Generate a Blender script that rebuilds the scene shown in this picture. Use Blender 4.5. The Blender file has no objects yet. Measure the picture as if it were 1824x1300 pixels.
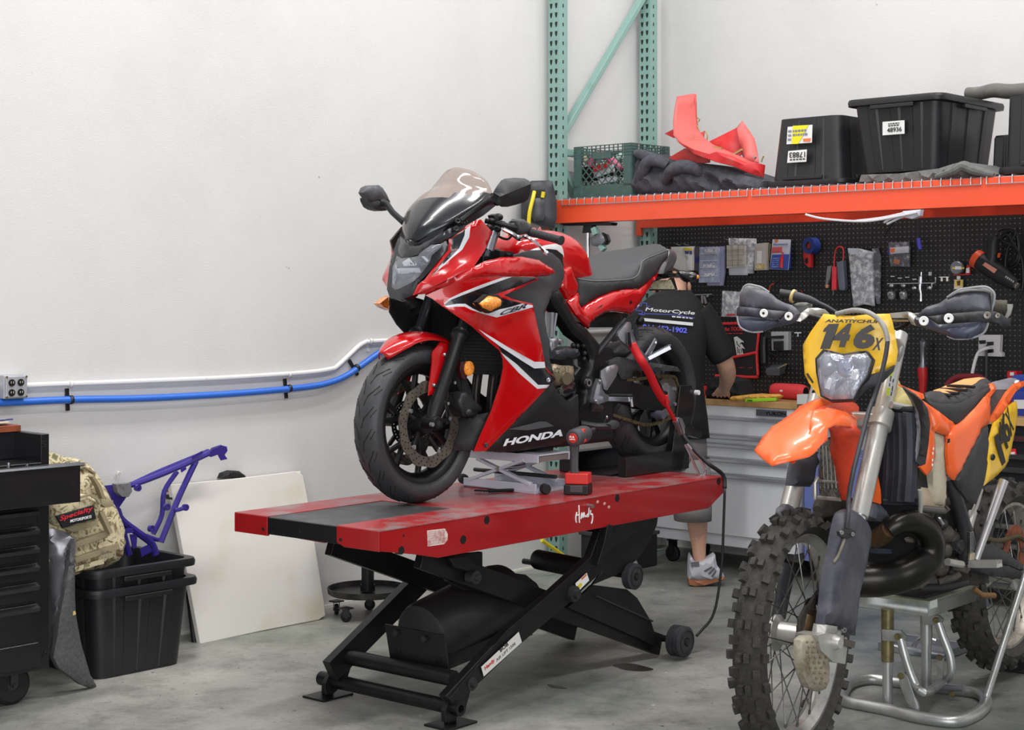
import bpy, bmesh, math, random
from mathutils import Vector as V, Matrix, geometry as G, noise as NZ
F,CX,Y0,H=2868.,912.,527.,1.48      # focal length in px of the 1824 px frame, horizon, eye height
sc=bpy.context.scene; LK=sc.collection.objects.link
R=random.Random(7); pi=math.pi
def lin(c):
    c=c/255; return c/12.92 if c<=.04045 else ((c+.055)/1.055)**2.4
MC={}
def mt(c,r=.5,m=0,nz=None,bp=None,coat=0,tr=0,al=1,em=0,k=''):
    """procedural material: colour (sRGB), roughness, metal; nz=(scale,lo,hi,colour2) second colour in noise patches; bp=(scale,strength)"""
    key=(c,r,m,nz,bp,coat,tr,al,em,k)
    if key in MC: return MC[key]
    M=bpy.data.materials.new('mat%d'%len(MC)); M.use_nodes=True; n=M.node_tree.nodes; l=M.node_tree.links
    p=n['Principled BSDF']; col=tuple(lin(x) for x in c)+(1,)
    I=p.inputs; I['Base Color'].default_value=col; I['Roughness'].default_value=r; I['Metallic'].default_value=m
    I['Coat Weight'].default_value=coat; I['Coat Roughness'].default_value=.08; I['Transmission Weight'].default_value=tr; I['Alpha'].default_value=al
    if em: I['Emission Color'].default_value=col; I['Emission Strength'].default_value=em
    if nz or bp: tc=n.new('ShaderNodeTexCoord')
    if nz:
        t=n.new('ShaderNodeTexNoise'); t.inputs['Scale'].default_value=nz[0]; t.inputs['Detail'].default_value=8; t.inputs['Roughness'].default_value=.65
        l.new(tc.outputs['Object'],t.inputs['Vector']); q=n.new('ShaderNodeValToRGB'); e=q.color_ramp.elements
        e[0].position=nz[1]; e[1].position=nz[2]; e[0].color=col; e[1].color=tuple(lin(x) for x in nz[3])+(1,)
        l.new(t.outputs['Fac'],q.inputs[0]); l.new(q.outputs[0],I['Base Color'])
    if bp:
        t=n.new('ShaderNodeTexNoise'); t.inputs['Scale'].default_value=bp[0]; t.inputs['Detail'].default_value=6
        l.new(tc.outputs['Object'],t.inputs['Vector']); b=n.new('ShaderNodeBump'); b.inputs['Strength'].default_value=bp[1]; b.inputs['Distance'].default_value=.01
        l.new(t.outputs['Fac'],b.inputs['Height']); l.new(b.outputs[0],I['Normal'])
    MC[key]=M; return M
def zo(x0,y0,s):
    "reads coordinates off an enlargement of the photograph"
    return lambda x,y,*d:(x0+x/s,y0+y/s)+d
class Fr:
    """local frame: origin, X direction on the floor, Z up"""
    def __init__(s,o,xd):
        x=V((xd[0],xd[1],0)).normalized(); z=V((0,0,1)); y=z.cross(x); s.o=V(o); s.A=Matrix((x,y,z)); s.ang=math.atan2(x.y,x.x)
        s.c=s.A@(V((0,0,H))-s.o)
    def ray(s,px,py): return s.A@V(((px-CX)/F,1,-(py-Y0)/F))
    def hit(s,px,py,n,k):
        r=s.ray(px,py); n=V(n); return s.c+r*((k-n.dot(s.c))/n.dot(r))
    def L(s,px,py,y=0):
        if isinstance(y,tuple): return s.hit(px,py,(-y[1],1,-y[2]),y[0])     # y = y0 + a*x + b*z
        return s.hit(px,py,(0,1,0),y)
    def X(s,px,py,x): return s.hit(px,py,(1,0,0),x)
    def Z(s,px,py,z): return s.hit(px,py,(0,0,1),z)
    def D(s,px,py,d): return s.c+s.ray(px,py)*d
    def W(s,p): return s.A.transposed()@V(p)+s.o
    def Ls(s,pts,y=0): return [s.L(p[0],p[1],p[2] if len(p)>2 else y) for p in pts]
    def sz(s,p): return (s.W(p).y)/F       # metres per pixel at local point p
def cr(pts,n=6,closed=False):
    "smooth curve through points"
    P=[V(p) for p in pts]; N=len(P); out=[]
    for i in range(N if closed else N-1):
        if closed: a,b,c,d=P[i-1],P[i],P[(i+1)%N],P[(i+2)%N]
        else: a,b,c,d=P[max(i-1,0)],P[i],P[i+1],P[min(i+2,N-1)]
        for j in range(n):
            t=j/n; out.append(.5*((2*b)+(c-a)*t+(2*a-5*b+4*c-d)*t*t+(3*b-a-3*c+d)*t**3))
    if not closed: out.append(P[-1])
    return out
def lerpl(rs,n):
    m=len(rs)-1; o=[]
    for i in range(n):
        t=i/(n-1)*m; k=min(int(t),m-1); o.append(rs[k]+(rs[k+1]-rs[k])*(t-k))
    return o
class B:
    def __init__(s): s.v=[]; s.f=[]; s.mi=[]; s.m=0
    def add(s,vs,fs):
        k=len(s.v); s.v+=[V(v) for v in vs]
        for f in fs: s.f.append([i+k for i in f]); s.mi.append(s.m)
        return s
    def box(s,x0,x1,y0,y1,z0,z1,M=None):
        v=[V((x,y,z)) for x in(x0,x1) for y in(y0,y1) for z in(z0,z1)]
        if M: v=[M@p for p in v]
        return s.add(v,[(0,1,3,2),(4,6,7,5),(0,4,5,1),(2,3,7,6),(0,2,6,4),(1,5,7,3)])
    def bc(s,c,sx,sy,sz,M=None):
        T=Matrix.Translation(V(c)); T=T@M if M else T
        return s.box(-sx/2,sx/2,-sy/2,sy/2,-sz/2,sz/2,T)
    def bar(s,p,q,w,h,up=(0,0,1)):
        "rectangular bar between two points"
        p,q=V(p),V(q); d=(q-p).normalized(); u=V(up); a=d.cross(u)
        if a.length<1e-4: a=d.cross(V((1,0,0)))
        a.normalize(); b=a.cross(d); a*=w/2; b*=h/2
        return s.loft([[p+a+b,p-a+b,p-a-b,p+a-b],[q+a+b,q-a+b,q-a-b,q+a-b]])
    def tube(s,pts,r,n=8,closed=False,sm=0,cap=True,sq=1):
        P=[V(p) for p in pts]; rr=r if isinstance(r,(list,tuple)) else [r]*len(P)
        if sm:
            P=cr(P,sm,closed); rr=lerpl(list(rr),len(P)) if len(set(rr))>1 else [rr[0]]*len(P)
        N=len(P); rings=[]; up=None
        for i in range(N):
            a=P[i-1] if (i or closed) else P[i]; b=P[(i+1)%N] if (i<N-1 or closed) else P[i]
            t=(b-a).normalized()
            if up is None:
                up=V((0,0,1)) if abs(t.z)<.9 else V((1,0,0))
            e=(up-t*up.dot(t)); e.normalize(); up=e; g=t.cross(e)
            rings.append([P[i]+(e*math.cos(2*pi*k/n)+g*math.sin(2*pi*k/n)*sq)*rr[i] for k in range(n)])
        return s.loft(rings,cap=cap,ring=closed)
    def cyl(s,p,q,r,r2=None,n=16,cap=True): return s.tube([p,q],[r,r if r2 is None else r2],n,cap=cap)
    def loft(s,rings,cap=True,ring=False,closed=True):
        n=len(rings[0]); N=len(rings); vs=[p for g in rings for p in g]; fs=[]
        for i in range(N if ring else N-1):
            j=(i+1)%N
            for k in range(n if closed else n-1):
                q=(k+1)%n; fs.append((i*n+k,i*n+q,j*n+q,j*n+k))
        if cap and not ring and closed: fs+=[tuple(range(n-1,-1,-1)),tuple((N-1)*n+k for k in range(n))]
        return s.add(vs,fs)
    def lathe(s,prof,o=(0,0,0),ax=(0,0,1),n=32,a0=0,a1=2*pi,closed=False):
        "profile of (radius, height along axis)"
        o=V(o); ax=V(ax).normalized(); e=ax.orthogonal().normalized(); g=ax.cross(e); full=abs(a1-a0-2*pi)<1e-6; rings=[]
        for i in range(n if full else n+1):
            a=a0+(a1-a0)*i/n; d=e*math.cos(a)+g*math.sin(a); rings.append([o+d*r+ax*h for r,h in prof])
        return s.loft(rings,cap=not full and closed,ring=full,closed=closed)
    def prism(s,pts,off):
        P=[V(p) for p in pts]; o=V(off); n=len(P)
        return s.add(P+[p+o for p in P],[tuple(range(n)),tuple(range(2*n-1,n-1,-1))]+[(i,(i+1)%n,n+(i+1)%n,n+i) for i in range(n)])
    def sph(s,c,r,nu=16,nv=10,M=None):
        c=V(c); r=V(r) if hasattr(r,'__len__') else V((r,r,r)); vs=[]
        for j in range(nv+1):
            for i in range(nu):
                p=V((r.x*math.sin(pi*j/nv)*math.cos(2*pi*i/nu),r.y*math.sin(pi*j/nv)*math.sin(2*pi*i/nu),r.z*math.cos(pi*j/nv))); vs.append(c+(M@p if M else p))
        return s.add(vs,[(j*nu+i,(j+1)*nu+i,(j+1)*nu+(i+1)%nu,j*nu+(i+1)%nu) for j in range(nv) for i in range(nu)])
    def sheet(s,rows): return s.loft(rows,cap=False,closed=False)
    def puff(s,pts,th=.01,bulge=0,w=.03,step=.02,sm=0,n=None,rough=0,back=True,dec=(),bm=None,nf=None):
        """traced outline -> rounded panel with depth: heights follow the outline, swelling by bulge within w of the edge"""
        P=[V(p) for p in pts]
        if sm: P=cr(P,sm,True)
        Q=[]
        for i in range(len(P)):
            a,b=P[i],P[(i+1)%len(P)]; k=max(1,int((b-a).length/step))
            Q+=[a+(b-a)*j/k for j in range(k)]
        N=V((0,0,0)); c=sum(Q,V((0,0,0)))/len(Q)
        for i in range(len(Q)): N+=(Q[i]-c).cross(Q[(i+1)%len(Q)]-c)
        N.normalize(); h=V(n) if n else V((.75,.66,.05))
        if N.dot(h)<0: N=-N
        e=N.orthogonal().normalized(); g=N.cross(e)
        U=[V(((q-c).dot(e),(q-c).dot(g))) for q in Q]; hh=[(q-c).dot(N) for q in Q]; nb=len(U)
        x0=min(u.x for u in U); x1=max(u.x for u in U); y0=min(u.y for u in U); y1=max(u.y for u in U)
        def ins(p):
            o=False
            for i in range(nb):
                a,b=U[i],U[i-1]
                if (a.y>p.y)!=(b.y>p.y) and p.x<(b.x-a.x)*(p.y-a.y)/(b.y-a.y)+a.x: o=not o
            return o
        I=[]; ny=int((y1-y0)/step)+1
        for j in range(1,ny+1):
            for i in range(1,int((x1-x0)/step)+1):
                p=V((x0+step*(i+(.5 if j%2 else 0)),y0+step*j))
                if ins(p) and min((p-u).length for u in U)>step*.55: I.append(p)
        E=[(i,(i+1)%nb) for i in range(nb)]; DP=[]
        for dp,k in dec:
            du=[V(((V(q)-c).dot(e),(V(q)-c).dot(g))) for q in dp]; DP.append((du,k)); k0=nb+len(I); I+=du; E+=[(k0+i,k0+(i+1)%len(du)) for i in range(len(du))]
        def inp(p,du):
            o=False
            for i in range(len(du)):
                a,b=du[i],du[i-1]
                if (a.y>p.y)!=(b.y>p.y) and p.x<(b.x-a.x)*(p.y-a.y)/(b.y-a.y)+a.x: o=not o
            return o
        r=G.delaunay_2d_cdt(U+I,E,[],1,1e-6)
        vs=[]; fs=[]
        for p in r[0]:
            ds=[(p-u).length for u in U]; d=min(ds); k=ds.index(d)
            if d<1e-5: t=hh[k]
            else:
                ws=[q**-2.5 for q in ds]; t=sum(a*b for a,b in zip(ws,hh))/sum(ws)
                if nf: t+=nf(c+e*p.x+g*p.y)*min(d/w,1)
                t+=bulge*(1-(1-min(d/w,1))**2)**.5+(R.uniform(-rough,rough) if rough else 0)
            vs.append(c+e*p.x+g*p.y+N*t)
        for f in r[2]:
            a,b,d=[vs[i] for i in f]
            fs.append(tuple(f) if (b-a).cross(d-a).dot(N)>0 else tuple(reversed(f)))
        s.add(vs,fs)
        if DP:
            for i,f in enumerate(r[2]):
                p=(r[0][f[0]]+r[0][f[1]]+r[0][f[2]])/3
                if not ins(p): s.mi[len(s.f)-len(fs)+i]=bm or 0; continue
                for du,k in DP:
                    if inp(p,du): s.mi[len(s.f)-len(fs)+i]=k
        om=s.m
        if bm is not None: s.m=bm
        if back:
            W=[q-N*th for q in Q]; s.add(Q+W,[(i,nb+i,nb+(i+1)%nb,(i+1)%nb) for i in range(nb)]); s.add([v-N*th for v in vs],[tuple(reversed(f)) for f in fs])
        s.m=om
        return s
    def mir(s):
        s.v=[V((p.x,-p.y,p.z)) for p in s.v]; s.f=[list(reversed(f)) for f in s.f]; return s
    def o(s,name,mat,par=None,bev=0,seg=2,ang=35,sol=0,sub=0,**kw):
        me=bpy.data.meshes.new(name); me.from_pydata([tuple(v) for v in s.v],[],s.f)
        ms=mat if isinstance(mat,(list,tuple)) else [mat]
        for x in ms: me.materials.append(x)
        if len(ms)>1: me.polygons.foreach_set('material_index',s.mi)
        b=bmesh.new(); b.from_mesh(me); bmesh.ops.remove_doubles(b,verts=b.verts,dist=1e-5); bmesh.ops.recalc_face_normals(b,faces=b.faces); b.to_mesh(me); b.free()
        me.polygons.foreach_set('use_smooth',[True]*len(me.polygons))
        if not bev: me.set_sharp_from_angle(angle=math.radians(ang))
        ob=bpy.data.objects.new(name,me); LK(ob)
        if par: ob.parent=par
        if sol: m=ob.modifiers.new('s','SOLIDIFY'); m.thickness=sol; m.offset=0
        if bev:
            m=ob.modifiers.new('b','BEVEL'); m.width=bev; m.segments=seg; m.limit_method='ANGLE'; m.angle_limit=math.radians(ang); m.harden_normals=True
        if sub: m=ob.modifiers.new('u','SUBSURF'); m.levels=sub; m.render_levels=sub
        for k,v in kw.items(): ob[k]=v
        return ob
def th(name,label,cat,fr,loc=(0,0,0),group=None):
    "an empty at the base of a thing"
    o=bpy.data.objects.new(name,None); LK(o); o.location=fr.W(loc) if loc!=(0,0,0) else fr.o; o.rotation_euler=(0,0,fr.ang); o.empty_display_size=.05
    o['label']=label; o['category']=cat
    if group: o['group']=group
    return o
def T(name,label,cat,o0,xd,group=None):
    "new frame plus its empty"
    f=Fr(o0,xd); return f,th(name,label,cat,f,group=group)
def folds(sc,amp):
    return lambda p:(abs(NZ.noise(p*sc+V((0,0,p.x*2)))-.0)*-2.2+.5+NZ.noise(p*sc*2.3)*.35)*amp
def at(fr,loc): return Fr(fr.W(loc),(fr.A[0].x,fr.A[0].y))
def tag(o,label,cat,group=None):
    o['label']=label; o['category']=cat
    if group: o['group']=group
    return o
def txt(s,p00,p10,p01,mat,par,name='lettering',e=.0006,bold=0,**kw):
    "text filling the parallelogram p00 (bottom left), p10 (bottom right), p01 (top left)"
    c=bpy.data.curves.new('t','FONT'); c.body=s; c.offset=bold; c.extrude=.5; c.resolution_u=3
    o=bpy.data.objects.new('t',c); me=bpy.data.meshes.new_from_object(o); bpy.data.objects.remove(o)
    xs=[v.co.x for v in me.vertices]; ys=[v.co.y for v in me.vertices]; x0,x1,y0,y1=min(xs),max(xs),min(ys),max(ys)
    p00,p10,p01=V(p00),V(p10),V(p01); a=p10-p00; b=p01-p00; n=a.cross(b).normalized()
    for v in me.vertices: v.co=p00+a*((v.co.x-x0)/(x1-x0))+b*((v.co.y-y0)/max(y1-y0,1e-6))+n*(v.co.z*2*e)
    me.materials.clear(); me.materials.append(mat); me.name=name
    ob=bpy.data.objects.new(name,me); LK(ob); ob.parent=par
    for k,v in kw.items(): ob[k]=v
    return ob
def tpx(s,fr,q,y,mat,par,**kw):
    "text on plane y, q = three pixel corners"
    p=[fr.L(a[0],a[1],y) for a in q]; return txt(s,*p,mat,par,**kw)
def bars(fr,q,n,y,mat,par,name='print_line',k=.55):
    "unreadable small print: n rows of dashes inside the three corners q"
    a,c,e=[fr.L(p[0],p[1],y) for p in q]; b=B(); u=c-a; v=e-a
    for i in range(n):
        t=0; r0=a+v*((i+.2)/n)
        while t<.96:
            l=min(R.uniform(.08,.22),1-t); b.add([r0+u*t,r0+u*(t+l),r0+u*(t+l)+v*(k/n),r0+u*t+v*(k/n)],[(0,1,2,3)]); t+=l+.05
    return b.o(name,mat,par)
def ann(b,o,ax,r,r2,h,n=32):
    "flat ring"
    return b.lathe([(r,-h/2),(r2,-h/2),(r2,h/2),(r,h/2)],o,ax,n,closed=True)
# shared colours
BLK=mt((15,15,17),.45); BLKM=mt((18,18,20),.7,bp=(300,.15)); RUB=mt((20,20,21),.75,bp=(60,.1)); STEEL=mt((190,190,192),.28,1); ALU=mt((176,178,182),.42,1)
CHR=mt((225,225,228),.1,1); DKM=mt((62,62,64),.4,.6); WHT=mt((232,232,230),.5); RED=mt((190,10,18),.22,coat=.7); GRN=mt((130,164,156),.5,nz=(14,.55,.75,(112,146,139)))
U=(.674,.738); VV=(.738,-.674); C0=(.889,9.590,0)
LW=Fr(C0,U); RW=Fr(C0,VV)
# ---------------- room ----------------
def st(b,name,m,**k): o=b.o(name,m,**k); o['kind']='structure'; return o
def wallmat():
    M=mt((209,208,207),.8,bp=(180,.15),nz=(1.1,.45,.8,(198,197,198)),k='wall'); n=M.node_tree.nodes; l=M.node_tree.links; p=n['Principled BSDF']
    if 'speck' in n: return M
    src=p.inputs['Base Color'].links[0].from_socket; tc=[x for x in n if x.type=='TEX_COORD'][0]
    t=n.new('ShaderNodeTexNoise'); t.name='speck'; t.inputs['Scale'].default_value=17; t.inputs['Detail'].default_value=3; l.new(tc.outputs['Object'],t.inputs['Vector'])
    q=n.new('ShaderNodeValToRGB'); q.color_ramp.elements[0].position=.745; q.color_ramp.elements[1].position=.77; q.color_ramp.elements[0].color=(1,1,1,1); q.color_ramp.elements[1].color=(.45,.44,.43,1); l.new(t.outputs['Fac'],q.inputs[0])
    m=n.new('ShaderNodeMix'); m.data_type='RGBA'; m.blend_type='MULTIPLY'; m.inputs[0].default_value=.7; l.new(src,m.inputs[6]); l.new(q.outputs[0],m.inputs[7]); l.new(m.outputs[2],p.inputs['Base Color']); return M
def floormat():
    M=bpy.data.materials.new('concrete'); M.use_nodes=True; n=M.node_tree.nodes; l=M.node_tree.links; p=n['Principled BSDF']
    tc=n.new('ShaderNodeTexCoord')
    def noise(s,d=8,ro=.6):
        t=n.new('ShaderNodeTexNoise'); t.inputs['Scale'].default_value=s; t.inputs['Detail'].default_value=d; t.inputs['Roughness'].default_value=ro; l.new(tc.outputs['Object'],t.inputs['Vector']); return t
    def ramp(t,*st):
        q=n.new('ShaderNodeValToRGB'); e=q.color_ramp.elements
        while len(e)<len(st): e.new(.5)
        for i,(a,c) in enumerate(st): e[i].position=a; e[i].color=tuple(lin(x) for x in c)+(1,)
        l.new(t.outputs['Fac'],q.inputs[0]); return q
    a=ramp(noise(.9,9,.62),(.36,(108,114,107)),(.5,(152,151,144)),(.62,(178,176,168)))
    b=ramp(noise(6,10,.7),(.3,(176,176,172)),(.52,(255,255,255)))
    c=ramp(noise(45,6,.8),(.3,(206,206,204)),(.5,(255,255,255)))
    g=ramp(noise(.55,6,.5),(.5,(255,255,255)),(.66,(190,212,200)))
    def mul(x,y,f=1):
        m=n.new('ShaderNodeMix'); m.data_type='RGBA'; m.blend_type='MULTIPLY'; m.inputs[0].default_value=f; l.new(x,m.inputs[6]); l.new(y,m.inputs[7]); return m.outputs[2]
    o=mul(mul(mul(a.outputs[0],b.outputs[0],.75),c.outputs[0],.7),g.outputs[0],.8)
    # slab colour gets darker to the right, with noise-ragged edges; chips and splashes
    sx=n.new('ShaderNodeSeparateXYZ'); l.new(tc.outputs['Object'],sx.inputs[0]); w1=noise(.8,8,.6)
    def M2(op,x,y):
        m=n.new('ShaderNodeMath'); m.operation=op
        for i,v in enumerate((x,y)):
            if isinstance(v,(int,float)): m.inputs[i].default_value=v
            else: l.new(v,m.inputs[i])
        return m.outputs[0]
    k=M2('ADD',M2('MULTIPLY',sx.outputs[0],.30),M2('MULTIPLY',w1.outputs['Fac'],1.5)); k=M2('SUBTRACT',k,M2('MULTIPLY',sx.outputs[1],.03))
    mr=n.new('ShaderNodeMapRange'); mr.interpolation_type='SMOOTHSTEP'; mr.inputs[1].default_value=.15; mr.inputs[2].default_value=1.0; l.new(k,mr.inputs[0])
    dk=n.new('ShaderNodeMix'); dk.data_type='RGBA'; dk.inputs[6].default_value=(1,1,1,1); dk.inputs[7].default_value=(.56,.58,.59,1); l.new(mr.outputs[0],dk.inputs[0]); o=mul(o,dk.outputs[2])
    sp=ramp(noise(38,3,.5),(.69,(255,255,255)),(.72,(70,70,68))); o=mul(o,sp.outputs[0],.8)
    wsp=ramp(noise(26,2,.5),(.735,(0,0,0)),(.75,(120,118,112))); ad=n.new('ShaderNodeMix'); ad.data_type='RGBA'; ad.blend_type='ADD'; ad.inputs[0].default_value=.8; l.new(o,ad.inputs[6]); l.new(wsp.outputs[0],ad.inputs[7]); o=ad.outputs[2]
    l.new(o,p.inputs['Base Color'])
    r=n.new('ShaderNodeMapRange'); r.inputs[3].default_value=.28; r.inputs[4].default_value=.6; l.new(noise(2.2).outputs['Fac'],r.inputs[0]); l.new(r.outputs[0],p.inputs['Roughness'])
    bu=n.new('ShaderNodeBump'); bu.inputs['Strength'].default_value=.12; bu.inputs['Distance'].default_value=.01; l.new(noise(30).outputs['Fac'],bu.inputs['Height']); l.new(bu.outputs[0],p.inputs['Normal'])
    return M
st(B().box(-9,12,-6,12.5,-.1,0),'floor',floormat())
def wall(fr,x0,x1,name):
    b=B(); b.box(x0,x1,0,.15,0,6); ob=b.o(name,wallmat()); ob['kind']='structure'; ob.location=fr.o; ob.rotation_euler=(0,0,fr.ang); return ob
wall(LW,-14,0,'wall_left'); wall(RW,0,9,'wall_right')
def tr(b,name,fr,m): o=b.o(name,m); o['kind']='structure'; o.location=fr.o; o.rotation_euler=(0,0,fr.ang)
tr(B().box(-14,0,-.008,0,0,.012),'baseboard_left',LW,mt((225,222,214),.6))
tr(B().box(0,9,-.008,0,0,.012),'baseboard_right',RW,mt((225,222,214),.6))
# small specks and a hairline crack in the paint
# ---------------- left wall services ----------------
def wt(fr,px,py,y,name,label,cat,group=None):
    f=at(fr,tuple(fr.L(px,py,y))); return f,th(name,label,cat,f,group=group)
f,e=wt(LW,27,711,0,'outlet_box','grey metal outlet box with four black sockets on the left wall','outlet')
GB=mt((176,178,184),.45,.3,nz=(20,.5,.7,(160,162,168)))
a=f.L(6,711,-.06); c=f.L(48,667,-.06)
B().box(a.x,c.x,-.062,0,a.z,c.z).o('box',GB,e,bev=.004)
B().box(a.x+.006,c.x-.002,-.068,-.06,a.z+.004,c.z-.004).o('cover_plate',GB,e,bev=.004)
for sx in(.31,.69):
    for sz in(.26,.68):
        p=V((a.x+(c.x-a.x)*sx,-.069,a.z+(c.z-a.z)*sz)); o=B().lathe([(0,.006),(.0135,.006),(.0155,0)],p+V((0,.003,0)),(0,-1,0),16).o('socket',BLK,e)
        b=B()
        for q in(-.005,.005): b.box(p.x+q-.001,p.x+q+.001,p.y-.0045,p.y-.003,p.z-.002,p.z+.006)
        b.o('slot',mt((215,210,190),.4),o)
for sx,sz in((.1,.08),(.93,.92),(.1,.93),(.93,.08)): B().cyl((a.x+(c.x-a.x)*sx,-.066,a.z+(c.z-a.z)*sz),(a.x+(c.x-a.x)*sx,-.071,a.z+(c.z-a.z)*sz),.004,n=10).o('screw',mt((180,160,110),.35,1),e)
f,e=wt(LW,240,679,0,'conduit','white painted electrical conduit running along the left wall','conduit')
PT=mt((226,225,224),.5,nz=(30,.6,.75,(196,196,198)))
B().tube(cr(f.Ls([(-60,691),(48,686.5),(125,683.5),(240,679.5),(400,673),(540,664),(588,657.5),(602,651),(636,619),(648,611),(664,608),(760,604),(930,596),(1130,588)],-.018),4),.0115,10).o('pipe',PT,e)
for px,py in((126,684),(515,667),(660,608)):
    p=f.L(px,py,-.02); b=B(); b.lathe([(.0135,-.008),(.0135,.008)],p,(1,0,.05),12); b.box(p.x-.008,p.x+.008,-.004,0,p.z-.05,p.z); b.o('strap_clip',PT,e,sol=.002)
f,e=wt(LW,330,706,0,'air_hose','blue air hose clamped along the left wall below the conduit','hose')
B().tube(cr(f.Ls([(-60,719),(0,717.5),(124,712),(240,710),(330,706),(430,700),(540,690),(585,682),(617,669),(645,650),(680,626),(720,612),(820,604)],-.032),5),.0155,12).o('hose',mt((48,108,206),.35,coat=.2,nz=(60,.6,.8,(84,138,222))),e)
CL=mt((70,66,64),.4,.8)
for px,py,t in((126,712,(1,0,.04)),(515,692,(1,0,.1)),(636,655,(1,0,.75))):
    p=f.L(px,py,-.032); b=B(); b.lathe([(.0175,-.007),(.0175,.007)],p,t,16); nn=V((-t[2],0,t[0])).normalized(); b.bar(p-nn*.045+V((0,.026,0)),p+nn*.045+V((0,.026,0)),.014,.008,(0,1,0)); b.o('hose_clamp',CL,e,sol=.002)
f,e=wt(LW,212,843,0,'wall_hook','small white hook on the left wall above the purple frame','hook')
p=f.L(212,845,-.012); B().tube([p+V((.01*math.cos(t),0,.01*math.sin(t))) for t in[i*pi/8-.4 for i in range(13)]],.0025,6).o('hook',PT,e); B().cyl(p+V((0,0,.01)),(p.x,0,p.z+.01),.003).o('stem',PT,e)
# ---------------- black tool chest ----------------
yc=-.6; TB=mt((24,25,28),.32,.25,coat=.3,nz=(18,.55,.8,(34,35,38))); TBm=mt((30,30,33),.5,.2); EDGE=mt((120,122,126),.3,.8)
cf=at(LW,tuple(LW.L(88,1190,yc)*1)); cf=Fr((cf.o.x,cf.o.y,0),U)
ce=th('tool_chest','black rolling tool chest with an open top drawer at the left edge','tool chest',cf)
zb=cf.L(88,1190,0).z; zt=cf.L(88,772,0).z; zd=cf.L(88,822,0).z; W0=1.1
B().box(-W0,0,0,.58,zb,zd).box(-W0,0,.18,.58,zd,zt).box(-.035,0,0,.2,zd-.02,zt).o('body',TB,ce,bev=.004)
# recessed drawers
xr=cf.L(64,1000,0).x
ys=[901,935,968,1000,1034,1072,1146]
for i in range(6):
    z1=cf.L(64,ys[i],0).z; z0=cf.L(64,ys[i+1],0).z
    d=B().box(-W0+.06,xr,-.012,.02,z0+.006,z1-.004).o('drawer',TB,ce,bev=.003)
    b=B(); b.prism([(-W0+.06,-.012,z1-.008),(-W0+.06,-.03,z1-.016),(-W0+.06,-.026,z1-.03),(-W0+.06,-.012,z1-.026)],(xr+W0-.06,0,0)); b.o('handle',mt((66,67,70),.25,.7),d)
b=B(); b.box(-W0,xr+.004,-.02,.0,cf.L(30,1192,0).z,cf.L(30,1148,0).z); b.o('kick_panel',TB,ce,bev=.006)
# open drawer
yo=-.21
x1=cf.L(138,825,yo).x; z1=cf.L(138,823,yo).z; z0=cf.L(138,893,yo).z
d=B().box(x1-1.02,x1,yo-.02,yo,z0,z1-.012).box(x1-1.02,x1-1.0,yo,.3,z0+.02,z1-.02).box(x1-.02,x1,yo,.02,z0+.02,z1-.02).box(x1-1.02,x1,yo,.3,z0+.01,z0+.02).o('open_drawer',TB,ce,bev=.003)
b=B(); b.prism([(x1-1.03,yo-.02,z1-.014),(x1-1.03,yo-.034,z1-.008),(x1-1.03,yo-.03,z1),(x1-1.03,yo+.012,z1)],(1.04,0,0)); b.o('handle',mt((90,92,96),.22,.8),d)
for px,py in((15,824),(48,826)):
    p=cf.L(px,py,yo+.1); B().cyl(p-V((0,0,.05)),p,.006,n=8).o('socket_tip',STEEL,d)
SM=mt((12,12,14),.6)
for q in(((72,797),(82,796),(74,785)),((76,1170),(87,1168),(78,1156))): tpx('S',cf,q,-.002,SM,ce,bold=.03,name='letter_mark')
def caster(par,p,r,w,ax=(1,0,0),fk=.03,m=RUB,name='caster'):
    p=V(p); ax=V(ax).normalized(); b=B().lathe([(r*.3,-w/2),(r*.82,-w/2),(r,-w*.3),(r,w*.3),(r*.82,w/2),(r*.3,w/2)],p,ax,24,closed=True)
    o=b.o(name,m,par); B().lathe([(0,-w*.45),(r*.62,-w*.45),(r*.62,w*.45),(0,w*.45)],p,ax,20).o('hub',mt((44,44,46),.5),o)
    b=B(); s=ax.cross(V((0,0,1)))
    for t in(-1,1): b.bar(p+ax*t*w*.65,p+ax*t*w*.65+V((0,0,r+fk)),.03,.004,ax)
    b.bc(p+V((0,0,r+fk)),.05,.05,.006); b.cyl(p-ax*w*.8,p+ax*w*.8,.008,n=10); b.o('fork',DKM,o); return o
p=cf.Z(30,1258,0); caster(ce,(p.x,.07,.072),.072,.045,(0,1,0),.02,name='caster_wheel'); caster(ce,(p.x-.7,.07,.072),.072,.045,(0,1,0),.02,name='caster_wheel')
caster(ce,(p.x,.45,.072),.072,.045,(0,1,0),.02,name='caster_wheel')
o=B().box(-W0,-.012,.16,.56,zt,zt+.022); 
f=at(cf,(-.3,.3,zt)); e=th('wood_board','reddish wooden board lying on the black tool chest','board',f); B().box(-.8,.28,-.14,.25,0,.024).o('board',mt((150,78,44),.5,nz=(9,.4,.65,(122,58,32))),e,bev=.002)
f=at(cf,(-.3,.3,zt+.031)); e=th('cardboard_sheet','thin cardboard sheet on the wooden board of the tool chest','cardboard'
,f); B().puff([(-.8,-.14,0),(.24,-.13,.006),(.27,.1,.012),(-.8,.2,.003)],.004,0,n=(0,0,1),step=.06).o('sheet',mt((205,190,165),.8),e)
p=cf.L(0,762,.2); f=at(cf,(cf.L(25,760,.2).x,.2,zt+.042)); e=th('small_carton','small white and blue carton on the wooden board of the tool chest','box',f)
a=f.L(25,748,0); B().box(-.25,a.x,0,.06,0,a.z).o('carton',mt((222,222,228),.5),e,bev=.002); B().box(-.25,a.x-.004,-.001,0,.004,a.z*.6).o('blue_label',mt((52,60,130),.5),e)
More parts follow.
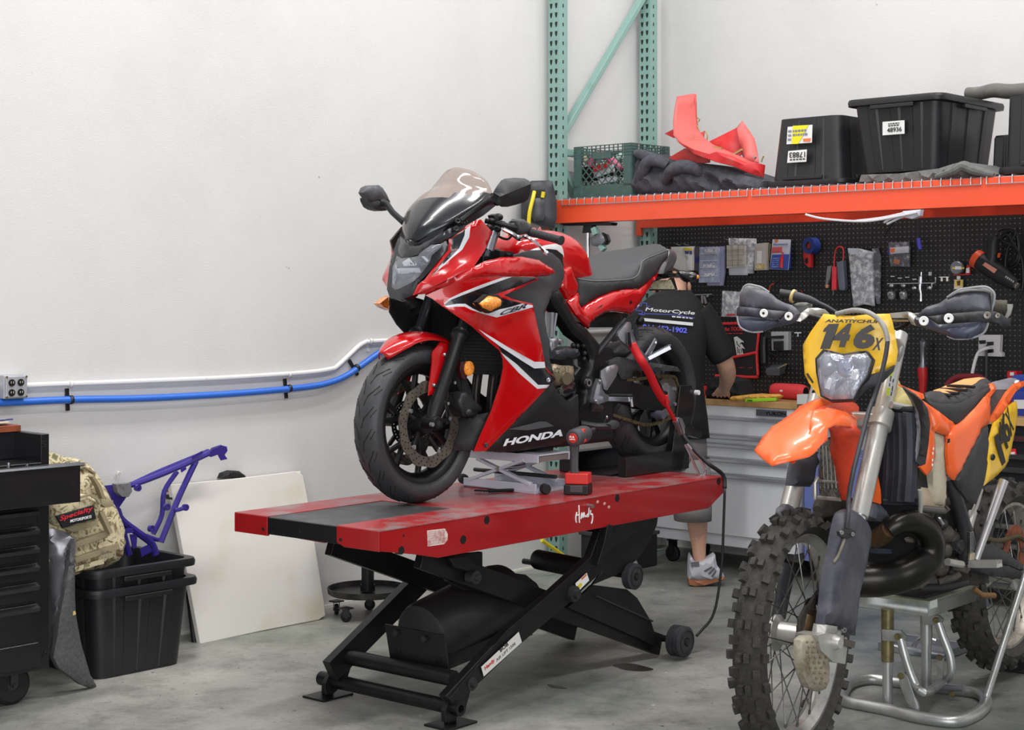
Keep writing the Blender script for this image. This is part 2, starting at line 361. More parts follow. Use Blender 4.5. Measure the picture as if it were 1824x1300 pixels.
# ---------------- totes, backpack, frame, table, stool by the left wall ----------------
def rr(L,W,r,z,n=5):
    o=[]
    for cx,cy,a in((L/2-r,W/2-r,0),(-L/2+r,W/2-r,pi/2),(-L/2+r,-W/2+r,pi),(L/2-r,-W/2+r,1.5*pi)):
        for k in range(n+1): t=a+pi/2*k/n; o.append(V((cx+r*math.cos(t),cy+r*math.sin(t),z)))
    return o
TOT=mt((28,29,32),.42,nz=(8,.5,.8,(36,37,40)),bp=(220,.05))
def tote(e,L,W,h,tp=.86,flip=False,ribs=3):
    f=(lambda z:h-z) if flip else (lambda z:z)
    b=B(); b.loft([rr(L*(tp+(1-tp)*t),W*(tp+(1-tp)*t),.05,f(h*t)) for t in(0,1)],cap=False)
    b.loft([rr(L*tp,W*tp,.05,f(0)),rr(L*tp*.5,W*tp*.5,.02,f(0.0)),rr(.01,.01,.003,f(0))],cap=False)
    b.loft([rr(L*(tp+(1-tp)*t)-.008,W*(tp+(1-tp)*t)-.008,.05,f(max(h*t,.005))) for t in(1,0)],cap=False); b.o('body',TOT,e)
    b=B(); b.loft([rr(a,c,.055,f(z)) for a,c,z in((L-.008,W-.008,h-.03),(L+.012,W+.012,h-.034),(L+.05,W+.05,h-.03),(L+.054,W+.054,h-.012),(L+.046,W+.046,h),(L-.008,W-.008,h))],cap=False); b.o('rim',TOT,e,ang=30)
    for sx,sy in((0,-1),(0,1),(1,0),(-1,0)):
        for k in range(ribs):
            u=((k+.5)/ribs-.5)*.78; b=B(); P=[]
            for z,t in((.01,0),(h-.035,1)):
                s=tp+(1-tp)*t; l,w_=L*s,W*s
                for du,dn in((-.028,-.004),(-.018,.0035),(.018,.0035),(.028,-.004)):
                    P.append(V((u*l+du,sy*(w_/2+dn),f(z))) if sy else V((sx*(l/2+dn),u*w_+du,f(z))))
            b.loft([P[:4],P[4:]],closed=True); b.o('rib',TOT,e)
        b=B(); s=W+.054 if sy else L+.054; q=.11
        if sy: b.box(-q,q,sy*s/2-.012 if sy>0 else -s/2-.003,s/2+.003 if sy>0 else -s/2+.012,*sorted((f(h-.034),f(h-.052))))
        else: b.box(*sorted((sx*s/2-sx*.012,sx*s/2+sx*.003)),-q,q,*sorted((f(h-.034),f(h-.052))))
        b.o('grip',TOT,e,bev=.003)
tf=at(LW,(-3.985,-.265,0)); e=th('storage_tote','lower of the two nested black storage totes on the floor by the left wall','tote',tf); tote(e,.46,.44,.352)
tu=at(LW,(-3.985,-.265,.075)); e=th('storage_tote','upper nested black storage tote holding the purple frame','tote',tu); tote(e,.45,.43,.352)
# purple motorcycle subframe standing in the tote
pf=at(LW,(-3.9,-.22,.16)); pe=th('motorcycle_subframe','bare purple motorcycle subframe standing in the upper tote','motorcycle frame',pf)
q=zo(0,640,3.824); PUR=mt((58,46,138),.35,.15,coat=.4,nz=(30,.62,.75,(88,74,160))); GRY=mt((140,140,142),.45,.5,nz=(40,.5,.7,(90,90,92)))
def pt(*a,y=0,n='tube',r=.011,m=PUR,sm=4):
    return B().tube([pf.L(*q(px,py)[:2],d[0] if d else y) for px,py,*d in a],r,8,sm=sm).o(n,m,pe)
pt((870,862),(1000,820),(1200,740),(1420,640),n='rail',y=-.07,r=.013); pt((900,850),(1060,775),(1240,700),(1420,625),n='rail',y=.07,r=.011)
pt((1205,765),(1118,900),(1102,1060),(1042,1190),n='strut',y=.07); pt((1335,690),(1240,890),(1180,1030),(1095,1245),n='strut',y=-.07,r=.013)
pt((785,1010),(830,1095),(940,1180),(1030,1250),(1060,1330),n='down_tube',y=-.06,r=.016); pt((800,1020),(830,1120),(850,1220),(880,1330),n='down_tube',y=.06,r=.014); pt((980,1195),(1060,1225),(1110,1232),n='cross_tube',y=-.05,r=.009)
pt((1190,1030),(1230,1020),(1262,1008),n='peg_bracket',y=-.09,r=.009)
for a in((1262,1008),(1030,1152),(938,875),(1135,1005)):
    p=pf.L(*q(*a),-.09); B().lathe([(.006,-.008),(.014,-.008),(.014,.008),(.006,.008)],p,(0,1,0),14,closed=True).o('lug',PUR,pe)
def pp(a,y,m,n,t=.006): return B().puff([pf.L(*q(*c),y) for c in a],t,0,step=.03).o(n,m,pe,bev=.001)
pp([(1400,650),(1440,612),(1500,583),(1540,594),(1545,622),(1525,650),(1545,678),(1500,688),(1480,648),(1432,665)],-.07,PUR,'end_bracket'); pp([(1400,640),(1440,602),(1500,580),(1500,648),(1432,655)],.06,PUR,'end_bracket')
pp([(708,858),(780,850),(800,930),(860,890),(868,910),(800,1010),(775,1005),(745,930)],-.08,PUR,'gusset_plate',.012); pp([(762,846),(860,838),(872,895),(845,935),(800,930),(772,900)],-.095,GRY,'gusset_plate',.03)
pp([(1300,660),(1375,622),(1378,640),(1310,676)],-.08,PUR,'tab'); pp([(1228,745),(1262,730),(1265,748),(1232,770)],-.08,PUR,'tab'); pp([(850,1150),(900,1150),(905,1180),(860,1185)],-.085,PUR,'tab'); pp([(880,1190),(930,1190),(925,1280),(900,1290)],-.06,PUR,'tab')
pp([(950,1285),(1020,1255),(1045,1300),(960,1345)],-.06,PUR,'gusset_plate')
# backpack
bf=at(LW,(-4.3,-.42,.40)); be=th('backpack','camouflage backpack with a black name patch leaning on the totes','backpack',bf)
CAM=bpy.data.materials.new('camouflage'); CAM.use_nodes=True; nn=CAM.node_tree.nodes; ll=CAM.node_tree.links
tc=nn.new('ShaderNodeTexCoord'); t1=nn.new('ShaderNodeTexNoise'); t1.inputs['Scale'].default_value=24; t1.inputs['Detail'].default_value=4; t1.inputs['Distortion'].default_value=1.4; ll.new(tc.outputs['Object'],t1.inputs['Vector'])
cq=nn.new('ShaderNodeValToRGB'); cq.color_ramp.interpolation='LINEAR'
for i,(a,c) in enumerate(((.3,(118,84,62)),(.38,(122,112,78)),(.47,(198,184,150)),(.56,(206,194,164)),(.6,(138,132,92)),(.7,(96,92,66)))):
    el=cq.color_ramp.elements[i] if i<2 else cq.color_ramp.elements.new(a); el.position=a; el.color=tuple(lin(x) for x in c)+(1,)
ll.new(t1.outputs['Fac'],cq.inputs[0]); ll.new(cq.outputs[0],nn['Principled BSDF'].inputs['Base Color']); nn['Principled BSDF'].inputs['Roughness'].default_value=.9
WEB=mt((150,138,110),.85,bp=(200,.2)); NAV=mt((20,20,26),.8)
B().puff([bf.L(*p) for p in[(60,815,.14),(112,813,.14),(145,819,.13),(163,834,.1),(181,862,.07),(194,888,.05),(205,908,.03),(217,942,.01),(221,978,0),(212,998,0),(184,1012,0),(138,1022,0),(95,1020,0),(50,1010,0)]],.12,.07,.09,.025,sm=2,n=(.2,-1,.1),rough=.004).o('body',CAM,be)
q=zo(0,640,3.824)
def bp_(a,y,m,n,th_=.02,bu=.01,w=.02,sm=0): return B().puff([bf.L(*q(*c),y) for c in a],th_,bu,w,.018,sm=sm,n=(.2,-1,.1)).o(n,m,be,ang=50)
bp_([(360,960),(440,930),(560,915),(650,940),(690,985),(640,1090),(500,1130),(400,1140),(350,1090)],-.085,CAM,'front_pocket',.03,.025,.04,2)
o=bp_([(385,1068),(637,995),(655,1085),(430,1146)],-.125,NAV,'name_patch',.012,.003,.006)
RDL=mt((226,40,56),.6); WL=mt((235,235,235),.6)
tpx('Specialty',bf,(q(405,1112),q(625,1040),q(415,1066)),-.1305,RDL,o,bold=.01); tpx('MOTORSPORTS',bf,(q(478,1112),q(622,1080),q(480,1092)),-.1305,WL,o,bold=.02)
for a in([(520,740),(575,725),(655,770),(650,782),(575,737),(525,752)],): bp_(a,.03,WEB,'seam_piping',.02,.004,.01)
bp_([(545,935),(620,915),(665,940),(690,985),(680,990),(655,955),(615,930),(550,948)],-.12,WEB,'seam_piping',.01,.003,.01)
bp_([(640,790),(690,860),(720,950),(700,955),(670,870),(628,800)],-.03,WEB,'webbing_strap',.03,.004,.01); bp_([(690,950),(770,960),(775,1000),(720,1010),(690,985)],-.09,WEB,'webbing_strap',.03,.004,.01); bp_([(680,1040),(710,1035),(770,1180),(750,1190)],-.09,WEB,'webbing_strap',.03,.004,.01)
bp_([(430,1150),(660,1090),(668,1130),(500,1175)],-.085,WEB,'webbing_strap',.02,.004,.01); bp_([(510,1245),(740,1165),(750,1200),(520,1285)],-.07,WEB,'webbing_strap',.02,.004,.01); 
q=zo(0,900,3.04); bp_([(405,285),(640,205),(650,235),(412,312)],-.065,WEB,'webbing_strap',.02,.004,.01); bp_([(405,335),(560,290),(565,315),(410,360)],-.06,CAM,'bottom_flap',.02,.004,.01)
# silver and grey body panel leaning between chest and totes
gf=at(LW,(-4.35,-.53,0)); ge=th('fairing_panel','grey plastic motorcycle body panel standing against the totes beside the tool chest','body panel',gf)
SIL=mt((150,150,155),.28,.45,nz=(7,.45,.7,(110,110,114))); DGP=mt((74,74,76),.6,nz=(90,.45,.6,(88,88,90)),bp=(300,.2))
B().puff([gf.L(*q(x,y),.02+d) for x,y,d in((262,120,.04),(345,145,.02),(400,182,-.01),(398,260,-.02),(350,300,-.02),(345,480,-.03),(308,640,-.03),(310,760,-.02),(292,830,.02),(262,800,.06))],.012,.012,.03,.02,n=(.2,-1,0)).o('inner_shell',SIL,ge)
B().puff([gf.L(*q(x,y),-.03+d) for x,y,d in((385,215,0),(403,182,0),(405,300,0),(406,480,0),(412,600,.0),(440,750,0),(490,920,.01),(522,975,.02),(518,998,.02),(440,970,.0),(320,880,-.01),(288,820,.0),(310,720,-.01),(325,600,-.02),(350,470,-.02),(372,330,-.01))],.02,.015,.04,.02,n=(.2,-1,0)).o('outer_shell',DGP,ge)
B().puff([gf.L(*q(x,y),-.05) for x,y in((395,575),(408,572),(412,590),(385,600))],.004,.001,step=.01,n=(.2,-1,0)).o('sticker_scrap',mt((200,180,110),.7),ge)
for px,py in((352,262),(362,235)): B().cyl(gf.L(*q(px,py),-.035),gf.L(*q(px,py),-.005),.006,n=8).o('push_clip',BLK,ge)
# folded white table
wf=at(LW,(-3.18,-.12,0)); we=th('folding_table','folded white plastic table with rust stains leaning on the left wall','folding table',wf)
pl=(-.085,0,.16); P=lambda x,y,d=0:wf.L(x,y,(pl[0]+d,0,pl[2]))
TW=bpy.data.materials.new('table_plastic'); TW.use_nodes=True; nn=TW.node_tree.nodes; ll=TW.node_tree.links; tc=nn.new('ShaderNodeTexCoord'); t1=nn.new('ShaderNodeTexNoise'); t1.inputs['Scale'].default_value=4.5; t1.inputs['Detail'].default_value=5; ll.new(tc.outputs['Object'],t1.inputs['Vector'])
cq=nn.new('ShaderNodeValToRGB'); e_=cq.color_ramp.elements; e_[0].position=.55; e_[1].position=.85; e_[0].color=tuple(lin(x) for x in(226,223,216))+(1,); e_[1].color=tuple(lin(x) for x in(214,202,172))+(1,)
ll.new(t1.outputs['Fac'],cq.inputs[0]); ll.new(cq.outputs[0],nn['Principled BSDF'].inputs['Base Color'])
B().puff([P(304,863),P(420,852),P(528,839),P(540,846),P(549,892),P(578,1075),P(580,1096),P(568,1104),P(470,1123),P(357,1147)],.028,.001,.01,.08,n=(.3,-1,.1)).o('table_half',TW,we,bev=.004,ang=50)
B().puff([P(304,863,.05),P(420,852,.05),P(536,839,.05),P(549,892,.05),P(581,1098,.05),P(566,1106,.05),P(470,1123,.05),P(357,1147,.05)],.028,.001,.01,.08,n=(.3,-1,.1)).o('table_half',TW,we,bev=.004,ang=50)
TAN=mt((182,172,150),.6,nz=(30,.5,.7,(120,110,92)))
B().tube([P(322,905,.035),P(338,1010,.035),P(352,1140,.035)],.012,8).o('folded_leg',BLK,we); B().tube([P(312,880,.045),P(330,1010,.045),P(346,1146,.045)],.012,8).o('folded_leg',BLK,we)
B().tube([P(316,900,.075),P(331,1010,.075),P(343,1100,.075)],.014,8).o('edge_rail',TAN,we)
for a in((304,872),(306,885)): B().bc(P(*a,.03),.03,.05,.02).o('latch',mt((190,40,34),.4) if a[1]<880 else BLK,we,bev=.003)
RU=mt((116,62,34),.9)
for a in([(397,984),(402,981),(404,988),(402,996),(410,999),(408,1000),(399,994)],[(423,975),(427,978),(425,981),(422,979)],[(412,1047),(422,1046),(421,1050),(413,1049)],[(446,974),(449,978),(448,984),(446,981)]): B().puff([P(x,y,-.001) for x,y in a],.001,0,step=.01,n=(.3,-1,.1)).o('rust_spot',RU,we)
kf=Fr(LW.W(LW.L(416,850,-.03)),U); ke=th('black_rag','crumpled black scrap lying on the top edge of the folded white table','rag',kf)
B().puff([kf.L(x,y,0) for x,y in((394,852),(398,843),(412,838),(426,839),(437,847),(438,851))],.03,.01,.02,.01,n=(.3,-1,.1),rough=.002).o('cloth',BLKM,ke)
# rolling stool
sd=7.44; sf=Fr(((655-CX)/F*sd,sd,0),U); se=th('rolling_stool','black rolling mechanic stool with a round tool tray behind the red lift','stool',sf)
zt=sf.D(655,1052,sd).z
B().lathe([(0,zt-.012),(.176,zt-.012),(.184,zt-.006),(.186,zt+.018),(.181,zt+.018),(.176,zt-.004),(0,zt-.006)],n=48).o('tool_tray',mt((40,40,42),.4,.4,nz=(14,.4,.7,(70,68,64))),se)
B().lathe([(0,zt),(.034,zt),(.034,zt+.03),(.029,zt+.03),(.029,zt+.2),(0,zt+.2)],n=24).o('column',BLK,se,ang=30); B().cyl((0,0,zt+.2),(0,0,zt+.3),.013).o('piston',CHR,se)
B().bc((.03,.02,zt+.215),.09,.07,.02).o('seat_plate',DKM,se); B().lathe([(0,zt+.285),(.17,zt+.285),(.18,zt+.3),(.18,zt+.335),(.165,zt+.35),(0,zt+.352)],n=36).o('seat',BLKM,se)
for a in(-100,-28,44,116,188): t=math.radians(a); caster(se,(.155*math.cos(t),.155*math.sin(t),.025),.025,.02,(math.sin(t+.6),math.cos(t),0),.012)
B().puff([V((-.09,-.07,zt-.003)),V((-.05,-.09,zt-.003)),V((-.03,-.07,zt-.003)),V((-.06,-.05,zt-.003))],.002,0,step=.02,n=(0,0,1)).o('paper_scrap',mt((214,190,140),.8),se)
# ---------------- motorcycle lift ----------------
LX=(-.643,-.766); LF=Fr((-.977,5.675,0),LX); le=th('motorcycle_lift','red and black scissor motorcycle lift carrying the red sport bike','motorcycle lift',LF)
DZ=.7185; DW=.715; DL=2.07
LRD=mt((158,10,16),.34,coat=.3,nz=(5,.5,.8,(136,20,24)))
DTP=mt((158,36,40),.36,coat=.2,nz=(6,.46,.62,(142,112,112)),bp=(90,.05)); LBK=mt((20,20,22),.4,.2,nz=(12,.5,.75,(32,32,34))); DPL=mt((56,57,59),.5,nz=(9,.45,.7,(84,84,86)),bp=(90,.08))
q=zo(400,820,2.765); z6=zo(840,820,3.25)
def LZ(a,z=DZ): return LF.Z(a[0],a[1],z)
# deck: two red side members, red top, black centre plate
yb0=LZ(q(235,272)).y; yb1=LZ(q(540,322)).y; xb=LZ(q(960,218)).x
b=B(); b.box(-DL,0,0,yb0,DZ-.006,DZ); b.box(-DL,0,yb1,DW,DZ-.006,DZ); b.box(-DL,xb,yb0,yb1,DZ-.006,DZ); b.o('deck_plate',DTP,le)
B().box(xb,-.004,yb0,yb1,DZ-.03,DZ-.002).o('removable_plate',DPL,le,bev=.003)
B().box(-.02,-.001,yb0-.01,yb1+.01,DZ-.062,DZ-.004).o('front_channel',mt((24,25,28),.4,.4,nz=(40,.6,.8,(70,72,76))),le,bev=.002)
def side(y,t): return B().prism([(0,y,DZ-.001),(0,y,DZ-.066),(-.16,y,DZ-.095),(-.28,y,DZ-.122),(-DL+.13,y,DZ-.122),(-DL,y,DZ-.062),(-DL,y,DZ-.001)],(0,t,0))
side(DW,-.012).o('side_member',LRD,le,bev=.002); side(0,.012).o('side_member',LRD,le,bev=.002)
for a,c in((0,yb0),(yb1,DW)):
    B().prism([(0.002,a,DZ-.001),(.002,c,DZ-.001),(.002,c,DZ-.068),(.002,a+.03 if a else a,DZ-.068),(.002,a,DZ-.05)] if a==0 else [(.002,a,DZ-.001),(.002,c,DZ-.001),(.002,c,DZ-.068),(.002,a+.035,DZ-.068),(.002,a,DZ-.055)],(-.012,0,0)).o('front_plate',LRD,le,bev=.002)
    B().cyl((.004,(c-.02) if a==0 else a+.02,DZ-.045),(-.01,(c-.02) if a==0 else a+.02,DZ-.045),.006,n=12).o('bolt_hole',BLK,le)
B().box(-DL,-DL+.012,0,DW,DZ-.062,DZ).o('rear_plate',LRD,le,bev=.002)
B().prism([(-.12,0.02,DZ-.07),(-.12,.33,DZ-.07),(-.12,.33,DZ-.092),(-.12,.02,DZ-.085)],(-.2,0,0)).o('latch_bar',LRD,le,bev=.003)
HB=mt((12,10,10),.6)
for a,r in((q(870,443),.014),(q(1175,390),.015),(z6(88,345),.0145),(z6(843,218),.0145),(z6(1430,120),.0145),(q(882,370),.004)):
    p=LF.L(a[0],a[1],DW); B().cyl(p+V((0,.0008,0)),p-V((0,.02,0)),r,n=20).o('lightening_hole',HB,le)
LBL=mt((222,205,200),.6,nz=(40,.5,.6,(196,150,146)))
o=B().prism([LF.L(*q(*a),DW) for a in((997,345),(1085,335),(1098,362),(1098,390),(1080,412),(1000,424))],(0,.001,0)).o('warning_label',LBL,le)
b=B()
for i in range(9): a=LF.L(*q(1003,352+i*8),DW); c=LF.L(*q(1085,346+i*7),DW); b.bar(a+V((0,.0012,0)),c+V((0,.0012,0)),.0006,.0014,(0,1,0))
b.o('print_line',mt((170,60,60),.7),o)
zh=zo(1010,890,18.48)
for i,st_ in enumerate([[(320,410),(290,550),(290,680),(310,745)],[(390,180),(395,400),(400,600),(408,755)],[(300,510),(400,500)],[(455,630),(490,430),(520,590)],[(470,540),(520,530)],[(535,580),(555,420),(590,560),(625,530)],[(700,460),(640,540),(700,550),(715,380),(722,260)],[(775,340),(775,480),(830,470)],[(835,470),(840,600),(820,720),(795,785)]]):
    B().tube([LF.L(*zh(*a),DW+.0015) for a in st_],.0028,6,sm=3).o('script_stroke',WHT,le)
p=LF.L(*z6(670,258),DW); B().cyl(p,p+V((0,.03,-.002)),.007,n=10).o('bolt',STEEL,le)
for a in((730,240),(770,250),(795,270)): p=LF.L(*z6(*a),DW+.001); B().sph(p,(.009,.001,.006),10,6).o('paint_chip',mt((205,150,145),.6),le)
# scissor arms
def pl(pts,y,t,n,m=LBK,bev=.003,zz=z6): return B().prism([LF.L(*zz(*a),y) for a in pts],(0,-t,0)).o(n,m,le,bev=bev)
YN=.69; YF=.06
na=pl([(-150,1365),(-100,1428),(10,1310),(300,1050),(560,830),(760,640),(800,520),(1010,380),(1060,250),(760,360),(690,560),(480,750),(200,990)],YN,.035,'scissor_arm')
pl([(690,560),(760,640),(700,722),(860,655),(960,575),(1035,470),(1075,370),(1085,300),(1000,330),(900,360),(800,440)],YN-.04,.012,'lift_cam')
pl([(-100,1428),(-60,1385),(300,1045),(720,600),(690,560),(480,750),(200,990),(-130,1380)],YN+.004,.006,'arm_flange',bev=.001)
fy=YF+.06
xa=LF.L(*z6(-150,1365),YN); xe=LF.L(*z6(760,360),YN)
b=B(); b.bar((xa.x,fy,xa.z),(xe.x,fy,xe.z),.04,.085,(0,0,1)); b.o('scissor_arm',LBK,le,bev=.003)
# second pair: front of the deck down to the rear wheels
pa=LF.L(*q(960,470),.6); pb=LF.L(*z6(1080,1065),.6); pc=LF.L(*z6(540,790),.6)
for y in(.6,.16): B().bar((pa.x,y,pa.z),(pb.x,y,pb.z),.035,.085).o('scissor_arm',LBK,le,bev=.003)
def fin(y): 
    return [V((p.x,y,p.z)) for p in [LF.L(*z6(*a),.64) for a in((700,720),(900,745),(960,795),(1040,930),(1065,1010),(1100,1088),(560,852))]]
B().prism(fin(.64),(0,-.012,0)).o('fin_plate',LBK,le,bev=.002); B().prism(fin(.12),(0,-.012,0)).o('fin_plate',LBK,le,bev=.002)
B().bar(LF.L(*z6(720,785),.645),LF.L(*z6(1045,930),.645),.012,.006).o('fin_rib',mt((52,52,54),.45,.3),le)
pl([(0,1250),(20,1290),(10,1310),(-60,1385)],YN+.002,.01,'arm_tip',bev=.001)
pl([(730,605),(752,608),(800,470),(822,375),(790,370),(770,470)],YN+.03,.03,'safety_strut')
pl([(1110,480),(1140,530),(1210,545),(1230,500),(1200,470)],.66,.02,'deck_bracket',zz=q); pl([(1070,470),(1272,450),(1272,640),(1180,640),(1100,600)],.56,.02,'gusset',zz=q)
p=LF.L(*z6(580,770),YN); B().lathe([(0,.034),(.016,.034),(.018,.02),(.03,.018),(.032,0)],p,(0,1,0),18).o('pivot_bolt',DKM,le,ang=30)
for a in((1235,575),(850,845),(990,875),(1215,1100)):
    p=LF.L(*q(*a),.66 if a[0]!=1215 else YN); 
    if a[0] in(1235,1215): B().lathe([(0,.02),(.012,.02),(.014,.008),(.024,.006),(.024,-.03)],p,(0,1,0),14).o('pivot_bolt',DKM,le)
# feet
fx=LF.Z(*q(500,1160)[:2],.01).x
pL=LF.Z(*q(470,1075)[:2],.06); pR=LF.Z(*q(1170,1225)[:2],.06); fx=(pL.x+pR.x)/2; yL,yR=pL.y,pR.y
B().lathe([(.014,0),(.026,0),(.026,yR-yL),(.014,yR-yL)],(fx,yL,.062),(0,1,0),18,closed=True).o('foot_bar',LBK,le,ang=40)
for y in(yL+.035,yR-.05):
    b=B(); b.box(fx-.075,fx+.075,y-.055,y+.06,0,.008); b.box(fx-.02,fx+.02,y-.012,y+.012,.008,.05); b.o('foot_plate',LBK,le,bev=.002)
for y in(yL+.075,yR-.03): B().prism([(fx+.045,y,.02),(fx+.05,y,.06),(fx+.02,y,.1),(fx-.1,y,.14),(fx-.06,y,.05),(fx+.01,y,.015)],(0,-.02,0)).o('foot_bracket',LBK,le,bev=.002)
p0=LF.L(*q(700,985),.1); p1=LF.L(*q(1110,1070),.64); B().cyl((p1.x,.08,p1.z),(p1.x,.66,p1.z),.028,n=16).o('cross_bar',LBK,le,ang=40)
# air bag
xc=p1.x-.03; zc=p1.z
P=[LF.X(*q(*a),xc) for a in((788,805),(1083,862),(1105,1040),(815,975))]
o=B().prism(P,(-.008,0,0)).o('end_plate',LBK,le,bev=.001)
for a in((850,848),(990,878)): c=LF.X(*q(*a),xc); B().cyl(c,c+V((.012,0,0)),.012,n=6).o('bolt',DKM,o)
yc=.36; ce=LF.X(*q(1000,905),xc-.02)
AB=mt((30,30,33),.5,nz=(4,.5,.6,(20,20,22)),bp=(60,.08))
yb=(P[0].y+P[1].y)/2+.02; zb=(P[0].z+P[2].z)/2+.045
B().lathe([(0,0),(.1,0),(.118,.012),(.125,.04),(.125,.44),(.118,.47),(.1,.485),(0,.485)],(xc-.01,yb,zb-.015),(-1,0,.2),36).o('air_spring',AB,le)
B().bar((xc,yb-.1,zb-.09),(xc-.5,yb-.1,zb-.04),.03,.05).o('base_rail',LBK,le); B().bar((xc,yb+.1,zb-.09),(xc-.5,yb+.1,zb-.04),.03,.05).o('base_rail',LBK,le)
c=LF.L(*z6(370,570),.3); B().lathe([(0,0),(.035,0),(.04,.01),(.04,.22),(.03,.24),(0,.24)],c,(0,1,-.05),20).o('air_cylinder',BLK,le); 
# wheels
def lw(a,y,r,w,n='lift_wheel'):
    p=LF.L(*z6(*a),y); b=B()
    b.lathe([(r*.3,0),(r*.85,0),(r,w*.1),(r,w*.42),(r*.9,w*.46),(r*.9,w*.54),(r,w*.58),(r,w*.9),(r*.85,w),(r*.3,w)],p,(0,-1,0),28,closed=True); o=b.o(n,mt((44,45,49),.6,nz=(30,.4,.7,(58,59,63))),le,ang=40)
    B().lathe([(0,.004),(r*.2,.004),(r*.22,-.004),(r*.72,-.004),(r*.74,.003)],p,(0,1,0),24).o('hub',mt((34,34,36),.5),o); return p
p=lw((1247,1052),.735,.0635,.07); B().cyl((p.x,.08,p.z),(p.x,.66,p.z),.014,n=12).o('axle',LBK,le)
lw((1247,1052),.14,.0635,.05)
p=lw((955,673),.68,.052,.04); B().cyl((p.x,.1,p.z),(p.x,.64,p.z),.012,n=12).o('axle',LBK,le); lw((955,673),.12,.052,.04)
# labels on the near arm
o=B().prism([LF.L(*z6(*a),YN+.011) for a in((55,1195),(272,992),(290,1052),(70,1250))],(0,.001,0)).o('arm_label',mt((214,212,206),.5),le)
yl=YN+.0125; tpx('Handy',LF,(z6(80,1220),z6(135,1168),z6(74,1195)),yl,mt((190,30,34),.5),o,bold=.02); tpx('BOB',LF,(z6(168,1110),z6(215,1068),z6(160,1092)),yl,BLK,o,bold=.02); tpx('AIR LIFT 1500',LF,(z6(145,1165),z6(255,1065),z6(141,1150)),yl,mt((80,80,84),.6),o)
o=B().prism([LF.L(*z6(*a),YN+.011) for a in((600,712),(666,650),(680,694),(616,758))],(0,.001,0)).o('caution_label',WHT,le)
B().prism([LF.L(*z6(*a),YN+.0122) for a in((612,725),(634,705),(640,722),(620,745))],(0,.0006,0)).o('yellow_mark',mt((220,200,40),.5),o); B().prism([LF.L(*z6(*a),YN+.0122) for a in((634,683),(664,655),(667,664),(638,692))],(0,.0006,0)).o('orange_mark',mt((214,110,60),.5),o)
# wheel chock on the deck
z4=zo(820,560,3.8); CHK=mt((16,16,18),.3,.2,coat=.3)
p=LZ(z4(1125,1105)); hf=at(LF,(p.x,p.y,DZ+.001)); he=th('wheel_chock','black steel wheel chock holding the rear wheel on the red lift deck','wheel chock',hf)
b=B(); b.box(-.47,0,-.045,0,0,.085); b.o('side_rail',CHK,he,bev=.003); B().box(-.47,.0,-.36,-.3,0,.085).o('side_rail',CHK,he,bev=.003); B().box(-.47,-.0,-.3,-.08,0,.006).o('base_plate',CHK,he)
pz=lambda a,y=.0:hf.L(*z4(*a),y)
b=B(); A=[pz(a) for a in((1490,480),(1570,480),(1590,600),(1500,1060),(1420,1060),(1440,900))]; b.prism(A,(0,-.035,0)); b.o('upright',CHK,he,bev=.004)
p=pz((1590,528),.0); B().cyl(p,p+V((0,.02,0)),.011,n=14).o('bolt',WHT,he); B().prism([pz(a) for a in((1550,735),(1640,790),(1625,840),(1545,815))],(0,-.04,0)).o('stop_lug',CHK,he,bev=.003)
# scissor jack under the bike
p=LZ(z4(508,1215)); jf=at(LF,(p.x,p.y,DZ)); je=th('scissor_jack','light grey scissor jack under the belly of the red sport bike','jack',jf)
JG=mt((196,198,210),.4,.05,nz=(30,.6,.8,(170,172,182))); jx=lambda a,x=0:jf.X(*z4(*a),x)
y0=jx((20,1100)).y; zt=jx((5,928)).z; zm=jx((5,965)).z; ze=jx((510,935)).z; zn=jx((510,1005)).z
B().box(-.2,0,y0,0,0,.012).box(-.01,0,y0,0,0,jx((508,1150)).z).box(-.2,-.19,y0,0,0,.04).o('base',JG,je,bev=.002)
b=B(); y1=jx((0,940)).y; zt=jx((250,930)).z; zn=jx((250,985)).z; b.box(-.2,0,y1,.012,zt-.006,zt); b.box(-.008,0,y1,.012,zn,zt); b.box(-.2,-.192,y1,.012,zn,zt); b.o('top_plate',JG,je,bev=.002)
B().box(-.19,-.01,.002,.013,zn+.004,zt-.008).o('end_panel',mt((120,110,104),.5),je)
for s in(-.008,-.172):
    for (a,c) in(((110,975),(470,1150)),((430,985),(60,1115))):
        a=jx(a,-.002); c=jx(c,-.002); B().bar((s,a.y,a.z),(s,c.y,c.z),.012,.022,(1,0,0)).o('scissor_link',JG,je,bev=.001)
c=jx((258,1045)); B().cyl((c.x+.008,c.y,c.z),(-.2,c.y,c.z),.007,n=12).o('pivot_pin',STEEL,je)
a=jx((440,1020),-.15); c=jx((680,1170),-.15); B().cyl((-.09,y0-.02,.06),(-.09,.03,.06),.008,n=10).o('drive_screw',DKM,je)
for a in((20,1112),(575,1180)):
    c=jx(a,-.02); B().lathe([(0,-.02),(.017,-.02),(.02,-.012),(.02,.012),(.017,.02),(0,.02)],(c.x,c.y,max(c.z,.0205)),(.55,.83,0),18).o('roller',BLKM,je)
p=LZ(z4(350,1195)); f=at(LF,(p.x,p.y,DZ)); e=th('drill_bit','long black drill bit lying on the red lift deck in front of the grey jack','drill bit',f)
a=f.Z(*z4(190,1195),.007); c=f.Z(*z4(520,1180),.007); g=f.Z(*z4(95,1190),.007); B().cyl(a,c,.006,n=8).o('shank',BLK,e)
b=B(); d=(g-a); b.cyl(a,g,.003,n=6); n=d.cross(V((0,0,1))).normalized()
for i in range(10): t=i/10; b.bc(a+d*t+n*.004*(-1)**i,.006,.004,.006)
b.o('fluted_tip',BLK,e)
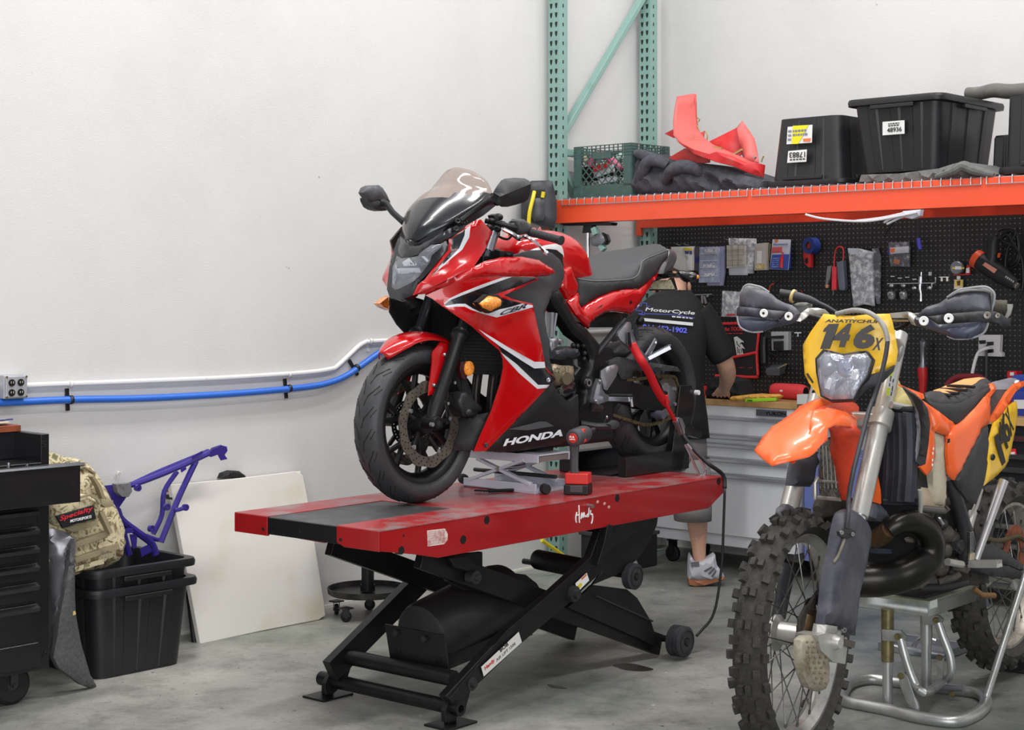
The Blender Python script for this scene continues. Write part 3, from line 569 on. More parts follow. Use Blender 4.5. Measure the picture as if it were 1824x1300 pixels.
# impact wrench
p=LZ(z4(775,1222)); f=Fr(LF.W(p),(1,-.25)); e=th('impact_wrench','red and black cordless impact wrench standing on its battery on the lift deck','power tool',f)
IR=mt((206,50,44),.4); IG=mt((66,66,70),.5); w=lambda a,y=0:f.L(*z4(*a),y)
k=w((700,1220)); k2=w((868,1220)); h=w((700,1150)).z; h2=w((700,1080)).z
B().box(k.x,k2.x,-.005,.08,.0,h).o('battery',BLK,e,bev=.005); B().box(k.x+.003,k2.x-.002,0,.075,h,h2+.004).o('battery_clip',IR,e,bev=.006)
B().bc((k.x+.05,-.006,h*.6),.05,.004,.026).o('battery_latch',IG,e,bev=.002)
B().loft([[w(a,y) for a,y in(((s-ww,t),.01),((s+ww,t),.01),((s+ww,t),.055),((s-ww,t),.055))] for s,ww,t in((775,34,1095),(772,27,1040),(772,28,950),(772,36,880))]).o('grip',IG,e,bev=.009,seg=3)
c=w((762,838),-.02); B().lathe([(0,0),(.026,0),(.032,.004),(.034,.012),(.034,.09),(.03,.11),(.02,.13),(0,.13)],c,(.25,1,.1),28).o('motor_housing',IG,e,ang=30)
o=B().lathe([(0,.0),(.018,.0),(.019,.003)],c+V((-.0005,-.003,0)),(.25,1,.1),28).o('logo_disc',IR,e)
ii=c+V((0,-.0045,0)); txt('FUEL',ii+V((-.013,0,.001)),ii+V((.013,0,.001)),ii+V((-.012,0,.009)),WHT,o,bold=.03); B().bc(ii+V((0,0,-.004)),.024,.001,.003).o('white_bar',WHT,o)
B().puff([w(a,.01) for a in((770,778),(838,775),(850,860),(815,878),(800,800))],.08,.004,.01,.01,n=(0,-1,0)).o('red_shroud',IR,e,bev=.003)
B().cyl(c+V((.03,.12,.012)),c+V((.045,.18,.018)),.011,n=12).o('anvil',DKM,e)
# ---------------- pallet rack ----------------
yA=RW.X(994,500,.08).y; yB=RW.X(1155,500,.08).y
rf=at(RW,(.08,yA,0)); re=th('pallet_rack','tall pallet rack with green uprights and orange beams in the corner of the shop','pallet rack',rf)
dB=yB-yA; HOL=mt((26,34,33),.8); ORG=mt((238,84,48),.38,coat=.25,nz=(3.5,.6,.85,(222,70,36)))
def post(y,name='upright'):
    b=B(); b.prism([(-.038,y+.035,0),(-.038,y-.035,0),(.038,y-.035,0),(.038,y+.035,0),(.028,y+.035,0),(.028,y-.026,0),(-.028,y-.026,0),(-.028,y+.035,0)],(0,0,3.4)); b.m=1
    z=.06
    while z<3.38:
        for x in(-.019,.017): b.prism([(x-.0085,y-.0355,z+.012),(x+.0085,y-.0355,z+.012),(x+.008,y-.0355,z-.002),(x+.0035,y-.0355,z-.016),(x-.0035,y-.0355,z-.016),(x-.008,y-.0355,z-.002)],(0,.002,0))
        b.box(.0375,.0385,y-.006,y+.003,z-.011,z+.008); z+=.0508
    b.o(name,[GRN,HOL],re)
post(0); post(dB)
B().box(-.07,.07,-.06,.06,0,.008).o('base_plate',GRN,re); B().box(-.07,.07,dB-.06,dB+.06,0,.008).o('base_plate',GRN,re)
def br(a,c,n='brace'):
    p=rf.X(a[0],a[1],.0); r=rf.X(c[0],c[1],.0); B().bar(p,r,.03,.05,(1,0,0)).o(n,GRN,re,bev=.004)
br((1003,236),(1150,-14),'diagonal_brace'); p=rf.X(1000,271,0); B().bar((0,.02,p.z),(0,dB,p.z),.03,.04).o('horizontal_brace',GRN,re,bev=.004); br((1002,304),(1046,390),'diagonal_brace')
zt=rf.L(993,356.5,-.06).z; zb=rf.L(1001,397.5,-.06).z
SEG=mt((214,76,44),.4,coat=.2)
B().prism([(-.02,-.06,zb),(-.02,-.06,zt),(-.02,-.012,zt),(-.02,-.012,zt-.018),(-.02,0,zt-.018),(-.02,0,zb)],(3.6,0,0)).o('front_beam',ORG,re,bev=.003)
B().box(-.045,-.015,-.062,-.034,zb-.03,zt+.004).o('beam_connector',SEG,re,bev=.002)
zr=rf.L(1160,405.5,dB-.06).z
B().box(-.02,3.6,dB-.06,dB-.005,zr,zr+.118).o('rear_beam',mt((226,66,36),.3,coat=.5,nz=(4,.5,.8,(206,56,30))),re,bev=.003); B().box(-.045,-.012,dB-.062,dB-.034,zr-.045,zr+.12).o('beam_connector',SEG,re,bev=.002)
WIR=mt((176,178,184),.35,.8)
def deck(x0,x1,n,lab):
    f=at(rf,((x0+x1)/2,0,zt)); e=th('wire_deck',lab,'wire deck',f); b=B(); c=(x0+x1)/2
    for i in range(n+1):
        x=x0+(x1-x0)*i/n-c; b.tube([(x,dB,.006),(x,-.064,.006),(x,-.067,-.004),(x,-.067,-.03)],.0028,6)
    b.tube([(x0-c,-.067,-.03),(x1-c,-.067,-.03)],.0028,6)
    for j in range(7): b.tube([(x0-c,-.04+j*dB/7,.001),(x1-c,-.04+j*dB/7,.001)],.0028,6)
    b.o('wire_mesh',WIR,e)
xs=lambda px:rf.L(px,rf and 350,-.067).x
deck(xs(1001),xs(1330.5),23,'left wire mesh deck on the orange rack beam below the green crate'); deck(xs(1339),xs(1747),25,'middle wire mesh deck on the orange rack beam below the black totes'); deck(xs(1757),xs(1757)+1.0,17,'right wire mesh deck on the orange rack beam at the edge of the photo')
zs=zt+.012
# --- things on the shelf
def shelf(px,y,name,label,cat): p=rf.L(px,340,y); f=at(rf,(p.x,y,zs)); return f,th(name,label,cat,f)
f,e=shelf(1072,.06,'milk_crate','dark green plastic milk crate full of parts on the rack shelf','crate'); q=zo(1000,240,10.133)
CG=mt((64,88,84),.5,nz=(40,.5,.8,(84,108,102))); P=lambda a,y=0:f.L(*q(*a)[:2],y)
xl=P((235,400)).x; xr=P((1265,400)).x; hh=P((900,175)).z; D=.33
def cwall(M,L,n):
    b=B(); T=lambda p:M@V(p); bx=lambda *a:b.box(*a,M)
    bx(0,L,-.004,.008,0,hh*.24); bx(0,L*.13,-.004,.004,hh*.2,hh); bx(L*.87,L,-.004,.004,hh*.2,hh)
    for k in range(5): bx(0,L,-.004,.004,hh*(.77+.055*k),hh*(.77+.055*k)+.004)
    for k in range(14): bx(L*k/13-.002,L*k/13+.002,-.003,.003,hh*.77,hh)
    x0,x1,z0,z1=L*.13,L*.87,hh*.24,hh*.78; s=(x1-x0)/6.5
    for k in range(-6,8):
        for d in(1,-1):
            A=[]
            xa=x0+k*s; 
            for t in(0,1):
                A.append((xa+(z1-z0)*t if d>0 else xa+(z1-z0)*(1-t),z0+(z1-z0)*t))
            (ax,az),(cx,cz)=A
            if ax>cx: (ax,az),(cx,cz)=(cx,cz),(ax,az)
            if cx<x0 or ax>x1: continue
            m=(cz-az)/(cx-ax)
            if ax<x0: az+=m*(x0-ax); ax=x0
            if cx>x1: cz-=m*(cx-x1); cx=x1
            b.bar(T((ax,0,az)),T((cx,0,cz)),.006,.003,T((0,1,0))-T((0,0,0)))
    bx(L*.33,L*.66,-.008,.006,hh*.74,hh*.87); b.o(n,CG,e)
Lc=xr-xl
cwall(Matrix.Translation((xl,0,0)),Lc,'crate_side'); cwall(Matrix.Translation((xl,D,0)),Lc,'crate_side')
cwall(Matrix.Translation((xr,0,0))@Matrix.Rotation(pi/2,4,'Z'),D,'crate_side'); cwall(Matrix.Translation((xl,0,0))@Matrix.Rotation(pi/2,4,'Z'),D,'crate_side'); B().box(xl,xr,0,D,0,.008).o('crate_floor',CG,e)
def inn(name,lab,cat,mk,m):
    o=mk.o(name,m); o.location=f.o; o.rotation_euler=(0,0,f.ang); tag(o,lab,cat)
b=B(); b.tube(cr([P((520,560),.1),P((600,390),.1),P((760,370),.1),P((900,460),.12),P((1000,560),.1),P((1080,600),.12)],4),.021,10); inn('pink_hose','pink hose coiled inside the green crate','hose',b,mt((196,96,128),.5))
inn('red_fitting','bright red part inside the green crate','tool part',B().bar(P((590,630),.06),P((840,545),.06),.02,.028),mt((214,24,30),.4))
inn('white_plate','white angled plate inside the green crate','plate',B().bar(P((620,720),.08),P((960,600),.07),.03,.04).bar(P((690,850),.08),P((990,790),.08),.02,.03),mt((206,206,212),.5))
inn('green_bottle','pale green bottle end inside the green crate','bottle',B().cyl(P((940,480),.18),P((1100,380),.18),.022,n=14),mt((176,206,192),.4))
inn('brass_fitting','pale brass fitting in the left of the green crate','fitting',B().cyl(P((420,430),.06),P((480,490),.1),.018,n=12),mt((206,198,164),.35,.5))
inn('black_tool','black part at the bottom of the green crate','tool part',B().bar(P((400,740),.12),P((1080,640),.12),.1,.06).bar(P((420,680),.1),P((640,600),.14),.05,.05),BLKM)
# blanket
f,e=shelf(1240,.1,'moving_blanket','crumpled dark grey blanket on the rack shelf between green crate and black totes','blanket'); BLN=mt((62,63,70),.9,nz=(26,.4,.7,(84,85,92)),bp=(160,.4)); q=zo(1160,150,6.19)
k=lambda a,y:f.L(*q(*a)[:2],y)
def fold(pts,r,n='fold',sq=1): B().tube([k(a,a[2] if len(a)>2 else .02) for a in pts],r,12,sm=5,sq=sq).o(n,BLN,e)
B().puff([f.L(x,y,.03) for x,y in((1120,350),(1126,322),(1136,290),(1148,272),(1165,278),(1200,290),(1245,290),(1290,296),(1335,310),(1362,322),(1362,345),(1240,349))],.22,.06,.07,.013,n=(0,-1,.2),nf=folds(9,.05)).o('cloth_mass',BLN,e)
fold([(-170,760,-.02),(-80,785,-.03),(60,830,-.03),(190,870,.0)],[.02,.028,.028,.02]); fold([(-160,1150,-.01),(-110,1000,-.04),(-40,860,-.05),(70,850,-.04),(170,900,-.02)],[.02,.03,.032,.03,.02]); fold([(150,1080,-.02),(220,960,-.05),(340,905,-.05),(470,930,-.04),(560,1000,-.01)],[.02,.034,.036,.034,.02])
# red scrap fairing
f,e=shelf(1275,.2,'red_fairing','broken red plastic motorcycle fairing lying on the dark grey blanket','fairing'); RF=mt((198,38,42),.5,nz=(9,.5,.75,(186,80,76))); RFI=mt((208,94,90),.55,nz=(6,.5,.72,(150,80,58)))
k=lambda a,y:f.L(*q(*a)[:2],y)
rows=[]
for L_,R_ in(((285,135,.02),(488,140,.12)),((262,260,.0),(498,260,.12)),((245,400,-.04),(500,380,.12)),((245,560,-.1),(520,500,.12)),((330,650,-.14),(580,600,.1)),((480,730,-.16),(680,690,.06)),((640,790,-.16),(780,740,.02)),((820,850,-.15),(910,800,-.02)),((1000,930,-.12),(1040,870,-.02))):
    a,c=k(L_[:2],L_[2]),k(R_[:2],R_[2]); m=(a+c)/2+V((.01,.06,.02)); rows.append(cr([a,m,c],5))
B().sheet(rows).o('curved_cowl',RFI,e,sol=.006,ang=60)
def rp(a,n,m,bu=.01,t=.008): return B().puff([k(c[:2],c[2]) for c in a],t,bu,.03,.03,n=(0,-1,.1)).o(n,m,e,ang=50)
rp([(265,610,-.15),(420,705,-.17),(640,770,-.17),(720,742,-.16),(900,790,-.12),(1040,860,-.1),(1150,862,-.08),(1255,890,-.05),(1240,1030,-.06),(1100,985,-.1),(900,900,-.14),(700,850,-.17),(480,770,-.17),(330,665,-.16)],'lower_panel',RF,.02); rp([(620,640,.1),(800,550,.1),(950,475,.1),(965,640,.1),(1000,760,.1),(960,800,.08),(780,745,.06),(700,690,.08)],'side_panel',RF)
rp([(945,475,.08),(1000,402,.08),(1050,470,.08),(1130,590,.06),(1160,720,.04),(1180,860,0),(1040,858,.0),(1000,780,.04),(965,640,.06)],'side_panel',RFI,.025); rp([(145,545,.1),(240,498,.1),(250,595,.1)],'tab',RF); rp([(190,812,-.02),(370,705,-.02),(640,790,-.05),(640,860,-.06),(420,890,-.04)],'tail_panel',mt((196,50,44),.5),.01); rp([(520,550,.1),(585,512,.1),(570,600,.1),(550,585,.1)],'tab',RFI)
BR=mt((170,150,100),.5,.3)
for a in([(505,370),(535,385),(520,415)],[(505,455),(520,490),(508,525)],[(600,520),(622,570),(605,640)],[(1240,790),(1222,830),(1215,860)]): B().tube([k(c,.1 if c[0]<1200 else 0) for c in a],.004,6,sm=3).o('wire_clip',BR,e)
for a,c in(((690,690),(780,710)),((920,770),(1000,720)),((980,820),(1030,830)),((1135,820),(1150,795))): B().bar(k(a,-.02),k(c,-.02),.012,.01).o('metal_clip',BR if a[0]<1100 else STEEL,e)
# totes
def shelf_tote(pxl,pxr,y,pyb,pyt,lab,flip=False,W=.46,zoff=0):
    a=rf.L(pxl,pyb,y); c=rf.L(pxr,pyb,y); L=c.x-a.x; t=rf.L((pxl+pxr)/2,pyt,y).z; h=t-zs-zoff
    ff=at(rf,((a.x+c.x)/2,y+W/2,zs+zoff)); ee=th('storage_tote',lab,'tote',ff); return ff,ee,L,h
f1,e1,L,h=shelf_tote(1362,1500,.04,325,207,'upside down black storage tote with yellow label and number 17883 on the shelf',True)
tote(e1,L*.93,.42,h,.86,True,2)
def stick(fr,ent,q_,y,m,name,**kw): return B().puff([fr.L(*a,y) for a in q_],.002,0,step=.05,n=(0,-1,0)).o(name,m,ent,**kw)
WLB=mt((226,226,224),.5); INK=mt((40,40,44),.6)
y=-.232
o=stick(f1,e1,((1403,226),(1447,222),(1446,254),(1401,257)),y,WLB,'product_label'); stick(f1,o,((1412,224),(1440,222.5),(1422,256),(1410,256.5)),y-.003,mt((232,222,40),.5),'yellow_patch'); stick(f1,o,((1430,247),(1444,246),(1443,252),(1431,252)),y-.003,mt((224,120,70),.5),'orange_mark'); bars(f1,((1412,244),(1438,242),(1412,230)),2,y-.0045,mt((120,124,140),.6),o); bars(f1,((1403,252),(1409,252),(1404,230)),3,y-.003,mt((120,124,140),.6),o)
o=stick(f1,e1,((1404,269),(1437,266),(1436,288),(1402,290)),y,WLB,'number_label'); tpx('17883',f1,((1434,270),(1406,271.5),(1434,280)),y-.003,INK,o,bold=.01); bars(f1,((1434,281),(1406,283),(1434,285)),1,y-.003,INK,o)
f2,e2,L,h=shelf_tote(1520,1668,.0,312,172,'upright black storage tote with number label 48936 and overhanging rim on the shelf',W=.62,zoff=.045)
tote(e2,L*1.05,.62,h,.86,False,3)
y=-.312
o=stick(f2,e2,((1572,217),(1611,214),(1611,238),(1572,241)),y,WLB,'number_label'); tpx('48936',f2,((1580,236),(1606,233.5),(1580,228)),y-.003,INK,o,bold=.01); bars(f2,((1582,226),(1602,224),(1582,219)),2,y-.003,INK,o)
f3,e3,L,h=shelf_tote(1786,1950,-.0,308,165,'large upright black storage tote cut by the right edge of the photo',W=.6); tote(e3,L,.6,h,.96,True,3)
f4,e4,L,h=shelf_tote(1762,1815,.30,296,240,'small black bin behind the rightmost totes on the shelf',W=.3); tote(e4,L,.3,h,.92,True,2)
f,e=shelf(1640,-.02,'grey_cloth','folded grey cloth lying under the upright black tote on the shelf','cloth'); GC=mt((92,93,92),.9,nz=(30,.4,.7,(112,113,112)),bp=(140,.3))
B().puff([f.L(x,y,.0) for x,y in((1530,324),(1534,311),(1600,309),(1672,300),(1700,291),(1716,288),(1735,295),(1758,304),(1775,310),(1772,316),(1650,322))],.4,.02,.05,.03,n=(0,-1,.2),rough=.002).o('cloth',GC,e)
B().tube([f.L(*a) for a in((1668,315,-.03),(1700,304,-.05),(1716,296,-.05),(1735,303,-.05),(1770,312,-.03))],[.012,.02,.024,.022,.012],10,sm=5).o('fold',GC,e)
f,e=shelf(1770,.35,'hose_roll','dark grey rolled hose resting on top of the rightmost totes','hose'); B().tube([f.L(*a,.2) for a in((1722,166),(1745,166),(1770,161),(1800,163),(1840,160))],[.028,.032,.034,.036,.036],12,sm=5).o('hose',mt((92,90,86),.7,nz=(12,.5,.7,(120,114,104))),e)
f,e=shelf(1560,-.067,'power_cable','bundle of white cables with a plug tied under the orange front beam','cable')
WC=mt((206,206,212),.4); n=-.012
for a in([(1435,382),(1470,390),(1540,394),(1600,385),(1634,378)],[(1520,394),(1570,388),(1612,379)],[(1575,396),(1590,388),(1620,380)],[(1580,399),(1610,385),(1636,381)]): B().tube([f.L(x,y,n-.006*i) for i,(x,y) in enumerate(a)],.0055,6,sm=4).o('cable',WC,e)
B().puff([f.L(x,y,n-.01) for x,y in((1608,376),(1640,373),(1638,384),(1624,390),(1608,386))],.03,.004,.01,.01,n=(0,-1,0)).o('plug',mt((196,198,206),.4),e)
# hose reel left of the rack
rd=rf.W((0,-.30,0)).y; qf=Fr(((962-CX)/F*rd,rd,rf.W(rf.L(960,415,-.18)).z),(1,0)); qe=th('hose_reel','black hose reel with yellow hose beside the left upright of the rack','hose reel',qf); q=zo(910,310,7.647)
RB=mt((52,53,57),.45,bp=(200,.1)); k=lambda a,y=0:qf.L(*q(*a)[:2],y)
B().puff([k(a) for a in((140,420),(150,300),(215,120),(290,90),(520,85),(560,100),(600,240),(625,400),(625,600),(590,740),(470,720),(250,640),(140,600))],.12,.02,.04,.03,n=(0,-1,0)).o('housing',RB,qe,ang=40)
B().puff([k(a,-.03) for a in((270,330),(455,325),(455,590),(440,630),(320,650),(275,560))],.05,.012,.02,.02,n=(0,-1,0)).o('front_cover',mt((66,67,71),.45),qe,ang=40)
B().puff([k(a,-.028) for a in((275,215),(465,212),(462,325),(270,330))],.01,0,.01,.03,n=(0,-1,0)).o('hose_slot',HB,qe)
YH=mt((226,206,44),.45); B().tube([k(a,b) for a,b in(((320,240),-.03),((300,330),-.05),((270,450),-.06),((250,560),-.06),((240,760),-.05))],.0105,10,sm=4).o('yellow_hose',YH,qe)
B().tube([k((430,320),-.03),k((445,240),-.032)],.0105,8).o('yellow_hose',YH,qe)
# yellow hose on the floor side of the rack
f,e=wt(LW,985,985,-.25,'yellow_air_hose','yellow air hose hanging low in front of the rack upright','hose'); B().tube(f.Ls([(965,962),(982,974),(1000,987),(1016,999),(1040,1014)],0),.011,8,sm=4).o('hose',YH,e)
# clamp stand hung under the front beam
f=at(rf,tuple(rf.L(1045,396,-.04))); e=th('clamp_bracket','black bracket with chrome pole and grey clamp hanging under the front beam','bracket',f); q=zo(960,300,9.12); k=lambda a,y=0:f.L(*q(*a)[:2],y)
b=B(); b.prism([k(a,.0) for a in((330,885),(1120,870),(1190,880),(1170,925),(820,925),(400,930))],(0,.05,0)); b.o('mount_plate',BLK,e,bev=.003); B().prism([k(a) for a in((715,925),(860,925),(850,1040),(700,1050))],(0,.04,0)).o('socket',BLK,e,bev=.003)
B().cyl(k((795,1020),.02),k((795,1700),.02),.0085*1.3,n=16).o('chrome_pole',CHR,e)
b=B(); b.bar(k((895,960)),k((930,1080)),.03,.03); b.o('teal_link',GRN,e,bev=.003); b=B(); b.bar(k((1010,1240)),k((1060,1330)),.03,.03); b.o('teal_link',GRN,e,bev=.003)
B().puff([k(a,-.01) for a in((835,1115),(900,1100),(975,1060),(1060,1070),(1095,1170),(1060,1230),(960,1270),(850,1250))],.04,.012,.02,.015,n=(0,-1,0)).o('clamp',mt((120,122,128),.3,.6),e,ang=40)
B().puff([k(a,-.02) for a in((1015,1040),(1060,1065),(1100,1170),(1070,1225),(1055,1200),(1075,1165),(1040,1090))],.02,.004,.01,.015,n=(0,-1,0)).o('clamp_jaw',BLK,e)
q=zo(910,310,7.647); B().puff([k(a,.02) for a in((835,1150),(870,1125),(930,1140),(945,1180),(920,1210),(960,1200),(975,1220),(870,1300),(840,1240))],.03,.01,.02,.01,n=(0,-1,0)).o('pale_fitting',mt((186,192,204),.3,.3),e)
# ---------------- pegboard ----------------
PEG=bpy.data.materials.new('pegboard'); PEG.use_nodes=True; nn=PEG.node_tree.nodes; ll=PEG.node_tree.links; tc=nn.new('ShaderNodeTexCoord'); sx=nn.new('ShaderNodeSeparateXYZ'); ll.new(tc.outputs['Object'],sx.inputs[0])
def mth(op,a,b=None):
    m=nn.new('ShaderNodeMath'); m.operation=op
    for i,x in enumerate((a,b)):
        if x is None: continue
        if isinstance(x,(int,float)): m.inputs[i].default_value=x
        else: ll.new(x,m.inputs[i])
    return m.outputs[0]
g=[mth('SUBTRACT',mth('FRACT',mth('MULTIPLY',sx.outputs[i],1/.0254)),.5) for i in(0,2)]
d=mth('LESS_THAN',mth('ADD',mth('MULTIPLY',g[0],g[0]),mth('MULTIPLY',g[1],g[1])),.023)
mx=nn.new('ShaderNodeMix'); mx.data_type='RGBA'; mx.inputs[6].default_value=tuple(lin(x) for x in(25,25,28))+(1,); mx.inputs[7].default_value=tuple(lin(x) for x in(104,96,84))+(1,); ll.new(d,mx.inputs[0]); ll.new(mx.outputs[2],nn['Principled BSDF'].inputs['Base Color']); nn['Principled BSDF'].inputs['Roughness'].default_value=.5
YP=-.06
gf=at(RW,(0,YP,0)); ge=th('pegboard','large black pegboard on the wall behind the workbench','pegboard',gf)
B().box(.005,4.2,0,.012,.78,1.98).o('board',PEG,ge)
def it(px,py,name,label,cat,group=None):
    p=gf.L(px,py,-.004); f=at(gf,(p.x,-.004,p.z)); return f,th(name,label,cat,f,group=group)
def cd(f,e,pts,name,m,y=-.02,t=.012,bu=.003,w=.01,**kw): return B().puff([f.L(a[0],a[1],a[2] if len(a)>2 else y) for a in pts],t,bu,w,.02,n=(0,-1,0)).o(name,m,e,ang=45,**kw)
def hook(f,e,px,py,n=2):
    for i in range(n): p=f.L(px+i*14,py,0); B().tube([p,p+V((0,-.03,0)),p+V((0,-.06,.006))],.0025,6).o('peg_hook',STEEL,e)
CLR=mt((196,202,214),.25,tr=0,al=.75); BAG=mt((160,163,170),.25,nz=(30,.45,.6,(226,228,232)),bp=(45,.9)); BAGD=mt((96,98,106),.3,nz=(30,.5,.65,(170,172,178)),bp=(45,.9))
q=zo(1160,380,5.365)
def Q(*a): return [q(*c[:2])+tuple(c[2:]) for c in a]
f,e=it(1215,445,'parts_bag','white parts bag with yellow and blue label on the pegboard behind the bike tail','parts bag'); cd(f,e,Q((190,320),(400,315),(415,420),(408,545),(240,545),(190,500)),'bag',mt((222,220,216),.5,bp=(30,.4)),t=.02); o=cd(f,e,Q((305,330),(388,330),(388,540),(345,540),(330,420)),'label',mt((230,230,228),.5),y=-.026,t=.002); cd(f,o,Q((305,332),(388,332),(388,355),(308,352)),'yellow_band',mt((226,210,60),.5),y=-.029,t=.002); cd(f,o,Q((318,358),(388,360),(388,392),(326,388)),'blue_band',mt((70,74,140),.5),y=-.029,t=.002); hook(f,e,1214,436)
f,e=it(1243,445,'parts_card','narrow dark card with blue print hanging between the white bag and the blue organizer','card'); cd(f,e,Q((412,320),(455,318),(455,560),(412,540)),'card',mt((84,72,88),.6),y=-.025); cd(f,e,Q((420,415),(452,412),(452,470),(420,470)),'blue_print',mt((48,50,120),.5),y=-.028,t=.002)
f,e=it(1268,450,'parts_organizer','clear bluish plastic organizer with sorted hardware on the pegboard','organizer')
CB=mt((150,160,186),.25,nz=(20,.45,.7,(196,202,218))); cd(f,e,Q((530,320),(695,315),(700,560),(680,690),(535,690),(525,600)),'rear_case',mt((150,152,186),.3),y=-.02,t=.014)
o=cd(f,e,Q((460,322),(640,318),(638,660),(455,662)),'front_case',CB,y=-.045,t=.02)
b=B(); 
for z in(385,455,520,600): a,c=f.L(*q(468,z),-.05),f.L(*q(632,z-4),-.05); b.bar(a,c,.003,.0035)
b.o('divider',mt((206,210,222),.3),o)
for a in(((512,345),(620,345),(620,372),(512,375)),((500,490),(600,470),(605,515),(495,520)),((510,575),(600,560),(600,600),(510,605))): cd(f,o,Q(*a),'hardware',mt((214,216,222),.4,nz=(90,.5,.6,(120,124,140))),y=-.052,t=.003)
hook(f,e,1262,433)
f,e=it(1320,430,'ziploc_bag','clear zip bag behind the beige organizer on the pegboard','bag'); cd(f,e,Q((740,235),(995,240),(995,300),(970,575),(900,575),(860,320),(740,300)),'bag',BAG,y=-.02,t=.012); 
f,e=it(1310,455,'parts_organizer','small beige organizer tray hanging in front of a clear zip bag','organizer'); cd(f,e,Q((740,510),(908,500),(910,590),(745,590)),'rear_case',mt((196,198,206),.35),y=-.035,t=.014); o=cd(f,e,Q((720,305),(890,305),(892,505),(720,525)),'front_case',mt((196,194,182),.4,nz=(30,.5,.7,(164,160,150))),y=-.05,t=.02)
b=B()
for z in(350,400,450,495): a,c=f.L(*q(725,z),-.056),f.L(*q(885,z-4),-.056); b.bar(a,c,.003,.003)
for x in(775,830): a,c=f.L(*q(x,312),-.056),f.L(*q(x,515),-.056); b.bar(a,c,.003,.003,(1,0,0))
b.o('divider',mt((150,148,138),.4),o); hook(f,e,1300,427)
f,e=it(1355,455,'parts_box','small clear box with brass fittings and white label on the pegboard','box'); cd(f,e,Q((990,290),(1098,280),(1098,540),(985,545)),'box',mt((190,186,178),.35),y=-.04,t=.03); o=cd(f,e,Q((1010,360),(1055,358),(1052,475),(1008,478)),'label',WLB,y=-.044,t=.002); cd(f,e,Q((1000,490),(1085,480),(1080,530),(1000,535)),'brass_parts',mt((196,170,100),.4,.3,nz=(80,.45,.6,(236,220,170))),y=-.045,t=.003); cd(f,e,Q((1100,290),(1145,290),(1130,450),(1100,460)),'rear_card',mt((120,110,92),.6),y=-.02,t=.004)
f,e=it(1390,450,'adhesive_pack','blue and white carded pack with a red glue tube on the pegboard','pack'); cd(f,e,Q((1165,280),(1330,280),(1330,525),(1180,530)),'rear_pack',mt((40,64,150),.4),y=-.02,t=.008); o=cd(f,e,Q((1160,248),(1330,250),(1305,540),(1132,532)),'card',mt((206,210,222),.4),y=-.035,t=.008); cd(f,o,Q((1155,395),(1318,390),(1304,538),(1134,530)),'blue_field',mt((58,86,178),.4),y=-.039,t=.002); cd(f,o,Q((1155,325),(1250,320),(1250,375),(1150,380)),'red_band',mt((216,96,100),.5),y=-.039,t=.002); p=f.L(*q(1247,500),-.044); B().tube([f.L(*q(1258,370),-.044),f.L(*q(1256,400),-.044),f.L(*q(1250,420),-.044),f.L(*q(1244,520),-.044)],[.004,.004,.011,.012],10).o('glue_tube',mt((214,40,48),.4),o); cd(f,o,Q((1180,250),(1212,250),(1210,275),(1180,275)),'orange_logo',mt((226,130,60),.5),y=-.039,t=.002); tpx('Permatex',f,(q(1168,308),q(1308,302),q(1170,288)),-.041,mt((60,80,170),.5),o); bars(f,(q(1150,520),q(1215,518),q(1160,420)),5,-.042,mt((150,166,220),.5),o)
f,e=it(1440,450,'gas_lighter','red handled lighter with long black nozzle hanging on the pegboard','lighter'); cd(f,e,Q((1478,262),(1510,258),(1525,300),(1525,515),(1500,512),(1465,480),(1452,400),(1460,300)),'handle',mt((218,44,48),.35),y=-.03,t=.025,bu=.006); cd(f,e,Q((1470,430),(1490,425),(1495,470),(1480,485),(1466,465)),'trigger_guard',BLK,y=-.04,t=.006); B().cyl(f.L(*q(1513,515),-.04),f.L(*q(1515,770),-.04),.0045,n=8).o('nozzle',BLK,e)
f,e=it(1454,439,'tape_roll','roll of blue tape hanging on the pegboard beside the red lighter','tape'); p=f.L(*q(1565,310),-.0); B().lathe([(.022,0),(.045,0),(.045,.05),(.022,.05)],p,(-.25,-1,0),28,closed=True).o('tape',mt((40,60,140),.5),e,ang=40); B().lathe([(.018,0),(.023,0),(.023,.052),(.018,.052)],p,(-.25,-1,0),24,closed=True).o('core',mt((60,56,58),.7),e)
q=zo(1470,380,5.153)
f,e=it(1487,470,'test_leads','red and black test lead with clip hanging on the pegboard','test lead'); B().tube([f.L(*q(*a),-.03) for a in((80,500),(85,400),(100,330),(135,305),(165,330),(165,430))],.004,8,sm=4).o('red_lead',mt((214,50,56),.4),e); cd(f,e,Q((62,490),(100,490),(98,700),(58,705)),'red_grip',mt((226,60,70),.4),y=-.04,t=.018,bu=.004); B().cyl(f.L(*q(74,705),-.045),f.L(*q(72,745),-.045),.0015,n=6).o('probe_tip',STEEL,e); cd(f,e,Q((20,485),(58,480),(40,600),(8,680),(0,670),(10,560)),'grey_clip',mt((120,122,124),.4),y=-.03,t=.014); cd(f,e,Q((4,655),(28,655),(22,682),(4,684)),'orange_tip',mt((214,150,110),.5),y=-.034,t=.014)
f,e=it(1497,490,'charger_brick','dark grey charger block hanging behind the red test lead','charger'); cd(f,e,Q((105,450),(165,430),(182,690),(170,708),(125,700),(112,560)),'block',mt((98,104,118),.4),y=-.035,t=.03)
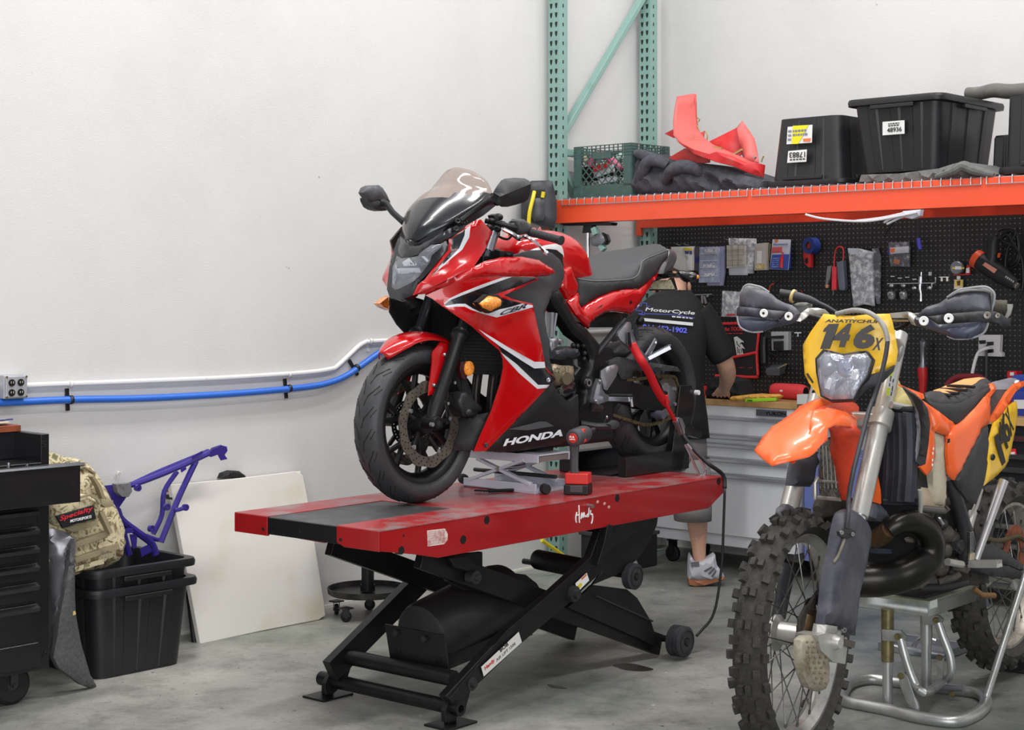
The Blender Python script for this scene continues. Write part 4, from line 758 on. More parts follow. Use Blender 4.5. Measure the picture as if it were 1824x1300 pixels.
f,e=it(1537,490,'parts_bag','large clear bag of small parts hanging lowest on the pegboard','parts bag'); cd(f,e,Q((430,325),(480,318),(505,400),(500,830),(470,830),(440,640)),'rear_bag',BAGD,y=-.02,t=.01); cd(f,e,Q((205,320),(300,320),(440,355),(430,420),(435,640),(445,850),(350,835),(262,858),(240,700),(222,440)),'front_bag',BAG,y=-.035,t=.014,bu=.012,w=.03); o=cd(f,e,Q((205,320),(320,325),(290,372),(215,365)),'header_card',mt((196,204,216),.4),y=-.05,t=.002); B().bar(f.L(*q(230,372),-.055),f.L(*q(440,360),-.055),.004,.006).o('zip_seam',mt((214,214,218),.3),e)
f,e=it(1600,450,'parts_bag','small clear bag with orange and white header card on the pegboard','parts bag'); cd(f,e,Q((580,265),(760,262),(768,300),(768,490),(600,485),(585,400)),'bag',BAGD,y=-.03,t=.014,bu=.006); o=cd(f,e,Q((572,318),(765,300),(765,360),(572,375)),'header_card',mt((206,206,214),.5),y=-.042,t=.002); cd(f,o,Q((594,325),(640,320),(636,355),(600,360)),'orange_mark',mt((240,120,60),.5),y=-.045,t=.002); cd(f,o,Q((572,318),(592,317),(592,373),(572,375)),'purple_mark',mt((70,54,120),.5),y=-.045,t=.002); cd(f,e,Q((632,415),(690,430),(670,470),(625,455)),'copper_part',mt((186,122,90),.5),y=-.045,t=.004)
f,e=it(1637,420,'screwdriver','thin screwdriver with a blue handle hanging from the shelf cables','screwdriver'); B().cyl(f.L(*q(850,10),-.04),f.L(*q(855,235),-.04),.003,n=6).o('shaft',DKM,e); B().tube([f.L(*q(852,228),-.04),f.L(*q(862,300),-.04),f.L(*q(872,332),-.04)],[.012,.011,.01],8).o('handle',mt((78,78,190),.4),e)
f,e=it(1585,400,'cord','short black cord hanging diagonally from the shelf cables','cord'); B().tube([f.L(*q(*a),-.05) for a in((640,60),(600,120),(565,170),(540,215))],.005,8).o('cord',BLK,e)
f,e=it(1330,400,'thin_cord','thin black cord hanging from the beam to the zip bag','cord'); p=f.L(1330,384,-.06); B().tube([p,f.L(1330.5,424,-.03)],.002,6).o('cord',BLK,e)
# hex keys and hooks
q=zo(1560,430,6.909)
f,e=it(1600,505,'peg_hooks','rail of chrome hooks and small tools on the pegboard','tool rail')
b=B(); b.tube([f.L(*q(140,520),-.03),f.L(*q(740,510),-.03)],.003,6); b.o('rail',STEEL,e); CH2=mt((150,152,160),.25,.8,nz=(60,.45,.6,(226,226,230)))
for a in((210,430),(300,450),(390,440),(480,465)): B().bar(f.L(*q(a[0]-25,a[1]),-.03),f.L(*q(a[0]+25,a[1]),-.03),.008,.005).o('hook_clip',STEEL,e)
for a in((195,545),(340,545),(475,575),(660,572)): B().sph(f.L(*q(*a),-.03),(.016,.012,.01),12,8).o('hook_head',CH2,e)
f,e=it(1590,525,'socket','left chrome socket of two hanging on the pegboard tool rail','socket'); B().lathe([(.008,0),(.02,.0),(.022,.02),(.02,.035),(.008,.04)],f.L(*q(200,700),-.03),(0,-.3,1),18).o('body',CH2,e)
f,e=it(1610,525,'socket','right chrome socket of two hanging on the pegboard tool rail','socket'); B().lathe([(.008,0),(.019,.0),(.022,.02),(.019,.035),(.008,.04)],f.L(*q(345,700),-.03),(0,-.3,1),18).o('body',CH2,e)
f,e=it(1640,510,'socket_extension','slim chrome extension bar standing on the pegboard tool rail','extension bar'); B().tube([f.L(*q(*a),-.035) for a in((560,375),(558,425),(552,430),(550,520),(545,525),(543,590),(555,640),(553,735))],[.004,.004,.011,.011,.008,.008,.006,.008],10).o('bar',CH2,e)
f,e=it(1656,500,'pick_tool','small pick tool with pale handle on the pegboard tool rail','pick'); B().bar(f.L(*q(670,375),-.03),f.L(*q(668,420),-.03),.012,.012,(1,0,0)).o('handle',mt((206,204,200),.5),e); B().bar(f.L(*q(668,420),-.03),f.L(*q(660,500),-.03),.004,.004,(1,0,0)).o('shank',DKM,e)
f,e=it(1665,505,'allen_key','bent hex key on the right end of the pegboard tool rail','hex key'); B().tube([f.L(*q(*a),-.03) for a in((735,440),(735,500),(715,520),(690,520),(690,560))],.004,8).o('key',CH2,e)
f,e=it(1681,496,'double_hook','empty white double hook beside the round gauge','hook'); b=B(); b.bar(f.L(*q(780,438),-.02),f.L(*q(900,438),-.02),.004,.004); b.o('bar',WHT,e)
for x in(812,880): B().bar(f.L(*q(x,440),-.02),f.L(*q(x,490),-.02),.004,.01,(1,0,0)).o('prong',WHT,e)
f,e=it(1706,477,'dial_gauge','round grey gauge with yellow marks hanging on the pegboard','gauge'); p=f.L(*q(1012,325),-.02); B().lathe([(0,.022),(.03,.022),(.034,.018),(.034,0),(0,0)],p,(0,-1,0),28).o('dial_body',mt((120,124,130),.35,.4),e,ang=30); cd(f,e,Q((940,318),(1088,318),(1088,338),(940,338)),'yellow_band',mt((220,190,80),.5),y=-.044,t=.002); cd(f,e,Q((975,305),(1050,305),(1050,345),(975,345)),'label',WLB,y=-.046,t=.002); cd(f,e,Q((955,400),(1100,400),(1120,290),(1160,295),(1160,410),(960,420)),'red_bracket',mt((190,34,38),.4),y=-.02,t=.01); cd(f,e,Q((1112,330),(1148,320),(1150,385),(1110,390)),'white_tag',WLB,y=-.03,t=.004)
f,e=it(1708,505,'blade_pack','small yellow and white pack hanging under the round gauge','pack'); cd(f,e,Q((968,470),(1070,470),(1068,588),(962,586)),'card',mt((216,206,190),.5),y=-.02,t=.006); cd(f,e,Q((980,475),(1064,475),(1060,550),(976,550)),'yellow_field',mt((226,190,50),.5),y=-.024,t=.002); cd(f,e,Q((995,490),(1040,480),(1035,540),(1005,540)),'dark_print',mt((70,60,60),.5),y=-.027,t=.002); B().bar(f.L(*q(1020,425),-.02),f.L(*q(1020,465),-.02),.01,.016,(1,0,0)).o('hang_tab',WLB,e)
f,e=it(1790,480,'heat_gun','black and orange heat gun hanging by its handle at the right of the pegboard','heat gun')
p0,p1=f.L(*q(1240,210),-.07),f.L(*q(1690,515),-.07); d=(p1-p0); HG=mt((30,31,34),.5)
B().lathe([(0,0),(.036,0),(.044,.01),(.046,.05),(.044,.16),(.036,.2),(.03,.25),(.024,d.length)],p0,d,26).o('barrel',HG,e,ang=50); B().lathe([(.026,-.012),(.045,-.01),(.047,.0),(.047,.022),(.04,.024)],p0,d,26).o('orange_ring',mt((232,84,46),.4),e); B().lathe([(0,d.length+.028),(.017,d.length+.028),(.019,d.length+.006),(.022,d.length-.01)],p0,d,20).o('nozzle',mt((190,184,176),.3,.8),e)
B().tube([f.L(*q(*a),-.07) for a in((1420,250),(1435,130),(1440,20),(1470,-60))],[.032,.03,.028,.026],12,sm=4).o('handle',HG,e); cd(f,e,Q((1345,255),(1490,345),(1455,392),(1312,290)),'name_plate',mt((226,150,130),.5),y=-.12,t=.004); cd(f,e,Q((1500,150),(1525,140),(1518,195),(1496,200)),'switch',mt((224,80,50),.5),y=-.09,t=.01)
for i in range(5): cd(f,e,Q((1600+i*22,420+i*14),(1614+i*22,428+i*14),(1604+i*22,450+i*14),(1592+i*22,444+i*14)),'vent_slot',mt((190,190,192),.5),y=-.106,t=.002)
B().tube([f.L(*q(*a),-.05) for a in((1470,-60),(1380,-20),(1400,100),(1600,-80),(1700,40),(1770,180),(1720,300),(1600,330),(1620,100),(1720,-100),(1650,-160),(1500,-120),(1560,0),(1700,60),(1790,200),(1815,400),(1800,600),(1740,740),(1700,850))],.006,8,sm=6).o('power_cord',BLK,e)
B().tube([f.L(*q(*a),-.03) for a in((1560,-60),(1640,-130),(1730,-80),(1760,60),(1740,220),(1660,290))],.012,8,sm=5).o('power_cord',BLK,e)
q=zo(1160,380,5.365)
f,e=it(1257,530,'peg_hook_set','metal peg hooks with hanging strips beside the mechanic shoulder','hook'); b=B(); b.bar(f.L(*q(400,778),-.03),f.L(*q(580,772),-.03),.004,.006); b.o('bar',STEEL,e)
for a,c in(((490,785),(492,860)),((510,790),(540,905)),((540,780),(545,800))): B().bar(f.L(*q(*a),-.03),f.L(*q(*c),-.035),.01,.014,(1,0,0)).o('strip',STEEL,e)
f,e=it(1300,540,'parts_bag','clear bag with a red part hanging behind the left handguard','parts bag'); cd(f,e,Q((680,740),(842,748),(845,800),(820,990),(668,985)),'bag',BAG,y=-.03,t=.012,bu=.008,w=.03); cd(f,e,Q((720,965),(800,958),(800,975),(720,980)),'red_part',mt((206,50,60),.4),y=-.045,t=.004)
f,e=it(1385,510,'coiled_lead','thin red and black cable hanging high behind the left handguard','cable'); B().tube([f.L(*q(*a),-.03) for a in((1275,615),(1180,668),(1140,690),(1120,760),(1110,800))],.003,6,sm=3).o('lead',mt((206,60,40),.5),e); B().tube([f.L(*q(1180,668),-.032),f.L(*q(1275,612),-.032)],.0035,6).o('black_tip',BLK,e); B().tube([f.L(*q(1440,740),-.02),f.L(*q(1430,880),-.02)],.003,6).o('red_stub',mt((190,40,40),.5),e)
# tool apron
q=zo(1270,560,8.125)
f,e=it(1316,625,'tool_apron','black tool apron with red piping hanging on the pegboard','tool apron'); NV=mt((28,27,29),.8,bp=(300,.2)); RP=mt((222,50,58),.5)
cd(f,e,Q((40,110),(640,120),(660,300),(650,540),(655,915),(330,905),(35,880)),'cloth',NV,y=-.018,t=.012,bu=.004)
for pts in([(50,135),(330,130),(660,140)],[(665,140),(655,350),(635,540),(640,700),(650,880)],[(650,905),(500,905),(330,893),(35,885)],[(640,548),(460,585),(270,625),(40,680)]): B().tube([f.L(*q(*a),-.026) for a in pts],.008,8,sm=2).o('red_piping',RP,e)
tpx('Mac TOOLS',f,(q(148,238),q(445,235),q(150,182)),-.026,RP,e,bold=.02); bars(f,(q(150,282),q(430,280),q(150,266)),1,-.026,RP,e); cd(f,e,Q((300,330),(345,318),(445,395),(440,408),(395,400),(460,500),(410,480),(438,575),(345,590)),'white_emblem',mt((206,208,206),.5),y=-.028,t=.002); [B().tube([f.L(*q(*a),-.032) for a in L],.0022,5).o('emblem_stroke',NV,e) for L in ([(345,385),(350,430),(395,470)],[(355,470),(362,560)],[(385,430),(430,400)],[(380,500),(385,560),(415,550),(405,500)])]
for x in(380,510): bars(f,(q(x,778),q(x+70,776),q(x,764)),1,-.026,RP,e)
f,e=it(1388,607,'outlet_box','grey wall outlet on the pegboard with two black plugs','outlet'); cd(f,e,Q((840,250),(1090,248),(1090,515),(850,522)),'cover_plate',mt((186,188,190),.4,.2),y=-.03,t=.03); cd(f,e,Q((690,310),(860,312),(990,305),(985,350),(850,345),(700,350)),'upper_plug',BLK,y=-.06,t=.03); cd(f,e,Q((875,388),(985,385),(985,515),(875,515)),'lower_plug',BLK,y=-.06,t=.03); B().tube([f.L(*q(*a),-.05) for a in((740,320),(735,460),(740,600),(740,700))],.02,10,sm=3).o('hanging_adapter',BLK,e); B().tube([f.L(*q(*a),-.045) for a in((930,500),(930,600),(880,580),(800,560))],.005,8,sm=4).o('cord',BLK,e)
f,e=it(1380,660,'magnetic_tray','small dark grey tray bin hooked on the pegboard above the red speaker','tray'); P=lambda a,y:f.L(*q(*a)[:2],y)
B().loft([[P((760,790),-.085),P((965,775),-.085),P((1075,715),-.0),P((870,715),-.0)],[P((775,880),-.08),P((960,890),-.08),P((1035,850),-.01),P((880,850),-.01)]]).o('bin',mt((84,86,92),.5,bp=(200,.1)),e,bev=.003); B().bar(P((945,778),-.086),P((1068,716),-.004),.004,.006).o('lip',mt((180,160,120),.5),e)
f,e=it(1405,596,'peg_hook','small pale peg hook right of the outlet on the pegboard','hook'); b=B(); b.bar(f.L(*q(1180,265),-.02),f.L(*q(1275,265),-.02),.004,.006); b.bar(f.L(*q(1230,270),-.02),f.L(*q(1230,320),-.02),.004,.006,(1,0,0)); b.o('hook',WHT,e)
f,e=it(1642,650,'cordless_ratchet','red cordless ratchet with grey head hanging upright on the pegboard','power tool'); q=zo(1580,500,7.475)
B().tube([f.L(*q(*a),-.05) for a in((478,800),(480,850),(475,900),(475,1080),(470,1160))],[.018,.019,.014,.014,.022],10).o('ratchet_head',mt((120,122,128),.35,.7),e); B().cyl(f.L(*q(478,800),-.075),f.L(*q(478,800),-.06),.009,n=12).o('drive',BLK,e); B().tube([f.L(*q(*a),-.05) for a in((470,1155),(475,1250),(480,1330),(475,1420),(475,1490))],[.026,.026,.022,.02,.018],12).o('red_body',mt((196,36,40),.4),e)
f,e=it(1760,617,'outlet_box','white outlet plate at the right of the pegboard with plugged cords','outlet'); cd(f,e,Q((1220,720),(1510,720),(1500,940),(1535,960),(1530,1010),(1215,1000)),'cover_plate',mt((214,212,214),.4),y=-.03,t=.03)
for a in((1265,815),(1370,835),(1370,935)): cd(f,e,Q((a[0]-45,a[1]-20),(a[0]+40,a[1]-25),(a[0]+42,a[1]+20),(a[0]-30,a[1]+28)),'socket',BLK,y=-.04,t=.01)
B().tube([f.L(*q(*a),-.06) for a in((1360,890),(1290,910),(1220,950),(1180,1040),(1150,1160),(1130,1260),(1110,1400))],.0085,8,sm=4).o('white_cord',WHT,e); B().tube([f.L(*q(*a),-.055) for a in((1340,850),(1325,920),(1325,1100),(1318,1380))],.0065,8,sm=4).o('black_cord',mt((60,60,66),.5),e); B().tube([f.L(*q(*a),-.02) for a in((955,780),(958,900),(975,1200),(980,1400))],.003,6).o('thin_wire',mt((60,60,66),.5),e)
# ---------------- workbenches ----------------
yb=-.5; bf_=at(RW,(RW.L(1250,720,yb).x,yb,0)); be_=th('workbench','silver drawer workbench with a wooden top below the pegboard','workbench',bf_)
SV=mt((224,226,231),.34,.05,nz=(5,.5,.8,(212,215,221)),bp=(50,.04)); SVd=mt((176,178,184),.25,.6); WD=mt((196,156,104),.5,nz=(7,.42,.62,(168,124,76)))
k=lambda a:bf_.L(*a,0); xr=k((1416,830)).x; xl=-.36; z0=k((1250,967)).z; z1=k((1250,720)).z; zw=k((1250,709)).z; Dp=.405
B().box(xl,xr,0,Dp,z0,z1).o('cabinet',SV,be_,bev=.003); top=zw; B().box(xl-.01,xr+.02,-.012,Dp+.005,z1,zw).o('wooden_top',WD,be_,bev=.003)
lines=[(1250.3,738.5),(1262,772.2),(1260.8,787.4),(1260.8,813),(1259.5,840.7)]
q=zo(1220,690,7.6)
zz=[k(q(320,365)).z,k(q(320,625)).z,k(q(320,740)).z,k(q(320,935)).z,k(q(320,1145)).z,k((1240,947)).z]
for i in range(5):
    a,c=zz[i]-.002,zz[i+1]+.004; d=B().box(xl+.02,xr-.03,-.012,.01,c,a).o('drawer',SV,be_,bev=.003)
    B().prism([(xl+.02,-.012,a),(xl+.02,-.03,a-.002),(xl+.02,-.032,a-.016),(xl+.02,-.024,a-.02),(xl+.02,-.012,a-.01)],(xr-xl-.05,0,0)).o('pull_rail',SVd,d)
o=B().box(k(q(985,300)).x,k(q(1380,300)).x,-.016,.0,k(q(1000,380)).z,k(q(1000,296)).z).o('name_plate',mt((92,92,100),.4,.3),be_,bev=.001); tpx('YUKON',bf_,(q(1085,375),q(1365,384),q(1085,325)),-.0172,mt((12,12,14),.4),o,bold=.02)
for x in(xl+.12,xr-.12):
    for y in(.06,Dp-.06): caster(be_,(x,y,.045),.045,.03,(0,1,0),.03)
def on(px,py,name,label,cat,y=.15):
    p=bf_.Z(px,py,top); f=at(bf_,(p.x,p.y,top+.001)); return f,th(name,label,cat,f)
q=zo(1270,560,8.125)
f,e=on(1338,714,'shop_towel','crumpled yellow orange shop towel on the wooden bench top','towel'); p=lambda a,y=0:f.L(*q(*a)[:2],y)
B().puff([p(a) for a in((230,1215),(270,1185),(420,1170),(530,1155),(640,1165),(780,1165),(840,1195),(800,1235),(600,1225),(420,1245),(260,1240))],.12,.012,.02,.009,n=(0,-.8,.6),nf=folds(24,.014)).o('cloth',mt((232,180,86),.85,nz=(14,.45,.65,(216,140,60)),bp=(80,.4)),e)
f,e=on(1358,718,'utility_knife','bright green plastic handle on the wooden bench top before the towel','knife'); a,c=p((505,1265)),p((950,1248)); B().bar(a+V((0,-.02,.008)),c+V((0,-.02,.008)),.022,.018).o('handle',mt((150,206,40),.4),e,bev=.004); B().bar(a+V((.02,-.033,.01)),a+V((.05,-.033,.01)),.002,.008).o('slider',mt((70,110,30),.5),e)
f,e=on(1404,711,'portable_speaker','red cylindrical portable speaker lying on the wooden bench top','speaker'); 
a,c=bf_.L(1372,695,.2),bf_.L(1436,698,.12); a=f.L(1374,696,0); c=f.L(1436,698,-.02); r=abs(f.L(1400,683,0).z-f.L(1400,711,0).z)/2; a.z=c.z=r
SPK=mt((224,62,66),.6,bp=(400,.2)); d=c-a; Ln=d.length; B().lathe([(0,.0),(r*.6,.003),(r*.85,.012),(r*.97,.03),(r,.06),(r,Ln-.06),(r*.97,Ln-.03),(r*.85,Ln-.008),(r*.66,Ln),(r*.6,Ln-.004),(0,Ln-.006)],a,d,28).o('body',SPK,e,ang=60); B().lathe([(0,Ln+.001),(r*.6,Ln-.001)],a,d,24).o('bass_end',BLK,e); B().lathe([(0,-.001),(r*.6,.001)],a,d,24).o('bass_end',BLK,e); m=(a+c)/2+V((-.02,-r*.98,.004)); B().bc(m,.016,.004,.01).o('logo',WHT,e)
f,e=on(1430,720,'white_box','small white box at the right end of the silver bench top','box'); B().box(f.L(1423,715,0).x,f.L(1442,715,0).x,-.02,.05,0,.05).o('carton',mt((206,208,206),.5),e,bev=.002)
f,e=on(1254,706,'red_box','small red box on the bench top behind the black chock post','box'); B().box(f.L(1246,700,0).x,f.L(1260,700,0).x,0,.05,0,.055).o('box',mt((214,26,34),.35),e,bev=.002)
# blue chest between the benches
cb=at(RW,(xr+bf_.W((0,0,0)).y*0+bf_.o.x*0+ (bf_.A@(bf_.o-RW.o)).x*1+.02 if False else (RW.A@(bf_.o-RW.o)).x+xr+.03,-.46,0)); ce_=th('blue_cabinet','plain blue steel cabinet standing between the silver bench and the black chest','cabinet',cb)
B().box(0,.62,0,.38,.1,.66).o('body',mt((112,126,190),.45),ce_,bev=.004); B().box(.02,.6,.03,.36,.0,.1).o('plinth',mt((66,44,38),.7),ce_); B().box(.02,.6,-.004,.0,.35,.356).o('drawer_gap',mt((70,80,130),.5),ce_)
# black chest on the right
rx=(RW.A@(bf_.o-RW.o)).x+xr+.70; bk=at(RW,(rx,-.5,0)); bke=th('tool_cabinet','black tool cabinet with chrome drawer pulls and wooden top at the right edge','tool cabinet',bk)
k=lambda a:bk.L(*a,0); zt2=k((1810,758)).z; zw2=k((1810,744)).z; B().box(0,1.6,0,.40,.12,zt2).o('cabinet',mt((24,25,30),.35,.2),bke,bev=.003); B().box(-.01,1.6,-.012,.41,zt2,zw2).o('wooden_top',WD,bke,bev=.003)
z=zt2-.05; zz=[k((1805,y)).z for y in(783,815,839,873,905,940,975)]
for i,a in enumerate(zz):
    b_=zz[i+1]+.022 if i+1<len(zz) else a-.1
    d=B().box(.03,1.56,-.012,.01,b_,a-.004).o('drawer',mt((27,28,33),.35,.2),bke,bev=.002); B().prism([(.03,-.012,a),(.03,-.03,a-.004),(.03,-.03,a+.018),(.03,-.012,a+.022)],(1.53,0,0)).o('pull_rail',CHR,d)
o=B().puff([bk.L(x,y,-.016) for x,y in((1796,800),(1809,799),(1811,813),(1798,814))],.003,0,step=.02,n=(0,-1,0)).o('red_sticker',mt((214,34,44),.5),bke); bars(bk,((1798,810),(1808,809),(1798,804)),1,-.0195,WHT,o)
for x in(.12,1.4):
    for y in(.06,.37): caster(bke,(x,y,.05),.05,.03,(0,1,0),.02)
def on2(px,py,name,label,cat):
    p=bk.L(px,py,.15); f=at(bk,(p.x,.15,zw2+.001)); return f,th(name,label,cat,f)
f,e=on2(1800,740,'blue_case','blue plastic tool case on the right workbench','case'); B().puff([f.L(x,y,-.02) for x,y in((1790,684),(1806,668),(1850,664),(1850,698),(1800,697))],.12,.008,.02,.02,n=(0,-1,0)).o('lid',mt((38,70,170),.4),e); B().puff([f.L(x,y,-.02) for x,y in((1802,697),(1850,698),(1850,742),(1802,741))],.12,.004,.02,.03,n=(0,-1,0)).o('case_body',mt((46,64,150),.4),e); B().puff([f.L(x,y,-.027) for x,y in((1806,712),(1840,712),(1840,728),(1806,728))],.004,0,step=.02,n=(0,-1,0)).o('label',WLB,e)
f,e=on2(1799,690,'red_carton','small red carton with a white mark behind the orange rear fender','box'); B().puff([f.L(x,y,.05) for x,y in((1794,661),(1811,661),(1811,746),(1794,746))],.06,0,step=.05,n=(0,-1,0)).o('carton',mt((206,28,38),.45),e); B().puff([f.L(x,y,.047) for x,y in((1799,663),(1806,663),(1806,669),(1799,669))],.002,0,step=.05,n=(0,-1,0)).o('mark',WHT,e)
f,e=on2(1735,690,'red_tool_bag','dark red bag with an arched handle behind the orange dirt bike seat','bag'); B().tube([f.L(x,y,0) for x,y in((1682,700),(1690,682),(1704,672),(1728,670),(1748,673),(1762,690),(1764,715))],.014,10,sm=4).o('handle',mt((120,22,36),.6),e); B().puff([f.L(x,y,.02) for x,y in((1680,700),(1770,700),(1770,745),(1680,745))],.15,.01,.02,.03,n=(0,-1,0)).o('bag_body',mt((90,20,30),.7),e)
# dark box on the floor under the rack
f=at(rf,(.12,.12,0)); e=th('floor_bin','dark grey bin on the floor under the rack behind the lift','bin',f); p0=f.L(1010,975,0); z=f.L(1040,946,0).z; B().box(-.06,.24,0,.3,.001,z).o('bin',mt((46,47,50),.6),e,bev=.008); B().box(-.07,.25,-.008,.308,z-.02,z).o('rim',mt((70,70,72),.6),e,bev=.003)
# ---------------- mechanic ----------------
pd=8.25; mf=Fr(((1215-CX)/F*pd,pd,0),(1,0)); me_=th('person','person in a black printed shirt and grey shorts bending over the silver workbench','person',mf)
SKN=mt((206,160,136),.55,nz=(30,.5,.75,(190,138,116))); SHB=mt((17,17,20),.85,nz=(7,.5,.8,(26,26,30)),bp=(12,.35)); SHG=mt((122,118,118),.9,bp=(18,.4)); HAIR=mt((52,38,30),.8)
m=lambda px,py,y=0:mf.L(px,py,y)
def skin(name,chains,mat,par,sub=2):
    "one continuous skinned surface from connected joints; each joint is (key, point, radius, parent key)"
    idx={}; vs=[]; es=[]; rs=[]
    for k,p,r,pa in chains:
        idx[k]=len(vs); vs.append(tuple(p)); rs.append(r)
        if pa is not None: es.append((idx[pa],idx[k]))
    me=bpy.data.meshes.new(name); me.from_pydata(vs,es,[]); o=bpy.data.objects.new(name,me); LK(o); o.parent=par; me.materials.append(mat)
    o.modifiers.new('skin','SKIN').use_smooth_shade=True
    me.skin_vertices.new(name='')if hasattr(me.skin_vertices,'new') and not me.skin_vertices else None
    if not me.skin_vertices:
        b=bmesh.new(); b.from_mesh(me); b.verts.layers.skin.verify(); b.to_mesh(me); b.free()
    for i,r in enumerate(rs): me.skin_vertices[0].data[i].radius=(r,r) if not isinstance(r,tuple) else r
    me.skin_vertices[0].data[0].use_root=True
    s=o.modifiers.new('sub','SUBSURF'); s.levels=sub; s.render_levels=sub; return o
K=[('pel',m(1192,760,.03),.13,None),('spi',m(1193,690,.0),.12,'pel'),('che',m(1194,600,-.01),.14,'spi'),('nec',m(1203,530,.03),.062,'che'),('nk2',m(1203,517,.07),.058,'nec'),('hed',m(1197,509,.14),.086,'nk2'),('cro',m(1195,503,.21),.08,'hed'),('fac',m(1195,520,.26),.07,'cro'),
('rs',m(1248,562,.0),.07,'che'),('re',m(1292,645,.0),.05,'rs'),('rf',m(1297,668,.08),.047,'re'),('rw',m(1291,690,.22),.032,'rf'),('rh',m(1288,698,.30),.034,'rw'),
('ls',m(1136,562,.0),.07,'che'),('le',m(1098,640,.04),.05,'ls'),('lw',m(1120,690,.26),.03,'le'),('lh',m(1128,696,.33),.034,'lw'),
('rt',m(1222,800,.03),.09,'pel'),('rk',m(1238,895,.0),.062,'rt'),('rc',m(1243,940,.03),.056,'rk'),('rc2',m(1245,975,.02),.038,'rc'),('ra',m(1246,1003,.02),.036,'rc2'),('rto',m(1272,1022,.02),.03,'ra'),
('lt',m(1162,800,.08),.09,'pel'),('lk',m(1130,895,.16),.062,'lt'),('lc',m(1118,945,.24),.055,'lk'),('la',m(1103,996,.32),.036,'lc'),('lto',m(1120,1010,.34),.03,'la')]
for sd,cx,cy,cz,dx in(('r',1288,698,.30,-1),('l',1128,696,.33,1)):
    for i,(ox,l) in enumerate(((-9,.07),(-3,.085),(3,.08),(9,.065))): 
        K+=[(sd+'f%d'%i,m(cx+ox,cy+2,cz+.045),.0105,sd+'h'),(sd+'g%d'%i,m(cx+ox*1.1,cy+4,cz+.045+l*.5),.009,sd+'f%d'%i),(sd+'e%d'%i,m(cx+ox*1.1,cy+9,cz+.045+l*.85),.008,sd+'g%d'%i)]
    K+=[(sd+'t0',m(cx+dx*14,cy+3,cz+.01),.011,sd+'h'),(sd+'t1',m(cx+dx*18,cy+6,cz+.045),.0095,sd+'t0')]
skin('body',K,SKN,me_)
def sup(c,a,b_,n=24,e=2.8):
    o=[]
    for i in range(n):
        t=2*pi*i/n; C,S=math.cos(t),math.sin(t); o.append(V(c)+V((a*math.copysign(abs(C)**(2/e),C),b_*math.copysign(abs(S)**(2/e),S),0)))
    return o
# hair and ear
B().sph(m(1193,505,.21),(.088,.1,.085),16,10).o('hair',HAIR,me_)
for s in(-1,1): B().sph(m(1196+s*31,512,.17),(.012,.02,.03),8,6).o('ear',SKN,me_)
B().sph(m(1195,535,.31),(.016,.02,.022),8,6).o('nose',SKN,me_)
# shirt: torso and sleeves
s=.0028766
b=B(); b.loft([sup(m(cx,y,d),w*s,h) for cx,y,d,w,h in((1200,778,.02,63,.14),(1199,740,.015,60,.14),(1196,690,.0,56,.135),(1194,640,-.01,60,.135),(1193,600,-.015,66,.137),(1193,570,-.01,66,.13),(1195,545,.0,58,.115),(1199,527,.02,40,.09),(1204,517,.04,24,.072))],cap=False)
b.tube([m(1240,556,-.01),m(1258,580,-.01),m(1275,612,-.01),m(1289,638,.0)],[.085,.078,.07,.066],14,sm=3,cap=False); b.tube([m(1146,556,-.01),m(1125,585,-.01),m(1108,615,.01)],[.085,.076,.066],14,sm=3,cap=False)
sh=b.o('shirt',SHB,me_,sol=.004,ang=70)
WT=mt((214,214,216),.6); BL=mt((98,104,232),.6); yb=-.152
q=zo(1000,420,6.5)
tpx('MotorCycle',mf,(q(965,880),q(1535,925),q(985,828)),yb,WT,sh,bold=.02); bars(mf,(q(1280,945),q(1535,968),q(1280,925)),1,yb,WT,sh,k=.8)
def bd(a,n,mm): 
    b=B()
    for i in range(len(a)-1): b.bar(mf.L(*q(*a[i]),yb),mf.L(*q(*a[i+1]),yb),.002,.0045,(0,1,0))
    b.o(n,mm,sh)
bd([(960,900),(1300,912),(1540,950)],'blue_underline',BL); bd([(1020,818),(985,815),(990,778),(930,775),(925,810),(890,815),(885,835),(865,838),(862,862),(940,870),(935,905),(890,900)],'blue_emblem',BL); bd([(900,905),(960,915),(965,880)],'blue_emblem',BL)
B().puff([mf.L(*q(*a),yb) for a in((940,950),(1525,1005),(1522,1042),(945,985))],.002,0,step=.05,n=(0,-1,0)).o('white_stripe',WT,sh)
tpx('916-652-1902',mf,(q(940,1085),q(1452,1128),q(945,1022)),yb,BL,sh,bold=.03)
